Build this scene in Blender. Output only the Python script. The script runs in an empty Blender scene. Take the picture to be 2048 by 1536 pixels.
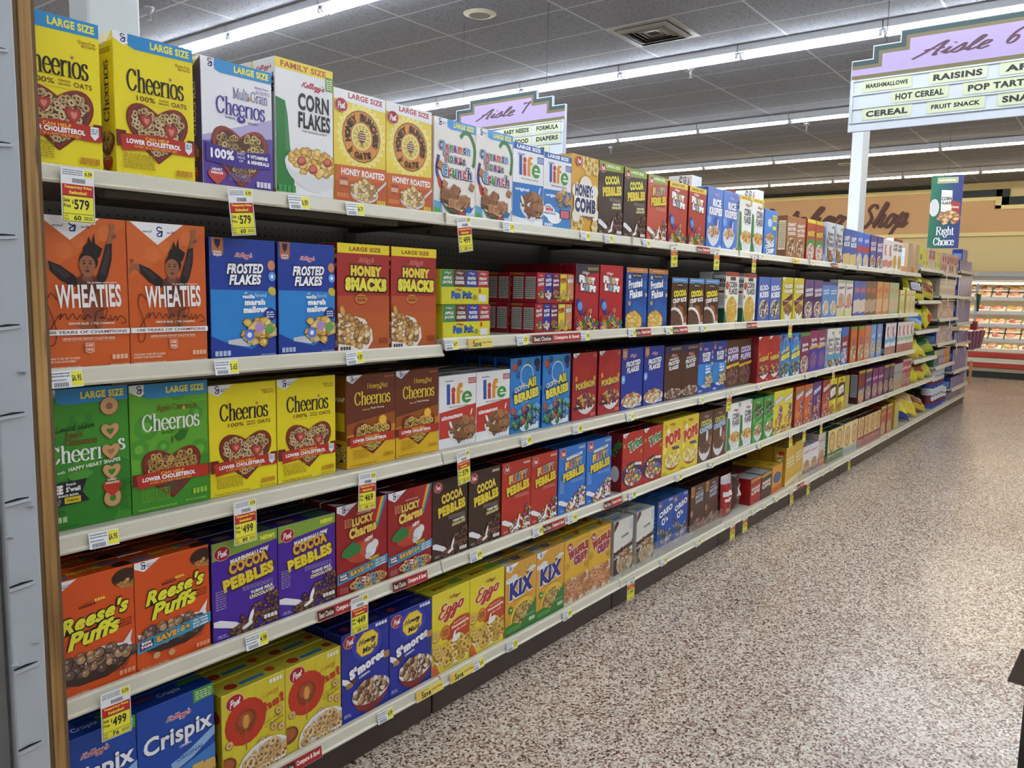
import bpy, bmesh, math, random
from mathutils import Vector, Matrix
C = bpy.context.scene.collection
SC = bpy.context.scene
PI = math.pi
# ---------------------------------------------------------------- camera, world, exposure
CAMLOC = Vector((0.0, -1.7841, 1.4689)); YAW, PITCH, ROLL, FPX = .6496, -.1161, .0183, 1624.7
Fv = Vector((math.cos(PITCH)*math.cos(YAW), math.cos(PITCH)*math.sin(YAW), math.sin(PITCH)))
Rv = Vector((math.sin(YAW), -math.cos(YAW), 0)); Uv = Rv.cross(Fv)
R2 = Rv*math.cos(ROLL)+Uv*math.sin(ROLL); U2 = -Rv*math.sin(ROLL)+Uv*math.cos(ROLL)
cd = bpy.data.cameras.new('camera'); cam = bpy.data.objects.new('camera', cd); C.objects.link(cam)
m3 = Matrix((R2, U2, -Fv)).transposed()
cam.matrix_world = Matrix.Translation(CAMLOC) @ m3.to_4x4()
cd.sensor_fit = 'HORIZONTAL'; cd.sensor_width = 36; cd.lens = FPX/2048*36; cd.clip_start = .02
SC.camera = cam
w = bpy.data.worlds.new('World'); SC.world = w; w.use_nodes = True
w.node_tree.nodes['Background'].inputs[0].default_value = (.8, .86, 1, 1)
w.node_tree.nodes['Background'].inputs[1].default_value = .45
SC.view_settings.view_transform = 'Standard'; SC.view_settings.look = 'None'
SC.view_settings.gamma = 1; SC.view_settings.use_curve_mapping = False
SC.view_settings.exposure = 2.08
TUBE_COOL = ((.86, .92, 1, 1), 15.0); TUBE_WARM = ((1, .84, .6, 1), 9.0); CASE_WARM = ((1, .78, .52, 1), 2.6)
CEIL, TUBEZ = 3.68, 3.575

# ---------------------------------------------------------------- materials
def lin(c):
    if isinstance(c, str):
        c = c.lstrip('#'); c = [int(c[i:i+2], 16)/255 for i in (0, 2, 4)]
    return tuple(x/12.92 if x <= .04045 else ((x+.055)/1.055)**2.4 for x in c[:3])
def mat(name, col='808080', rough=.5, metal=0, spec=.5, emit=None, trans=0, noise=0, nscale=30, alpha=1):
    m = bpy.data.materials.new(name); m.use_nodes = True; nt = m.node_tree; b = nt.nodes['Principled BSDF']
    b.inputs['Base Color'].default_value = (*lin(col), 1); b.inputs['Roughness'].default_value = rough
    b.inputs['Metallic'].default_value = metal; b.inputs['Specular IOR Level'].default_value = spec
    b.inputs['Transmission Weight'].default_value = trans; b.inputs['Alpha'].default_value = alpha
    if emit:
        b.inputs['Emission Color'].default_value = emit[0]; b.inputs['Emission Strength'].default_value = emit[1]
    if noise:
        tc = nt.nodes.new('ShaderNodeTexCoord'); n = nt.nodes.new('ShaderNodeTexNoise'); r = nt.nodes.new('ShaderNodeMapRange')
        n.inputs['Scale'].default_value = nscale; n.inputs['Detail'].default_value = 4
        nt.links.new(tc.outputs['Object'], n.inputs['Vector']); nt.links.new(n.outputs[0], r.inputs[0])
        r.inputs[3].default_value = 1-noise; r.inputs[4].default_value = 1+noise
        mx = nt.nodes.new('ShaderNodeVectorMath'); mx.operation = 'SCALE'; mx.inputs[0].default_value = lin(col)
        nt.links.new(r.outputs[0], mx.inputs['Scale']); nt.links.new(mx.outputs[0], b.inputs['Base Color'])
    return m
def nodes(m): return m.node_tree.nodes, m.node_tree.links, m.node_tree.nodes['Principled BSDF']
def ramp(N, stops, interp='LINEAR'):
    r = N.new('ShaderNodeValToRGB'); r.color_ramp.interpolation = interp; e = r.color_ramp.elements
    while len(e) < len(stops): e.new(.5)
    for k, (p, c) in enumerate(stops): e[k].position = p; e[k].color = (*lin(c), 1)
    return r
M = {}
M['cream_metal'] = mat('painted_cream_metal', 'cdc8b4', .38, noise=.05, nscale=14)
M['dark_metal'] = mat('dark_brown_metal', '3a352f', .5, noise=.12, nscale=8)
M['deck'] = mat('shelf_deck_metal', 'bdb9a9', .42, noise=.06, nscale=9)
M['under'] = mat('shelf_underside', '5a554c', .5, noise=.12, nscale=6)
M['kick'] = mat('brown_kick_plate', '3e2f28', .38, noise=.12, nscale=20)
M['white'] = mat('white_paint', 'b0b7be', .45, noise=.04, nscale=5)
M['bluewhite'] = mat('column_paint', 'cfd6da', .5, noise=.04, nscale=4)
M['columnside'] = mat('column_cream_paint', 'dcdccb', .5, noise=.04, nscale=4)
M['fixture'] = mat('fixture_enamel', 'c9ccd2', .35, noise=.05, nscale=6)
M['chrome'] = mat('chrome', '9c9fa4', .35, .5)
M['black'] = mat('matte_black', '101012', .5, noise=.1)
M['wire'] = mat('thin_wire', '3c3c40', .4, .6)
M['clear'] = mat('clear_acrylic', 'eef2f5', .06, trans=1, spec=.5, alpha=.22)
M['film'] = mat('clear_film', 'ffffff', .12, trans=1, alpha=.3)
M['cool'] = mat('cool_tube', 'ffffff', .4, emit=TUBE_COOL); M['warm'] = mat('warm_tube', 'ffffff', .4, emit=TUBE_WARM)
M['caselight'] = mat('case_tube', 'ffffff', .4, emit=CASE_WARM)
# printed colour material: every face carries its ink colour
def ink(name, rough, bump=.0, coat=0):
    m = bpy.data.materials.new(name); m.use_nodes = True; N, L, b = nodes(m)
    a = N.new('ShaderNodeAttribute'); a.attribute_name = 'ink'
    tc = N.new('ShaderNodeTexCoord'); n = N.new('ShaderNodeTexNoise'); n.inputs['Scale'].default_value = 60
    L.new(tc.outputs['Object'], n.inputs['Vector'])
    r = N.new('ShaderNodeMapRange'); r.inputs[3].default_value = .97; r.inputs[4].default_value = 1.03
    L.new(n.outputs[0], r.inputs[0])
    v = N.new('ShaderNodeVectorMath'); v.operation = 'SCALE'
    L.new(a.outputs['Color'], v.inputs[0]); L.new(r.outputs[0], v.inputs['Scale']); L.new(v.outputs[0], b.inputs['Base Color'])
    b.inputs['Roughness'].default_value = rough; b.inputs['Coat Weight'].default_value = coat; b.inputs['Coat Roughness'].default_value = .1
    if bump:
        n2 = N.new('ShaderNodeTexNoise'); n2.inputs['Scale'].default_value = 14
        L.new(tc.outputs['Object'], n2.inputs['Vector'])
        bp = N.new('ShaderNodeBump'); bp.inputs['Strength'].default_value = bump; bp.inputs['Distance'].default_value = .01
        L.new(n2.outputs[0], bp.inputs['Height']); L.new(bp.outputs[0], b.inputs['Normal'])
    return m
M['carton'] = ink('printed_carton', .36, .05); M['paper'] = ink('printed_paper', .55); M['foil'] = ink('printed_plastic_film', .2, .9, .4)
M['board'] = ink('painted_board', .5)
# floor: polished terrazzo
def floor_mat():
    m = mat('terrazzo', 'b09a88', .16); N, L, b = nodes(m)
    tc = N.new('ShaderNodeTexCoord'); v = N.new('ShaderNodeTexVoronoi'); v.inputs['Scale'].default_value = 150
    nz = N.new('ShaderNodeTexNoise'); nz.inputs['Scale'].default_value = 140
    L.new(tc.outputs['Object'], nz.inputs['Vector'])
    mv = N.new('ShaderNodeMixRGB'); mv.inputs[0].default_value = .01
    L.new(tc.outputs['Object'], mv.inputs[1]); L.new(nz.outputs['Color'], mv.inputs[2]); L.new(mv.outputs[0], v.inputs['Vector'])
    sp = N.new('ShaderNodeSeparateColor'); L.new(v.outputs['Color'], sp.inputs[0])
    r = ramp(N, [(0, '47302a'), (.10, '775648'), (.22, '98806f'), (.36, 'b3a28f'), (.56, 'c9bba8'), (.78, 'dbd0bf')], 'CONSTANT')
    L.new(sp.outputs[0], r.inputs[0])
    v2 = N.new('ShaderNodeTexVoronoi'); v2.inputs['Scale'].default_value = 95; L.new(tc.outputs['Object'], v2.inputs['Vector'])
    sp2 = N.new('ShaderNodeSeparateColor'); L.new(v2.outputs['Color'], sp2.inputs[0])
    g = N.new('ShaderNodeMath'); g.operation = 'GREATER_THAN'; g.inputs[1].default_value = .9; L.new(sp2.outputs[1], g.inputs[0])
    g2 = N.new('ShaderNodeMath'); g2.operation = 'LESS_THAN'; g2.inputs[1].default_value = .32; L.new(v2.outputs['Distance'], g2.inputs[0])
    g3 = N.new('ShaderNodeMath'); g3.operation = 'MULTIPLY'; L.new(g.outputs[0], g3.inputs[0]); L.new(g2.outputs[0], g3.inputs[1])
    mx = N.new('ShaderNodeMixRGB'); mx.inputs[2].default_value = (*lin('8a3f30'), 1); L.new(g3.outputs[0], mx.inputs[0]); L.new(r.outputs[0], mx.inputs[1])
    # worn tone patches and slab joints
    n3 = N.new('ShaderNodeTexNoise'); n3.inputs['Scale'].default_value = 1.3; n3.inputs['Detail'].default_value = 5; L.new(tc.outputs['Object'], n3.inputs['Vector'])
    mr = N.new('ShaderNodeMapRange'); mr.inputs[3].default_value = .88; mr.inputs[4].default_value = 1.1; L.new(n3.outputs[0], mr.inputs[0])
    s = N.new('ShaderNodeVectorMath'); s.operation = 'SCALE'; L.new(mx.outputs[0], s.inputs[0]); L.new(mr.outputs[0], s.inputs['Scale'])
    L.new(s.outputs[0], b.inputs['Base Color'])
    mr2 = N.new('ShaderNodeMapRange'); mr2.inputs[3].default_value = .1; mr2.inputs[4].default_value = .3; L.new(n3.outputs[0], mr2.inputs[0])
    L.new(mr2.outputs[0], b.inputs['Roughness'])
    return m
M['floor'] = floor_mat()
def ceil_mat():
    m = mat('acoustic_ceiling_tile', '80838a', .9, spec=.1); N, L, b = nodes(m)
    tc = N.new('ShaderNodeTexCoord'); sx = N.new('ShaderNodeSeparateXYZ'); L.new(tc.outputs['Object'], sx.inputs[0])
    def grid(out, off, step, wd):
        a = N.new('ShaderNodeMath'); a.operation = 'SUBTRACT'; a.inputs[1].default_value = off; L.new(sx.outputs[out], a.inputs[0])
        q = N.new('ShaderNodeMath'); q.operation = 'PINGPONG'; q.inputs[1].default_value = step/2; L.new(a.outputs[0], q.inputs[0])
        c = N.new('ShaderNodeMath'); c.operation = 'LESS_THAN'; c.inputs[1].default_value = wd; L.new(q.outputs[0], c.inputs[0]); return c
    gx = grid(0, 5.578, .6096, .009); gy = grid(1, 2.0, 1.2192, .010)
    mxx = N.new('ShaderNodeMath'); mxx.operation = 'MAXIMUM'; L.new(gx.outputs[0], mxx.inputs[0]); L.new(gy.outputs[0], mxx.inputs[1])
    n = N.new('ShaderNodeTexNoise'); n.inputs['Scale'].default_value = 70; n.inputs['Detail'].default_value = 3; L.new(tc.outputs['Object'], n.inputs['Vector'])
    r = ramp(N, [(.3, '5e6066'), (.42, '84868c'), (.7, '8f9299')]); L.new(n.outputs[0], r.inputs[0])
    # dust stain round the air vent
    d = N.new('ShaderNodeVectorMath'); d.operation = 'DISTANCE'; d.inputs[1].default_value = (6.5, 1.7, 0); L.new(tc.outputs['Object'], d.inputs[0])
    n2 = N.new('ShaderNodeTexNoise'); n2.inputs['Scale'].default_value = 5; n2.inputs['Detail'].default_value = 8; L.new(tc.outputs['Object'], n2.inputs['Vector'])
    ad = N.new('ShaderNodeMath'); ad.operation = 'MULTIPLY_ADD'; ad.inputs[1].default_value = -1.8; L.new(n2.outputs[0], ad.inputs[0]); L.new(d.outputs['Value'], ad.inputs[2])
    mr = N.new('ShaderNodeMapRange'); mr.inputs[1].default_value = -.55; mr.inputs[2].default_value = .35; mr.inputs[3].default_value = .45; mr.inputs[4].default_value = 1; L.new(ad.outputs[0], mr.inputs[0])
    s = N.new('ShaderNodeVectorMath'); s.operation = 'SCALE'; L.new(r.outputs[0], s.inputs[0]); L.new(mr.outputs[0], s.inputs['Scale'])
    mx = N.new('ShaderNodeMixRGB'); mx.inputs[2].default_value = (*lin('b4b7bd'), 1); L.new(mxx.outputs[0], mx.inputs[0]); L.new(s.outputs[0], mx.inputs[1])
    L.new(mx.outputs[0], b.inputs['Base Color']); return m
M['ceiling'] = ceil_mat()
def peg_mat():
    m = mat('brown_pegboard', '4b463e', .6); N, L, b = nodes(m)
    tc = N.new('ShaderNodeTexCoord'); sx = N.new('ShaderNodeSeparateXYZ'); L.new(tc.outputs['Object'], sx.inputs[0])
    o = []
    for k in (0, 2):
        q = N.new('ShaderNodeMath'); q.operation = 'PINGPONG'; q.inputs[1].default_value = .0127; L.new(sx.outputs[k], q.inputs[0])
        p = N.new('ShaderNodeMath'); p.operation = 'POWER'; p.inputs[1].default_value = 2; L.new(q.outputs[0], p.inputs[0]); o.append(p)
    a = N.new('ShaderNodeMath'); a.operation = 'ADD'; L.new(o[0].outputs[0], a.inputs[0]); L.new(o[1].outputs[0], a.inputs[1])
    c = N.new('ShaderNodeMath'); c.operation = 'LESS_THAN'; c.inputs[1].default_value = .0033**2; L.new(a.outputs[0], c.inputs[0])
    mx = N.new('ShaderNodeMixRGB'); mx.inputs[1].default_value = (*lin('4d483f'), 1); mx.inputs[2].default_value = (*lin('0c0b0a'), 1)
    L.new(c.outputs[0], mx.inputs[0]); L.new(mx.outputs[0], b.inputs['Base Color']); return m
M['peg'] = peg_mat()
def wood_mat():
    m = mat('pine_wood', '8f6a3c', .6); N, L, b = nodes(m)
    tc = N.new('ShaderNodeTexCoord'); mp = N.new('ShaderNodeMapping'); mp.inputs['Scale'].default_value = (60, 60, 1.5); L.new(tc.outputs['Object'], mp.inputs[0])
    n = N.new('ShaderNodeTexNoise'); n.inputs['Scale'].default_value = 1.4; n.inputs['Detail'].default_value = 6; L.new(mp.outputs[0], n.inputs['Vector'])
    r = ramp(N, [(.3, '6a4824'), (.48, 'a07a44'), (.7, 'bf985c')]); L.new(n.outputs[0], r.inputs[0])
    v = N.new('ShaderNodeTexVoronoi'); v.inputs['Scale'].default_value = 1; mp2 = N.new('ShaderNodeMapping'); mp2.inputs['Scale'].default_value = (30, 30, 5); L.new(tc.outputs['Object'], mp2.inputs[0]); L.new(mp2.outputs[0], v.inputs['Vector'])
    c = N.new('ShaderNodeMapRange'); c.inputs[1].default_value = .1; c.inputs[2].default_value = .25; L.new(v.outputs['Distance'], c.inputs[0])
    mx = N.new('ShaderNodeMixRGB'); mx.inputs[1].default_value = (*lin('3a2412'), 1); L.new(c.outputs[0], mx.inputs[0]); L.new(r.outputs[0], mx.inputs[2])
    L.new(mx.outputs[0], b.inputs['Base Color']); return m
M['wood'] = wood_mat(); M['ply'] = mat('plywood_edge', '6b5336', .7, noise=.25, nscale=25)
M['wall'] = mat('cream_wall_paint', 'd0bf8e', .7, noise=.03, nscale=3); M['wallpink'] = mat('tan_wall_panel', 'c9a376', .7, noise=.03, nscale=3)
M['trimgreen'] = mat('dark_green_trim', '16241f', .6); M['trimcream'] = mat('yellow_cream_trim', 'e0cf90', .5); M['sideWall'] = mat('store_wall', 'e2ded2', .8)

# ---------------------------------------------------------------- object helpers
def obj(name, me, m=None, parent=None, loc=(0, 0, 0), rot=(0, 0, 0)):
    o = bpy.data.objects.new(name, me); C.objects.link(o)
    if me is not None and m is not None and not me.materials:
        for q in (m if isinstance(m, (list, tuple)) else [m]): me.materials.append(q)
    if parent: o.parent = parent
    o.location = loc; o.rotation_euler = rot
    return o
def tag(o, label, cat, group=None):
    o['label'] = label; o['category'] = cat
    if group: o['group'] = group
    return o
def thing(name, label, cat, loc=(0, 0, 0), rotz=0, group=None):
    o = obj(name, None, loc=loc, rot=(0, 0, rotz)); return tag(o, label, cat, group)
def struct(name, me, m):
    o = obj(name, me, m); o['kind'] = 'structure'; return o
class MB:
    def __init__(s): s.V = []; s.F = []; s.mi = []
    def add(s, V, F, k=0):
        b = len(s.V); s.V += [tuple(v) for v in V]; s.F += [tuple(b+i for i in f) for f in F]; s.mi += [k]*len(F); return s
    def box(s, x0, y0, z0, x1, y1, z1, k=0, c=0):
        if c <= 0:
            V = [(x, y, z) for x in (x0, x1) for y in (y0, y1) for z in (z0, z1)]
            return s.add(V, [(0, 1, 3, 2), (4, 6, 7, 5), (0, 4, 5, 1), (2, 3, 7, 6), (0, 2, 6, 4), (1, 5, 7, 3)], k)
        X, Y, Z = (x0, x1), (y0, y1), (z0, z1); V = []; ix = {}
        for i in (0, 1):
            for j in (0, 1):
                for l in (0, 1):
                    sx, sy, sz = (c if i == 0 else -c), (c if j == 0 else -c), (c if l == 0 else -c)
                    ix[i, j, l, 0] = len(V); V.append((X[i], Y[j]+sy, Z[l]+sz))
                    ix[i, j, l, 1] = len(V); V.append((X[i]+sx, Y[j], Z[l]+sz))
                    ix[i, j, l, 2] = len(V); V.append((X[i]+sx, Y[j]+sy, Z[l]))
        F = []
        for i in (0, 1): F.append([ix[i, a, b, 0] for a, b in ((0, 0), (0, 1), (1, 1), (1, 0))][::(1 if i == 0 else -1)])
        for j in (0, 1): F.append([ix[a, j, b, 1] for a, b in ((0, 0), (1, 0), (1, 1), (0, 1))][::(1 if j == 0 else -1)])
        for l in (0, 1): F.append([ix[a, b, l, 2] for a, b in ((0, 0), (0, 1), (1, 1), (1, 0))][::(1 if l == 0 else -1)])
        for a in (0, 1):
            for b in (0, 1):
                F.append([ix[0, a, b, 1], ix[1, a, b, 1], ix[1, a, b, 2], ix[0, a, b, 2]])
                F.append([ix[a, 0, b, 0], ix[a, 1, b, 0], ix[a, 1, b, 2], ix[a, 0, b, 2]])
                F.append([ix[a, b, 0, 0], ix[a, b, 1, 0], ix[a, b, 1, 1], ix[a, b, 0, 1]])
                for l in (0, 1): F.append([ix[a, b, l, 0], ix[a, b, l, 1], ix[a, b, l, 2]])
        return s.add(V, F, k)
    def prism(s, prof, x0, x1, k=0):      # profile in (y, z) extruded along x
        n = len(prof); V = [(x0, y, z) for y, z in prof]+[(x1, y, z) for y, z in prof]
        return s.add(V, [tuple(range(n)), tuple(range(2*n-1, n-1, -1))]+[(i, (i+1) % n, n+(i+1) % n, n+i) for i in range(n)], k)
    def tube(s, P, r, n=8, k=0, cap=True):
        P = [Vector(p) for p in P]; rs = r if isinstance(r, (list, tuple)) else [r]*len(P); V = []; up = None
        for i, p in enumerate(P):
            d = (P[min(i+1, len(P)-1)]-P[max(i-1, 0)]).normalized()
            if up is None: up = d.orthogonal().normalized()
            a = (up-d*up.dot(d)).normalized(); up = a; b = d.cross(a)
            V += [p+(a*math.cos(t*2*PI/n)+b*math.sin(t*2*PI/n))*rs[i] for t in range(n)]
        F = [(i*n+t, i*n+(t+1) % n, (i+1)*n+(t+1) % n, (i+1)*n+t) for i in range(len(P)-1) for t in range(n)]
        if cap: F += [tuple(range(n))[::-1], tuple(range((len(P)-1)*n, len(P)*n))]
        return s.add(V, F, k)
    def lathe(s, prof, n=20, k=0, loc=(0, 0, 0)):
        V = [(loc[0]+r*math.cos(t*2*PI/n), loc[1]+r*math.sin(t*2*PI/n), loc[2]+z) for r, z in prof for t in range(n)]
        F = [(i*n+t, i*n+(t+1) % n, (i+1)*n+(t+1) % n, (i+1)*n+t) for i in range(len(prof)-1) for t in range(n)]
        F += [tuple(range(n))[::-1], tuple(range((len(prof)-1)*n, len(prof)*n))]
        return s.add(V, F, k)
    def mesh(s, name, smooth=False):
        me = bpy.data.meshes.new(name); me.from_pydata(s.V, [], s.F); me.update()
        bm = bmesh.new(); bm.from_mesh(me); bmesh.ops.recalc_face_normals(bm, faces=bm.faces); bm.to_mesh(me); bm.free()
        if any(s.mi): me.polygons.foreach_set('material_index', s.mi)
        if smooth: me.polygons.foreach_set('use_smooth', [True]*len(me.polygons))
        return me
    def build(s, name, m, parent=None, loc=(0, 0, 0), rot=(0, 0, 0), smooth=False):
        return obj(name, s.mesh(name, smooth), m, parent, loc, rot)
# ---------------------------------------------------------------- lettering
_tc = {}
def type_text(s, bold=0., shear=0.):
    k = (s, bold, shear)
    if k in _tc: return _tc[k]
    cu = bpy.data.curves.new('t', 'FONT'); cu.body = s; cu.offset = bold; cu.shear = shear; cu.resolution_u = 3; cu.space_character = 1+bold*1.9
    ob = bpy.data.objects.new('t', cu); me = bpy.data.meshes.new_from_object(ob)
    V = [(v.co.x, v.co.y) for v in me.vertices]; F = [tuple(p.vertices) for p in me.polygons]
    bpy.data.objects.remove(ob); bpy.data.curves.remove(cu); bpy.data.meshes.remove(me)
    _tc[k] = (V, F); return _tc[k]
def crom(P, n=7):
    if len(P) < 3: return P
    closed = P[0] == P[-1]; o = []
    for i in range(len(P)-1):
        p0 = P[i-1] if i > 0 else (P[-2] if closed else P[0]); p1, p2 = P[i], P[i+1]
        p3 = P[i+2] if i+2 < len(P) else (P[1] if closed else P[-1])
        for t in range(n):
            t /= n; o.append(tuple(.5*(2*b+(c-a)*t+(2*a-5*b+4*c-d)*t*t+(3*b-3*c+d-a)*t**3) for a, b, c, d in zip(p0, p1, p2, p3)))
    return o+[P[-1]]
# stroke skeletons: advance | strokes ; '-' strokes straight, '~' smooth, '=' thin serif
def G(s):
    adv, *st = s.split('|'); o = []
    for q in st:
        k = q[0]; n = [float(x) for x in q[1:].replace(',', ' ').split()]; o.append((k, [(n[i]/100, n[i+1]/100) for i in range(0, len(n), 2)]))
    return float(adv)/100, o
ROMAN = {k: G(v) for k, v in {
 'C': '62|~55 54 46 66 32 72 14 60 7 37 14 13 32 1 47 7 57 21|=56 74 56 52', 'h': '50|-12 76 12 0|~12 36 20 46 30 49 38 43 40 30|-40 34 40 0|=2 0 22 0|=30 0 50 0|=2 75 12 75',
 'e': '44|~8 27 38 28 37 41 24 50 11 42 6 25 11 8 24 0 34 3 41 11', 'r': '38|-12 50 12 0|~12 32 20 44 29 49 37 44|=2 0 24 0|=2 49 12 49', 'i': '24|-12 50 12 0|=2 0 22 0|=2 49 12 49',
 'o': '48|~24 50 9 42 5 25 9 8 24 0 39 8 43 25 39 42 24 50', 's': '38|~32 39 26 48 18 50 9 45 8 36 14 29 27 23 33 14 29 4 19 0 10 3 4 12|=33 50 33 37|=4 14 4 0',
 'M': '80|-12 72 12 0|-12 72 38 4|-38 4 66 72|-66 72 66 0|=2 0 22 0|=56 0 78 0|=2 72 14 72|=64 72 78 72', 'u': '50|-12 50 12 16|~12 20 14 5 22 0 32 4 40 14|-40 50 40 0|=2 49 12 49|=30 49 40 49',
 'l': '24|-12 76 12 0|=2 0 22 0|=2 75 12 75', 't': '30|-14 64 14 10|~14 12 17 2 23 0 29 5|=3 49 28 49', 'G': '70|~58 54 48 68 32 72 14 60 7 37 14 13 32 1 46 4 58 12|-58 12 58 34|=46 34 68 34|=58 74 58 54',
 'a': '44|~9 40 16 49 26 49 32 40 32 10 38 2|~32 30 16 27 7 14 14 1 25 3 32 14', 'n': '50|-12 50 12 0|~12 36 20 46 30 49 38 43 40 30|-40 34 40 0|=2 0 22 0|=30 0 50 0|=2 49 12 49',
 'A': '64|-30 74 6 0|-30 74 56 0|=14 26 46 26|=0 0 16 0|=46 0 66 0', 'p': '50|-12 50 12 -24|~12 36 24 49 38 43 43 25 38 7 26 0 12 12|=2 -24 24 -24|=2 49 12 49', 'H': '72|-12 72 12 0|-58 72 58 0|=12 37 58 37|=2 72 22 72|=48 72 68 72|=2 0 22 0|=48 0 68 0',
 'N': '72|-12 72 12 0|-12 72 58 2|-58 72 58 0|=2 72 12 72|=48 72 68 72|=2 0 22 0', 'y': '48|-8 50 26 2|-42 50 22 -10|~22 -10 14 -24 4 -22|=0 49 18 49|=34 49 50 49', 'R': '66|-12 72 12 0|~12 72 34 72 50 66 52 54 46 42 30 38 12 38|-30 38 58 2|=2 0 24 0|=54 0 66 0|=2 72 12 72',
 'g': '46|~22 50 9 44 7 33 13 22 24 19 35 25 37 38 31 47 22 50|~14 20 10 12 20 7 36 4 40 -8 30 -20 12 -20 5 -10 14 0|=34 46 44 50', 'c': '42|~38 39 30 48 20 49 8 40 5 25 10 7 24 0 34 4 40 12|=38 50 38 37', 'm': '78|-12 50 12 0|~12 36 20 46 28 49 36 43 38 30|-38 34 38 0|~38 36 46 46 55 49 63 43 65 30|-65 34 65 0|=2 0 22 0|=29 0 47 0|=56 0 74 0|=2 49 12 49', ' ': '22', 'w': '66|-8 50 20 2|-20 2 32 46|-32 46 46 2|-46 2 58 50|=0 49 16 49|=50 49 66 49'}.items()}
SCRIPT = {k: G(v) for k, v in {
 'A': '62|~-6 -8 14 20 40 66 52 76 48 40 46 2 56 6|~8 34 22 40 44 34 60 40', 'i': '26|~0 10 12 30 14 38 12 12 16 2 28 10|-17 56 19 60', 's': '34|~0 10 20 46 24 40 26 18 16 0 4 6 16 4 36 12', 'l': '28|~0 10 18 40 26 70 20 76 12 50 10 14 14 2 30 12', 'e': '32|~0 12 22 26 26 40 16 44 8 26 10 6 18 0 34 12',
 '6': '44|~44 74 20 52 8 20 14 2 30 6 38 24 30 36 16 28 10 16', '7': '40|~4 60 14 70 28 64 44 72 28 40 18 0', 'S': '58|~48 60 44 72 28 72 20 58 34 44 44 28 36 6 16 -2 2 8 8 18', 'h': '44|~0 10 18 44 26 70 20 78 14 50 8 0|~8 4 20 34 30 42 32 30 28 10 32 2 46 12',
 'o': '38|~22 42 10 34 6 14 14 0 26 8 30 28 22 42|~24 40 30 34 40 36', 'p': '46|~0 12 18 46 12 10 0 -34|~8 6 22 36 34 42 36 26 26 6 12 2|~24 4 36 2 48 16', 'b': '38|~0 10 16 44 24 70 18 78 12 50 10 12 16 0 28 6 32 26 26 38 38 36', 'u': '44|~0 16 12 42 8 12 14 0 28 14 36 42 32 12 36 2 46 12', 't': '30|~2 12 14 44 20 68 12 30 10 6 16 0 30 12|-4 46 30 50',
 'c': '32|~26 34 20 44 10 34 6 14 14 0 34 14', 'r': '34|~0 10 12 46 16 38 28 40 22 14 24 2 36 12', 'K': '56|-20 72 6 0|~50 74 32 48 16 36 34 22 44 0 58 8', 'g': '38|~26 40 14 44 4 26 8 8 20 12 28 40 22 -6 8 -34 -4 -26 8 -8 38 14', "'": '10|-12 76 8 62', 'P': '48|-20 70 6 0|~6 58 26 74 46 66 40 42 18 34',
 'B': '54|-20 70 6 0|~4 60 28 76 46 64 36 42 20 40 44 36 44 12 24 -2 6 4', 'n': '44|~0 10 12 44 8 4|~8 6 22 36 30 42 32 30 28 10 32 2 46 12', 'm': '62|~0 10 12 44 8 4|~8 6 20 36 28 40 28 26 24 4|~26 8 38 36 48 42 48 26 46 8 50 2 64 12', 'y': '40|~0 16 12 42 8 14 16 4 30 40 22 -10 8 -32 -2 -22 12 -6 42 14',
 ' ': '30', 'a': '40|~28 36 16 44 6 26 8 4 20 4 30 38 28 8 32 2 42 12', 'R': '56|-20 72 6 0|~4 58 28 76 48 66 38 42 16 38|~22 38 34 4 46 -2 58 10', 'E': '50|~48 64 40 74 24 68 22 48 36 40 16 36 6 16 18 -2 36 0 50 14', 'f': '28|~0 12 20 40 28 68 22 76 14 44 6 -16 0 -34|-4 30 26 34', 'H': '60|-18 72 6 0|-52 72 40 0|-10 34 50 38', 'L': '46|~34 70 22 74 16 50 12 14 4 2 16 6 34 -2 48 8',
 'd': '42|~26 36 16 42 6 26 8 4 20 4 38 76 28 10 32 2 44 12', 'F': '50|~10 66 24 74 56 70|~32 70 20 20 8 0 0 8|-14 36 42 40'}.items()}
def stroke_poly(P, wf):
    L, Rr = [], []
    for i, p in enumerate(P):
        a, b = P[max(i-1, 0)], P[min(i+1, len(P)-1)]; dx, dy = b[0]-a[0], b[1]-a[1]; n = math.hypot(dx, dy) or 1; dx /= n; dy /= n
        h = wf(dx, dy)/2; L.append((p[0]-dy*h, p[1]+dx*h)); Rr.append((p[0]+dy*h, p[1]-dx*h))
    V = L+Rr; n = len(P); return V, [(i, i+1, n+i+1, n+i) for i in range(n-1)]
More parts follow.
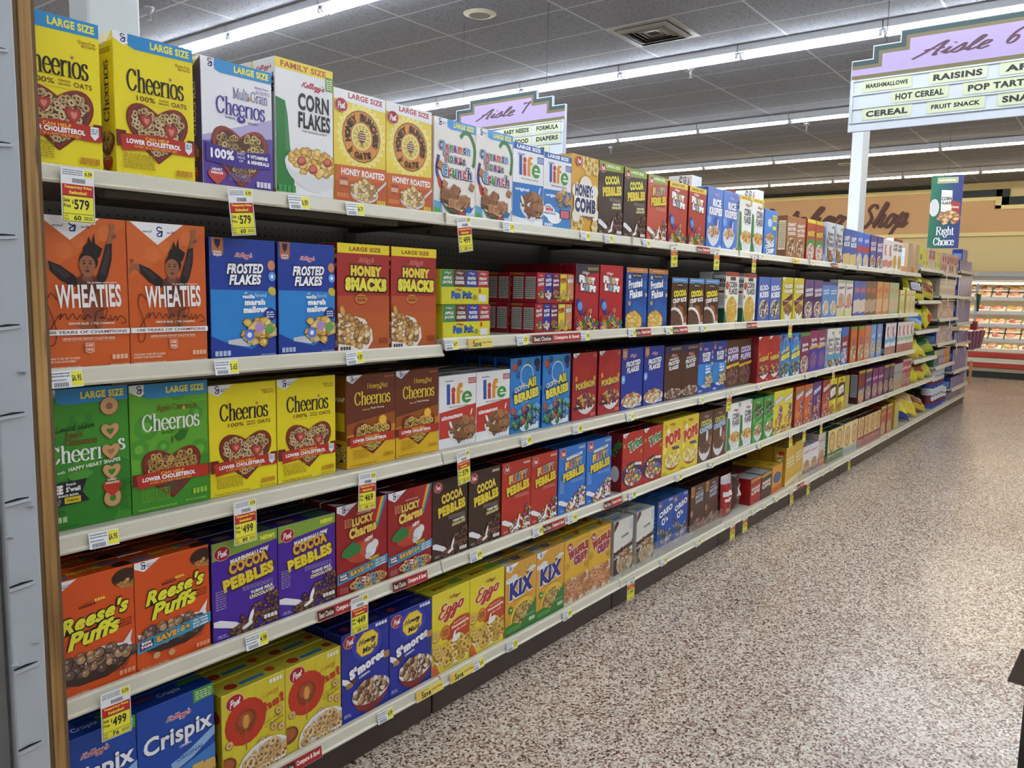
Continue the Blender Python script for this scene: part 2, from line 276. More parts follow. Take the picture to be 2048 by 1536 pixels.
def stroke_text(s, font, wt=.1, thin=.035, shear=0., grow=0.):
    k = (s, id(font), wt, thin, shear, grow)
    if k in _tc: return _tc[k]
    x = 0; V = []; F = []; si = 0
    for ch in s:
        adv, st = font.get(ch, font[' '])
        for kd, P in st:
            Q = crom(P) if kd == '~' else P
            Q = [(x+a+b*shear, b) for a, b in Q]
            if font is ROMAN: wf = (lambda dx, dy: thin+grow) if kd == '=' else (lambda dx, dy: thin+(wt-thin)*abs(dy)**1.2+grow)
            else: wf = lambda dx, dy: thin+(wt-thin)*abs(dx*.35+dy*.94)+grow
            if grow and len(Q) > 1:
                (ax, ay), (bx, by) = Q[0], Q[1]; n = math.hypot(bx-ax, by-ay) or 1; Q = [(ax-(bx-ax)/n*grow/2, ay-(by-ay)/n*grow/2)]+list(Q[1:])
                (ax, ay), (bx, by) = Q[-1], Q[-2]; n = math.hypot(bx-ax, by-ay) or 1; Q[-1] = (ax-(bx-ax)/n*grow/2, ay-(by-ay)/n*grow/2)
            v, f = stroke_poly(Q, wf); b = len(V); n = len(v)//2; si += 1; V += [(p[0], p[1], si % 3+.9*(i % n)/n) for i, p in enumerate(v)]; F += [tuple(b+i for i in q) for q in f]
        x += adv
    _tc[k] = (V, F); return _tc[k]
# ---------------------------------------------------------------- flat print artwork
def clip(P, x0, y0, x1, y1):
    for ax, val, sg in ((0, x0, 1), (0, x1, -1), (1, y0, 1), (1, y1, -1)):
        if not P: return P
        o = []
        for i in range(len(P)):
            a, b = P[i-1], P[i]; ia, ib = (a[ax]-val)*sg >= 0, (b[ax]-val)*sg >= 0
            if ia != ib:
                t = (val-a[ax])/(b[ax]-a[ax]); q = [a[0]+(b[0]-a[0])*t, a[1]+(b[1]-a[1])*t]; q[ax] = val; o.append(tuple(q))
            if ib: o.append(b)
        P = o
    return P
class Art:
    """print in percent of the panel; y up. layers stack in the order drawn"""
    def __init__(s, W, H): s.W, s.H = W, H; s.V = []; s.F = []; s.K = []; s.Lr = []; s.L = 0; s.hold = False
    def _n(s):
        if not s.hold: s.L += 1
        return s.L
    def raw(s, V, F, c, T=None):
        L = s._n(); b = len(s.V); s.V += V; s.F += [tuple(b+i for i in f) for f in F]; s.K += [lin(c)]*len(F)
        if T: s.Lr += [L+t for t in T]; s.L += 3
        else: s.Lr += [L]*len(V)
    def m(s, P, c):                       # polygon in metres
        P = clip(P, .0006, .0006, s.W-.0006, s.H-.0006)
        if len(P) > 2: s.raw([tuple(p) for p in P], [tuple(range(len(P)))], c)
        return s
    def p(s, P, c): return s.m([(x*s.W/100, y*s.H/100) for x, y in P], c)
    def r(s, x0, y0, x1, y1, c): return s.p([(x0, y0), (x1, y0), (x1, y1), (x0, y1)], c)
    def e(s, cx, cy, rx, c, ry=None, n=18, rot=0, a0=0, a1=360):
        X, Y, a = cx*s.W/100, cy*s.H/100, rx*s.W/100; b = a if ry is None else ry*s.H/100
        cr, sr = math.cos(math.radians(rot)), math.sin(math.radians(rot)); P = []
        k = n if a1-a0 >= 360 else n+1
        for i in range(k):
            t = math.radians(a0+(a1-a0)*i/n); u, v = a*math.cos(t), b*math.sin(t); P.append((X+u*cr-v*sr, Y+u*sr+v*cr))
        return s.m(P, c)
    def star(s, cx, cy, r0, r1, n, c, ph=0):
        P = []
        for i in range(2*n):
            t = PI*i/n+ph; r = (r0 if i % 2 == 0 else r1)*s.W/100; P.append((cx*s.W/100+r*math.cos(t), cy*s.H/100+r*math.sin(t)))
        return s.m(P, c)
    def hp(s, cx, cy, w, h):
        P = []
        for i in range(40):
            t = 2*PI*i/40; P.append((math.sin(t)*abs(math.sin(t))**.9, 13*math.cos(t)-4.2*math.cos(2*t)-1.3*math.cos(3*t)-.6*math.cos(4*t)))
        lo, hi = min(p[1] for p in P), max(p[1] for p in P)
        return [(cx+w*.5*p[0], cy+h*((p[1]-lo)/(hi-lo)-.5)) for p in P]
    def heart(s, cx, cy, w, h, c): return s.p(s.hp(cx, cy, w, h), c)
    def fit(s, VF, cx, cy, w, h, c, rot=0):
        V, F = VF
        if not V: return s
        x0, x1 = min(v[0] for v in V), max(v[0] for v in V); y0, y1 = min(v[1] for v in V), max(v[1] for v in V)
        sx = w*s.W/100/max(x1-x0, 1e-6); sy = h*s.H/100/max(y1-y0, 1e-6); t = math.radians(rot); cr, sr = math.cos(t), math.sin(t)
        o = []; T = [q[2] if len(q) > 2 else 0 for q in V]
        for q in V:
            x, y = q[0], q[1]; u, v = (x-(x0+x1)/2)*sx, (y-(y0+y1)/2)*sy; X = cx*s.W/100+u*cr-v*sr; Y = cy*s.H/100+u*sr+v*cr
            o.append((min(max(X, .0006), s.W-.0006), min(max(Y, .0006), s.H-.0006)))
        s.raw(o, F, c, T if any(T) else None); return s
    def t(s, tx, cx, cy, w, h, c, bold=.02, sh=0, rot=0, ol=None, ow=.05):
        if ol: s.fit(type_text(tx, bold+ow, sh), cx, cy, w*1.0+ow*h*s.H/s.W*1.6, h*(1+ow*2.6), ol, rot)
        return s.fit(type_text(tx, bold, sh), cx, cy, w, h, c, rot)
    def ser(s, tx, cx, cy, w, h, c, wt=.11, ol=None, rot=0):
        if ol: s.fit(stroke_text(tx, ROMAN, wt, .04, 0, .07), cx, cy, w+3, h+2, ol, rot)
        return s.fit(stroke_text(tx, ROMAN, wt, .035), cx, cy, w, h, c, rot)
    def scr(s, tx, cx, cy, w, h, c, wt=.1, sh=.25, ol=None, ow=.1, rot=0, thin=.04):
        if ol: s.fit(stroke_text(tx, SCRIPT, wt, thin, sh, ow), cx, cy, w*(1+ow*.25), h*(1+ow*1.1), ol, rot)
        return s.fit(stroke_text(tx, SCRIPT, wt, thin, sh), cx, cy, w, h, c, rot)
    def lets(s, tx, cx, cy, w, h, cols, ol=None, wh=None, tilt=0, bold=.06):
        ws = {'i': .5, 'I': .5, 'm': 1.45, 'M': 1.3, 't': .7, 'f': .7, 's': .85, 'l': .5, '!': .5, 'r': .8}; tot = sum(ws.get(c, 1) for c in tx); u = w/tot
        for ly, (g, e) in enumerate((((ol, 1.3), (wh, 1.12), (None, .86)))):
            if ly < 2 and not g: continue
            x = cx-w/2; s._n(); s.hold = ly == 2
            for i, ch in enumerate(tx):
                q = ws.get(ch, 1)*u; up = ch in 'CTihlfd' and any(c.islower() for c in tx); k = 1.36 if up else 1; y = cy+(k-1)*h/2+tilt*(x+q/2-cx)
                s.t(ch, x+q/2, y, q*(e if ly < 2 else .86), h*k*(e*.97 if ly < 2 else 1)*.95, g or cols[i % len(cols)], bold+(.1 if ly == 0 else .05 if ly == 1 else 0)); x += q
            s.hold = False
        return s
    def tiny(s, x0, y0, x1, y1, n, c, seed=1):
        R = random.Random(seed); s._n(); s.hold = True; dy = (y1-y0)/n
        for i in range(n):
            x = x0; y = y0+dy*i+dy*.25; lim = x1-(R.random()*.25*(x1-x0) if i == 0 else 0)
            while x < lim:
                L = R.uniform(2, 6); s.r(x, y, min(x+L, x1), y+dy*.5, c); x += L+1.2
        s.hold = False; return s
    def nut(s, x, y, w, h, c, n=4):
        s._n(); s.hold = True
        for i in range(n): s.r(x+w*i/n, y, x+w*(i+.8)/n, y+h, c)
        s.hold = False; return s
    def gm(s, w=36, ctr=False, dk='1c2f77'):        # white corner flap with a curled monogram
        hh = s.W/s.H
        if ctr: s.p([(3, 100), (71, 100), (37, 100-26*hh)], 'f2f3f5'); x, y, q = 40, 100-10.5*hh, 1.25
        else: s.p([(0, 100), (w, 100), (w*.36, 100-w*.40*hh), (0, 100-w*.22*hh)], 'f2f3f5'); x, y, q = w*.34, 100-w*.17*hh, w/36
        g = [(3, 4), (-1, 5.5), (-3.5, 3.5), (-2, 1), (1, .5), (2.5, -2), (1, -5), (-2, -5.5), (-3, -3), (0, -1), (3, 1), (2.6, -4), (1.5, -6)]
        s.fit(stroke_poly(crom(g), lambda a, b: 1.5), x, y, 6.5*q, 10*q*hh, dk)
        if ctr: s.scr('General', 24.5, y, 12, 3*hh, '4a4a50', .08); s.scr('mills', 54, y, 10, 3*hh, '4a4a50', .08)
        else: s.t('General', x+9.5*q, y+.8*hh, 9*q, 1.8*hh, dk, .01); s.t('Mills', x+8*q, y-1.8*hh, 6*q, 1.8*hh, dk, .01)
        return s
    def post(s, x, y, r=9, c='a8182a'): s.e(x, y, r, 'e8b7a0', r*.82*s.W/s.H); s.e(x, y, r*.93, c, r*.75*s.W/s.H); return s.scr('Post', x, y, r*1.25, r*.85*s.W/s.H, 'ffffff', .12, rot=8)
    def kel(s, x, y, w, c='b5162c', ol=None): return s.scr("Kellogg's", x, y, w, w*.3*s.W/s.H, c, .12, ol=ol)
    # cereal pieces scattered inside a region
    def cer(s, kind, inside, box, n, cols, sz, seed=1, edge=None):
        R = random.Random(seed); x0, y0, x1, y1 = box; L0 = s.L; k = 0; tries = 0; asp = s.W/s.H
        while k < n and tries < n*40:
            tries += 1; x, y = R.uniform(x0, x1), R.uniform(y0, y1)
            if not inside(x, y): continue
            c = R.choice(cols); L = L0+1+3*(k % 4)+.9*(k//4)/(n//4+1); s.hold = True; q = sz*R.uniform(.8, 1.15); a = R.uniform(0, 180); e = edge or '4c3626'
            s.L = L
            if kind == 'ring':
                f = R.uniform(.7, 1); s.e(x, y-.5*asp, q*1.08, e, q*f*1.1*asp, 10, a); s.L = L+1; s.e(x, y, q, c, q*f*asp, 10, a); s.L = L+2; s.e(x, y, q*.42, e, q*f*.38*asp, 7, a)
            elif kind == 'ball':
                s.e(x, y, q, e, n=10); s.L = L+1; s.e(x-.1*q, y+.12*q*asp, q*.86, c, n=10); s.L = L+2; s.e(x-.3*q, y+.35*q*asp, q*.3, tint(c, .35), n=6)
            elif kind == 'sq':
                s.e(x, y, q*1.15, e, n=4, rot=a); s.L = L+1; s.e(x, y+.15*q*asp, q, c, n=4, rot=a); s.L = L+2
                for j in (-1, 0, 1): s.m(rotq(x*s.W/100, (y+.15*q*asp)*s.H/100, q*.45*s.W/100, .06*q*s.W/100, a+45, j*.3*q*s.W/100), tint(c, -.25))
            elif kind == 'flake':
                for lv, sc, cc in ((0, 1.12, e), (1, 1, c), (2, .5, tint(c, .25))):
                    s.L = L+lv; Q = []
                    rr = random.Random(k*7+seed)
                    for j in range(7):
                        t = 2*PI*j/7+a; g = q*sc*rr.uniform(.6, 1.1)*s.W/100; Q.append((x*s.W/100+g*math.cos(t), y*s.H/100+g*.8*math.sin(t)))
                    s.m(Q, cc)
            k += 1
        s.hold = False; s.L = L0+14; return s
    def ein(s, cx, cy, rx, ry, ymax=999): return (lambda x, y: ((x-cx)/rx)**2+((y-cy)/ry)**2 < 1 and y < ymax), (cx-rx, cy-ry, cx+rx, cy+ry)
    def bowl(s, cx, cy, rx, ry, rim, body, kind, n, cols, sz, milk='f0ece4', seed=1, down=1.0, edge=None):
        # bowl side below the rim ellipse
        P = [(cx-rx, cy)]+[(cx+rx*math.cos(t)*(.72+.28*abs(math.cos(t))), cy+ry*down*2.1*math.sin(t)) for t in [PI+PI*i/12 for i in range(13)]]+[(cx+rx, cy)]
        s.p(P, body); s.e(cx, cy, rx, rim, ry, 26); s.e(cx, cy, rx*.94, milk, ry*.9, 24)
        f, b = s.ein(cx, cy+ry*.1, rx*.88, ry*.86); return s.cer(kind, f, b, n, cols, sz, seed, edge)
def rotq(cx, cy, hx, hy, a, off):
    t = math.radians(a); c, s_ = math.cos(t), math.sin(t); return [(cx+u*c-(v+off)*s_, cy+u*s_+(v+off)*c) for u, v in ((-hx, -hy), (hx, -hy), (hx, hy), (-hx, hy))]
def tint(c, f):
    c = [int(c[i:i+2], 16) for i in (0, 2, 4)]; c = [int(x+(255-x)*f) if f > 0 else int(x*(1+f)) for x in c]; return '%02x%02x%02x' % tuple(c)
def art_to(V, F, K, a, fn):
    fl = sorted(set(int(l) for l in a.Lr)); rk = {l: i for i, l in enumerate(fl)}; STEP = min(.00007, .0042/max(len(rk), 1))
    b = len(V); V += [fn(x, y, .0002+STEP*(rk[int(l)]+l-int(l))) for (x, y), l in zip(a.V, a.Lr)]; F += [tuple(b+i for i in f) for f in a.F]; K += a.K
def ink_mesh(name, V, F, K):
    me = bpy.data.meshes.new(name); me.from_pydata(V, [], F); me.update()
    at = me.color_attributes.new('ink', 'FLOAT_COLOR', 'CORNER'); d = []
    for p in me.polygons: d += [*K[p.index], 1.0]*p.loop_total
    at.data.foreach_set('color', d); return me
def carton(name, W, H, Dp, front, side=None, top=None, cf='ffffff', cs=None, ct=None):
    cs = cs or cf; ct = ct or cf; mb = MB().box(-W/2, 0, 0, W/2, Dp, H, c=.0014); V, F = list(mb.V), list(mb.F); K = []
    me0 = mb.mesh('x'); F = [tuple(p.vertices) for p in me0.polygons]
    for p in me0.polygons:
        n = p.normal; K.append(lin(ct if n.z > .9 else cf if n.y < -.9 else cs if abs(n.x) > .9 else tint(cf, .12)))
    bpy.data.meshes.remove(me0)
    art_to(V, F, K, front, lambda x, y, o: (x-W/2, -o, y))
    if side: art_to(V, F, K, side, lambda x, y, o: (-W/2-o, Dp-x, y))
    if top: art_to(V, F, K, top, lambda x, y, o: (x-W/2, y, H+o))
    return ink_mesh(name, V, F, K)
# ---------------------------------------------------------------- carton artwork
OAT = ['c9ad7c', 'bb9c68', 'd6bd90']; BRN = ['8a5a3a', '7a4a2e', 'a06f48']; CINN = ['a8714a', 'b98257', '94603c']; GOLD = ['e2b44e', 'd39f3a', 'ebc76c']
CHOC = ['5a3423', '482818', '6d4530']; FRUIT = ['c8402f', 'dc9a2e', '4d8a3e', '7b4a94', 'e0c34c', '3f7fc0']; TAN = ['c89a5c', 'b78648', 'dab277']
def lsize(a, t='LARGE SIZE', c0='2f8fd0', c1='f6ec4e', x0=18, y0=90.5, sl=0):
    a.p([(x0, y0+1.5), (x0+8, y0-.5), (100, y0), (100, 100), (x0, 100)], c0); a.t(t, 70, (y0+100)/2, 50, 5.3, c1, .045)
def ribbon(a, y=26, shield=True):
    a.p([(0, y+4), (100, y+4), (100, y-5), (0, y-5)], '6f2019'); a.p([(5, y+3), (50, y+5.5), (97, y+4), (98, y-6), (50, y-5), (7, y-8)], 'b9301f')
    a.t('CAN HELP', 50, y+2.2, 30, 2.4, 'f2c443', .03); a.t('LOWER CHOLESTEROL', 46, y-.9, 68, 3.4, 'ffffff', .05); a.t('AS PART OF A HEART HEALTHY DIET', 48, y-4.2, 54, 2, 'efb23f', .02)
    if shield: a.p([(86, y+4), (95, y+4), (95, y-2), (90.5, y-5), (86, y-2)], 'e8edf0'); a.tiny(87, y-1, 94, y+3, 3, '4f7fa0')
def heartbowl(a, cx, cy, w, h, rim, kind='ring', n=150, cols=OAT, sz=3.9, straw=True, y0=0, seed=3):
    a.heart(cx, cy, w, h, tint(rim, -.25)); a.heart(cx, cy+.7, w*.96, h*.96, rim); a.heart(cx, cy+.6, w*.87, h*.86, '5a3a2c')
    P = a.hp(cx, cy+.6, w*.8, h*.78); xs = [p[0] for p in P]; ys = [p[1] for p in P]
    def ins(x, y):
        r = False
        for i in range(len(P)):
            (ax, ay), (bx, by) = P[i-1], P[i]
            if (ay > y) != (by > y) and x < (bx-ax)*(y-ay)/(by-ay)+ax: r = not r
        return r and y > y0
    a.cer(kind, ins, (min(xs), max(min(ys), y0), max(xs), max(ys)), n, cols, sz, seed, '4a3323')
    if straw:
        for x, y, r in ((cx-w*.2, cy+h*.2, 9), (cx+w*.2, cy+h*.08, 10), (cx-w*.03, cy-h*.13, 8)): a.heart(x, y, r*1.8, r*1.15, '8e2b22'); a.heart(x+.6, y+.2, r*1.4, r*.9, 'b84438'); a.heart(x+.9, y+.3, r*.7, r*.5, 'd98878')
def d_che(a, big=False):
    a.gm()
    if big: lsize(a)
    k = 0 if big else 6
    a.t('Gluten Free', 86, 86+k, 19, 2.2, '9a5a20', .01); a.tiny(80, 82.5+k, 97, 84.5+k, 2, '9a6a20')
    a.ser('Cheerios', 51, 69+k, 72, 16, '231a12', .125); a.e(69.5, 74.5+k, 2.4, 'd6a95c'); a.e(69.5, 74.5+k, 1, '7a5230')
    a.t('100%', 38, 57+k, 23, 3.6, '7a4a1c', .015); a.t('WHOLE', 60, 58.3+k, 13, 1.5, '7a4a1c'); a.t('GRAIN', 60, 56+k, 13, 1.5, '7a4a1c'); a.t('OATS', 80, 57+k, 20, 3.4, '7a4a1c', .015)
    a.r(26, 61+k, 88, 61.2+k, 'b08a20'); a.r(30, 53.4+k, 70, 53.6+k, 'b08a20')
    a.p([(0, 33), (12, 33), (12, 24), (0, 24)], '6f2019'); a.p([(90, 33), (100, 33), (100, 24), (90, 24)], '6f2019')
    heartbowl(a, 52, 33, 78, 41+k*.4, '8d2c22'); ribbon(a, 27)
    a.tiny(8, 7, 46, 18, 7, 'b59a1e'); a.nut(74, 5.5, 22, 4.2, 'c78f1d'); a.t('Toasted Whole Grain Oat Cereal', 30, 2.6, 50, 1.7, '8a6a10'); a.t('NET WT 12 OZ (340g)' if big else 'NET WT 8.9 OZ (252g)', 84, 2.4, 24, 1.7, '6a4a10', .01)
def s_che(a, bg='e7d41a', tc='231a12'):
    a.p([(0, 100), (100, 100), (45, 91), (0, 94)], 'f2f3f5'); a.tiny(20, 86, 85, 90, 3, tint(bg, -.4)); a.ser('Cheerios', 50, 62, 100, 10, tc, .12) if 0 else a.fit(stroke_text('Cheerios', ROMAN, .12, .035), 50, 60, 42*a.H/a.W, 38*a.W/a.H, tc, 90)
    a.heart(50, 22, 92, 17, '6f2019'); a.cer('ring', *a.ein(50, 27, 32, 6), 26, OAT, 7, 4); a.heart(50, 9, 60, 11, 'c0392b'); a.tiny(30, 12, 70, 16, 2, 'f4d0c0')
def d_cheL(a): d_che(a, True)
def d_mul(a):
    a.p([(0, 40), (100, 62), (100, 0), (0, 0)], 'b7aed8'); a.p([(0, 36), (100, 46), (100, 0), (0, 0)], '6c58a6'); a.p([(0, 36), (100, 30), (100, 0), (0, 0)], '5a3f98'); a.gm(); lsize(a)
    a.t('Gluten Free', 84, 85, 20, 2, '9c8fc0'); a.tiny(76, 80, 96, 83, 2, 'a59ccc'); a.ser('Multi Grain', 68, 77, 50, 9, '51408f', .08); a.ser('Cheerios', 54, 66, 70, 14, '4a2f96', .12)
    a.e(67, 75, 2.2, 'd6a95c'); a.t('WHOLE', 38, 57, 14, 1.8, '4a2f96'); a.e(54, 57, 6, '4a2f96', 2.8); a.t('28', 54, 57.5, 4, 2, 'ffffff', .03); a.t('GRAIN', 70, 55.5, 14, 1.8, '4a2f96')
    heartbowl(a, 52, 26, 80, 47, '9a4034', n=140, cols=['c8b070', 'a98a52', '8a6a48'], straw=False, seed=9)
    a.p([(4, 35), (50, 31), (96, 34), (96, 21), (50, 18), (4, 21)], '43308c'); a.t('100%', 26, 27.5, 32, 7.5, 'ffffff', .04); a.t('DAILY', 52, 30, 11, 1.9, 'e5dff4'); a.t('VALUE', 52, 27, 11, 1.9, 'e5dff4'); a.t('OF', 52, 24.2, 6, 1.9, 'e5dff4')
    a.t('9 VITAMINS', 76, 28.8, 30, 3, 'ffffff', .05); a.t('& MINERALS', 77, 24.4, 32, 3, 'ffffff', .05); a.heart(18, 9, 24, 11, 'c4473c'); a.t('HEART', 18, 15, 14, 2, 'ffffff', .04); a.t('DISEASE', 18, 12.4, 16, 1.8, 'ffffff', .04)
    a.tiny(34, 8, 66, 14, 5, '8f80bf'); a.nut(74, 5, 22, 4.6, 'e5e0f4'); a.t('Lightly Sweetened Cereal', 24, 2.4, 36, 1.7, 'c9c0e4'); a.t('NET WT 12 OZ (340g)', 82, 2.2, 28, 1.7, 'e5e0f4', .02)
def band_left(a, c='2f7f3c'): a.p([(0, 4), (30, 4), (30, 18), (24, 34), (20, 60), (16, 70), (0, 72)], c); a.p([(24, 34), (20, 60), (16, 70), (16, 34)], tint(c, .12))
def d_cf(a, top='FAMILY SIZE'):
    band_left(a)
    if top: a.r(0, 92.5, 100, 100, 'efd43a'); a.t(top, 48, 96, 78, 4.4, 'b0561e', .03); a.r(86, 84, 100, 94.5, '6f9a3c'); a.tiny(88, 85, 98, 93, 5, 'e6efd0')
    a.kel(64, 84, 40); a.t('CORN', 65, 72, 54, 12.5, '14161c', .035); a.t('FLAKES', 66, 58.5, 56, 12, '14161c', .035); a.t('THE ORIGINAL & BEST', 66, 50.6, 44, 1.3, '555555')
    a.bowl(66, 27, 52, 10, 'e8e9ea', 'dfe0e2', 'flake', 75, GOLD, 7, seed=5)
    for x, y in ((42, 28), (62, 23), (88, 30)): a.e(x, y, 8, '9c3327', 3.4, rot=20); a.e(x, y+.6, 6, 'd4705e', 2.2, rot=20)
    a.nut(3, 4, 30, 5, '3f9a4a'); a.t('NET WT 18 OZ (1 LB 2 OZ) (510g)', 78, 2.4, 40, 1.6, '666666')
def s_cf(a):
    a.fit(stroke_text("Kellogg's", SCRIPT, .12, .04, .25), 50, 93, 70, 5, 'b5162c'); a.t('CORN', 50, 86, 85, 6, '14161c', .04); a.t('FLAKES', 50, 78, 90, 6, '14161c', .04); a.e(0, 45, 40, 'a8202c', 10); a.tiny(20, 12, 90, 34, 12, 'b9b39a'); a.r(0, 0, 100, 6, 'd9a03c')
def d_hbo(a):
    a.p([(0, 100), (100, 100), (100, 88), (0, 91)], 'eff0f2'); a.t('LARGE SIZE', 60, 95.5, 66, 5, 'b8343c', .035, rot=-1)
    a.r(0, 36, 100, 84, 'ecd34a'); a.star(52, 62, 48, 40, 26, 'f7eaa0'); a.star(52, 62, 43, 38, 26, 'f0dc6c'); a.e(52, 62, 37, '6a4520'); a.e(52, 62, 35.6, 'dc9440'); a.e(52, 62, 19, 'f3e6a8'); a.e(52, 62, 17, 'd9c04a')
    for i in range(12): a.m(rotq(.52*a.W+.12*a.W*math.cos(i*PI/6), .62*a.H+.12*a.W*math.sin(i*PI/6), .05*a.W, .006*a.W, i*30, 0), 'f7f0b8')
    a.e(52, 62, 7.5, '7a3f2e', 5.5)
    for i in range(4): a.r(45.5, 59+i*2.1, 58.5, 59.7+i*2.1, 'f2e2c8')
    a.r(51.3, 53, 52.7, 57, '8a5a30')
    def arc(tx, r, t0, t1, h):
        n = len(tx)
        for i, ch in enumerate(tx):
            if ch == ' ': continue
            t = math.radians(t0+(t1-t0)*i/(n-1)); x = 52+r*math.cos(t); y = 62+r*math.sin(t)*a.W/a.H; a.t(ch, x, y, h*.9, h*1.15*a.W/a.H, '2e1c14', .05, rot=math.degrees(t)-90)
    a.L += 1; arc('HONEY BUNCHES', 27, 192, -18, 9.5)
    for i, ch in enumerate('OATS'): a.t(ch, 42+i*8, 45.3+(0, -.6, 0, 1)[i], 7.5, 6.4, '2e1c14', .05)
    a.t('of', 30, 49, 10, 5, '2e1c14', .05, .2, 20)
    a.post(13, 86, 12); a.p([(0, 34), (100, 36), (100, 0), (0, 0)], 'cf6a2c'); a.p([(0, 20), (100, 24), (100, 0), (0, 0)], 'c25c26'); a.t('HONEY ROASTED', 54, 29, 84, 6, 'ffffff', .035)
    a.r(9, 15, 24, 24, 'a8502c'); a.r(9, 17, 24, 21, 'dcb49a'); a.p([(70, 10), (84, 15), (100, 23), (100, 25.5), (84, 18), (72, 14)], 'd8dade'); a.e(56, 11, 27, 'd8dade', 8); a.cer('flake', *a.ein(56, 14, 24, 8.5), 46, ['c89a50', 'e0bf78', 'a87a3c', 'e9d6a4'], 5.5, 2)
    a.tiny(4, 6, 26, 10, 3, 'f0b060'); a.nut(80, 3, 18, 4, 'e8c43c'); a.t('NET WT 18 OZ (1 LB 2 OZ) 510g', 24, 2.4, 38, 1.3, 'f0c080')
def d_ctc(a, large=True, store=False):
    if not store: a.gm(40, dk='1a1a40')
    if large and not store: lsize(a, c0='4a9adc', x0=30)
    a.p([(0, 16), (18, 14), (20, 0), (0, 0)], '63a8dc'); a.p([(0, 9), (14, 8), (14, 0), (0, 0)], '58a44a')
    for pts, c in (([(62, 84), (72, 90), (86, 88), (97, 76), (96, 60), (92, 56)], '3a7a3e'), ([(10, 62), (6, 46), (14, 36), (28, 30)], '4a3a8c'), ([(10, 40), (16, 30), (30, 34)], 'c2402e')):
        V, F = stroke_poly(crom([(x*a.W/100, y*a.H/100) for x, y in pts]), lambda p, q: .07*a.W); a.raw(V, F, c)
    C6 = ['1f2f7a', '3f9ad8', 'c23a2c', '2f8a44', '7a3a8c', 'd0552c']
    a.lets('Cinnamon', 48, 71, 76, 6.6, C6, '1a2a5a', 'f6f6f4'); a.lets('Toast', 48, 59.6, 52, 6.6, C6[2:]+C6[:2], '1a2a5a', 'f6f6f4'); a.lets('Crunch', 54, 45.6, 72, 8.6, C6[1:]+C6[:1], '1a2a5a', 'f6f6f4')
    for x, y, r in ((13, 52, 9), (24, 33, 8), (90, 34, 8)): a.e(x, y, r, '8a5230', n=4, rot=20); a.e(x, y+.4, r*.86, 'b47a4e', n=4, rot=20)
    a.bowl(58, 18, 40, 11, 'f3efe8', '2f7a4c', 'sq', 26, CINN+['c99764'], 11, seed=4, down=.75); a.e(82, 9, 9, '2f6ab8', 4, rot=30); a.e(66, 4, 9, 'b8402c', 3)
    a.nut(76, 2.5, 22, 4, 'b9d6ee'); a.tiny(4, 2, 34, 4, 1, 'd6ecd0')
def d_life(a, bg='2f7cc8', lg=True, win=False, word='original'):
    if lg: a.r(0, 92, 100, 100, '2560b4'); a.t('LARGE SIZE', 50, 96, 76, 4.6, 'ffffff', .05)
    q = 0 if lg else 5
    a.t('QUAKER', 26, 87+q, 22, 2.2, '2a4f9c', .05); a.r(78, 80+q*1.2, 100, 88+q*1.2, '2a5cb0' if lg else 'c23a34'); a.tiny(80, 81+q*1.2, 98, 87+q*1.2, 3, 'e8eef8')
    y0 = 62 if lg else 60; y1 = 86 if lg else 88
    a.p([(20, y0), (29, y0), (28, y1), (19, y1)], '2a5aae'); a.p([(33, y0), (42, y0), (41, y0+15), (32, y0+15)], 'c8402c'); a.e(37, y0+19, 5.5, 'c8402c')
    a.p([(46, y0), (55, y0), (55, y0+14), (62, y0+14), (62, y0+17.5), (55, y0+17.5), (56, y0+21), (62, y0+22), (62, y1), (51, y1), (46, y0+20)], 'e09a2c')
    a.e(74, y0+7.5, 14, '4a9a3c', 8.5); a.e(74, y0+7.5, 6.5, 'eef1f2', 4); a.r(66, y0+6.6, 88, y0+8.8, '4a9a3c'); a.r(75, y0+4, 90, y0+6.6, 'eef1f2')
    a.t('MULTIGRAIN CEREAL', 55, y0-4, 56, 1.7, '6a6a6a'); a.p([(0, 50), (100, 57 if not lg else 52), (100, 14), (0, 14)] if not lg else [(0, 52), (100, 53), (100, 12), (30, 10), (0, 12)], bg)
    a.t(word, 30 if lg else 34, 44.5 if lg else 43, 44 if lg else 56, 5 if lg else 6, 'ffffff', .04, rot=0 if lg else 3)
    if win:
        a.r(0, 0, 100, 30, '3f8ed0'); a.e(18, 24, 22, 'ffffff', 9); a.e(40, 16, 26, 'ffffff', 8); a.t('CHANCE TO', 20, 30, 34, 2.4, '2a4f9c', .05); a.t('WIN', 20, 26, 28, 5, 'c23a34', .08); a.t('PRIZE PACK', 24, 21, 42, 2.6, '2a4f9c', .05)
        a.cer('sq', *a.ein(74, 42, 26, 10), 22, ['c9a06c', 'b98a56', 'd9b684'], 8, 4); a.r(58, 16, 96, 28, '2a3a4c'); a.r(62, 17, 92, 27, 'd86a7a'); a.nut(4, 4, 30, 4, 'e8f2fa')
    else:
        a.bowl(66, 26 if lg else 22, 42, 14 if lg else 15, 'eef1f3', 'dfe4ea', 'sq', 44, CINN, 9, seed=6, down=.62)
        a.e(30, 32, 3, 'eef1f3', 6, rot=30); a.e(86, 46, 2, 'eef1f3', 5, rot=-20); a.r(0, 0, 100, 1, 'e6e9ec'); a.nut(70, 3, 28, 4.5, 'ffffff')
def d_lifo(a): d_life(a)
def d_lifw(a): d_life(a, win=True)
def d_lifc(a): d_life(a, 'c33a2c', False, word='cinnamon')
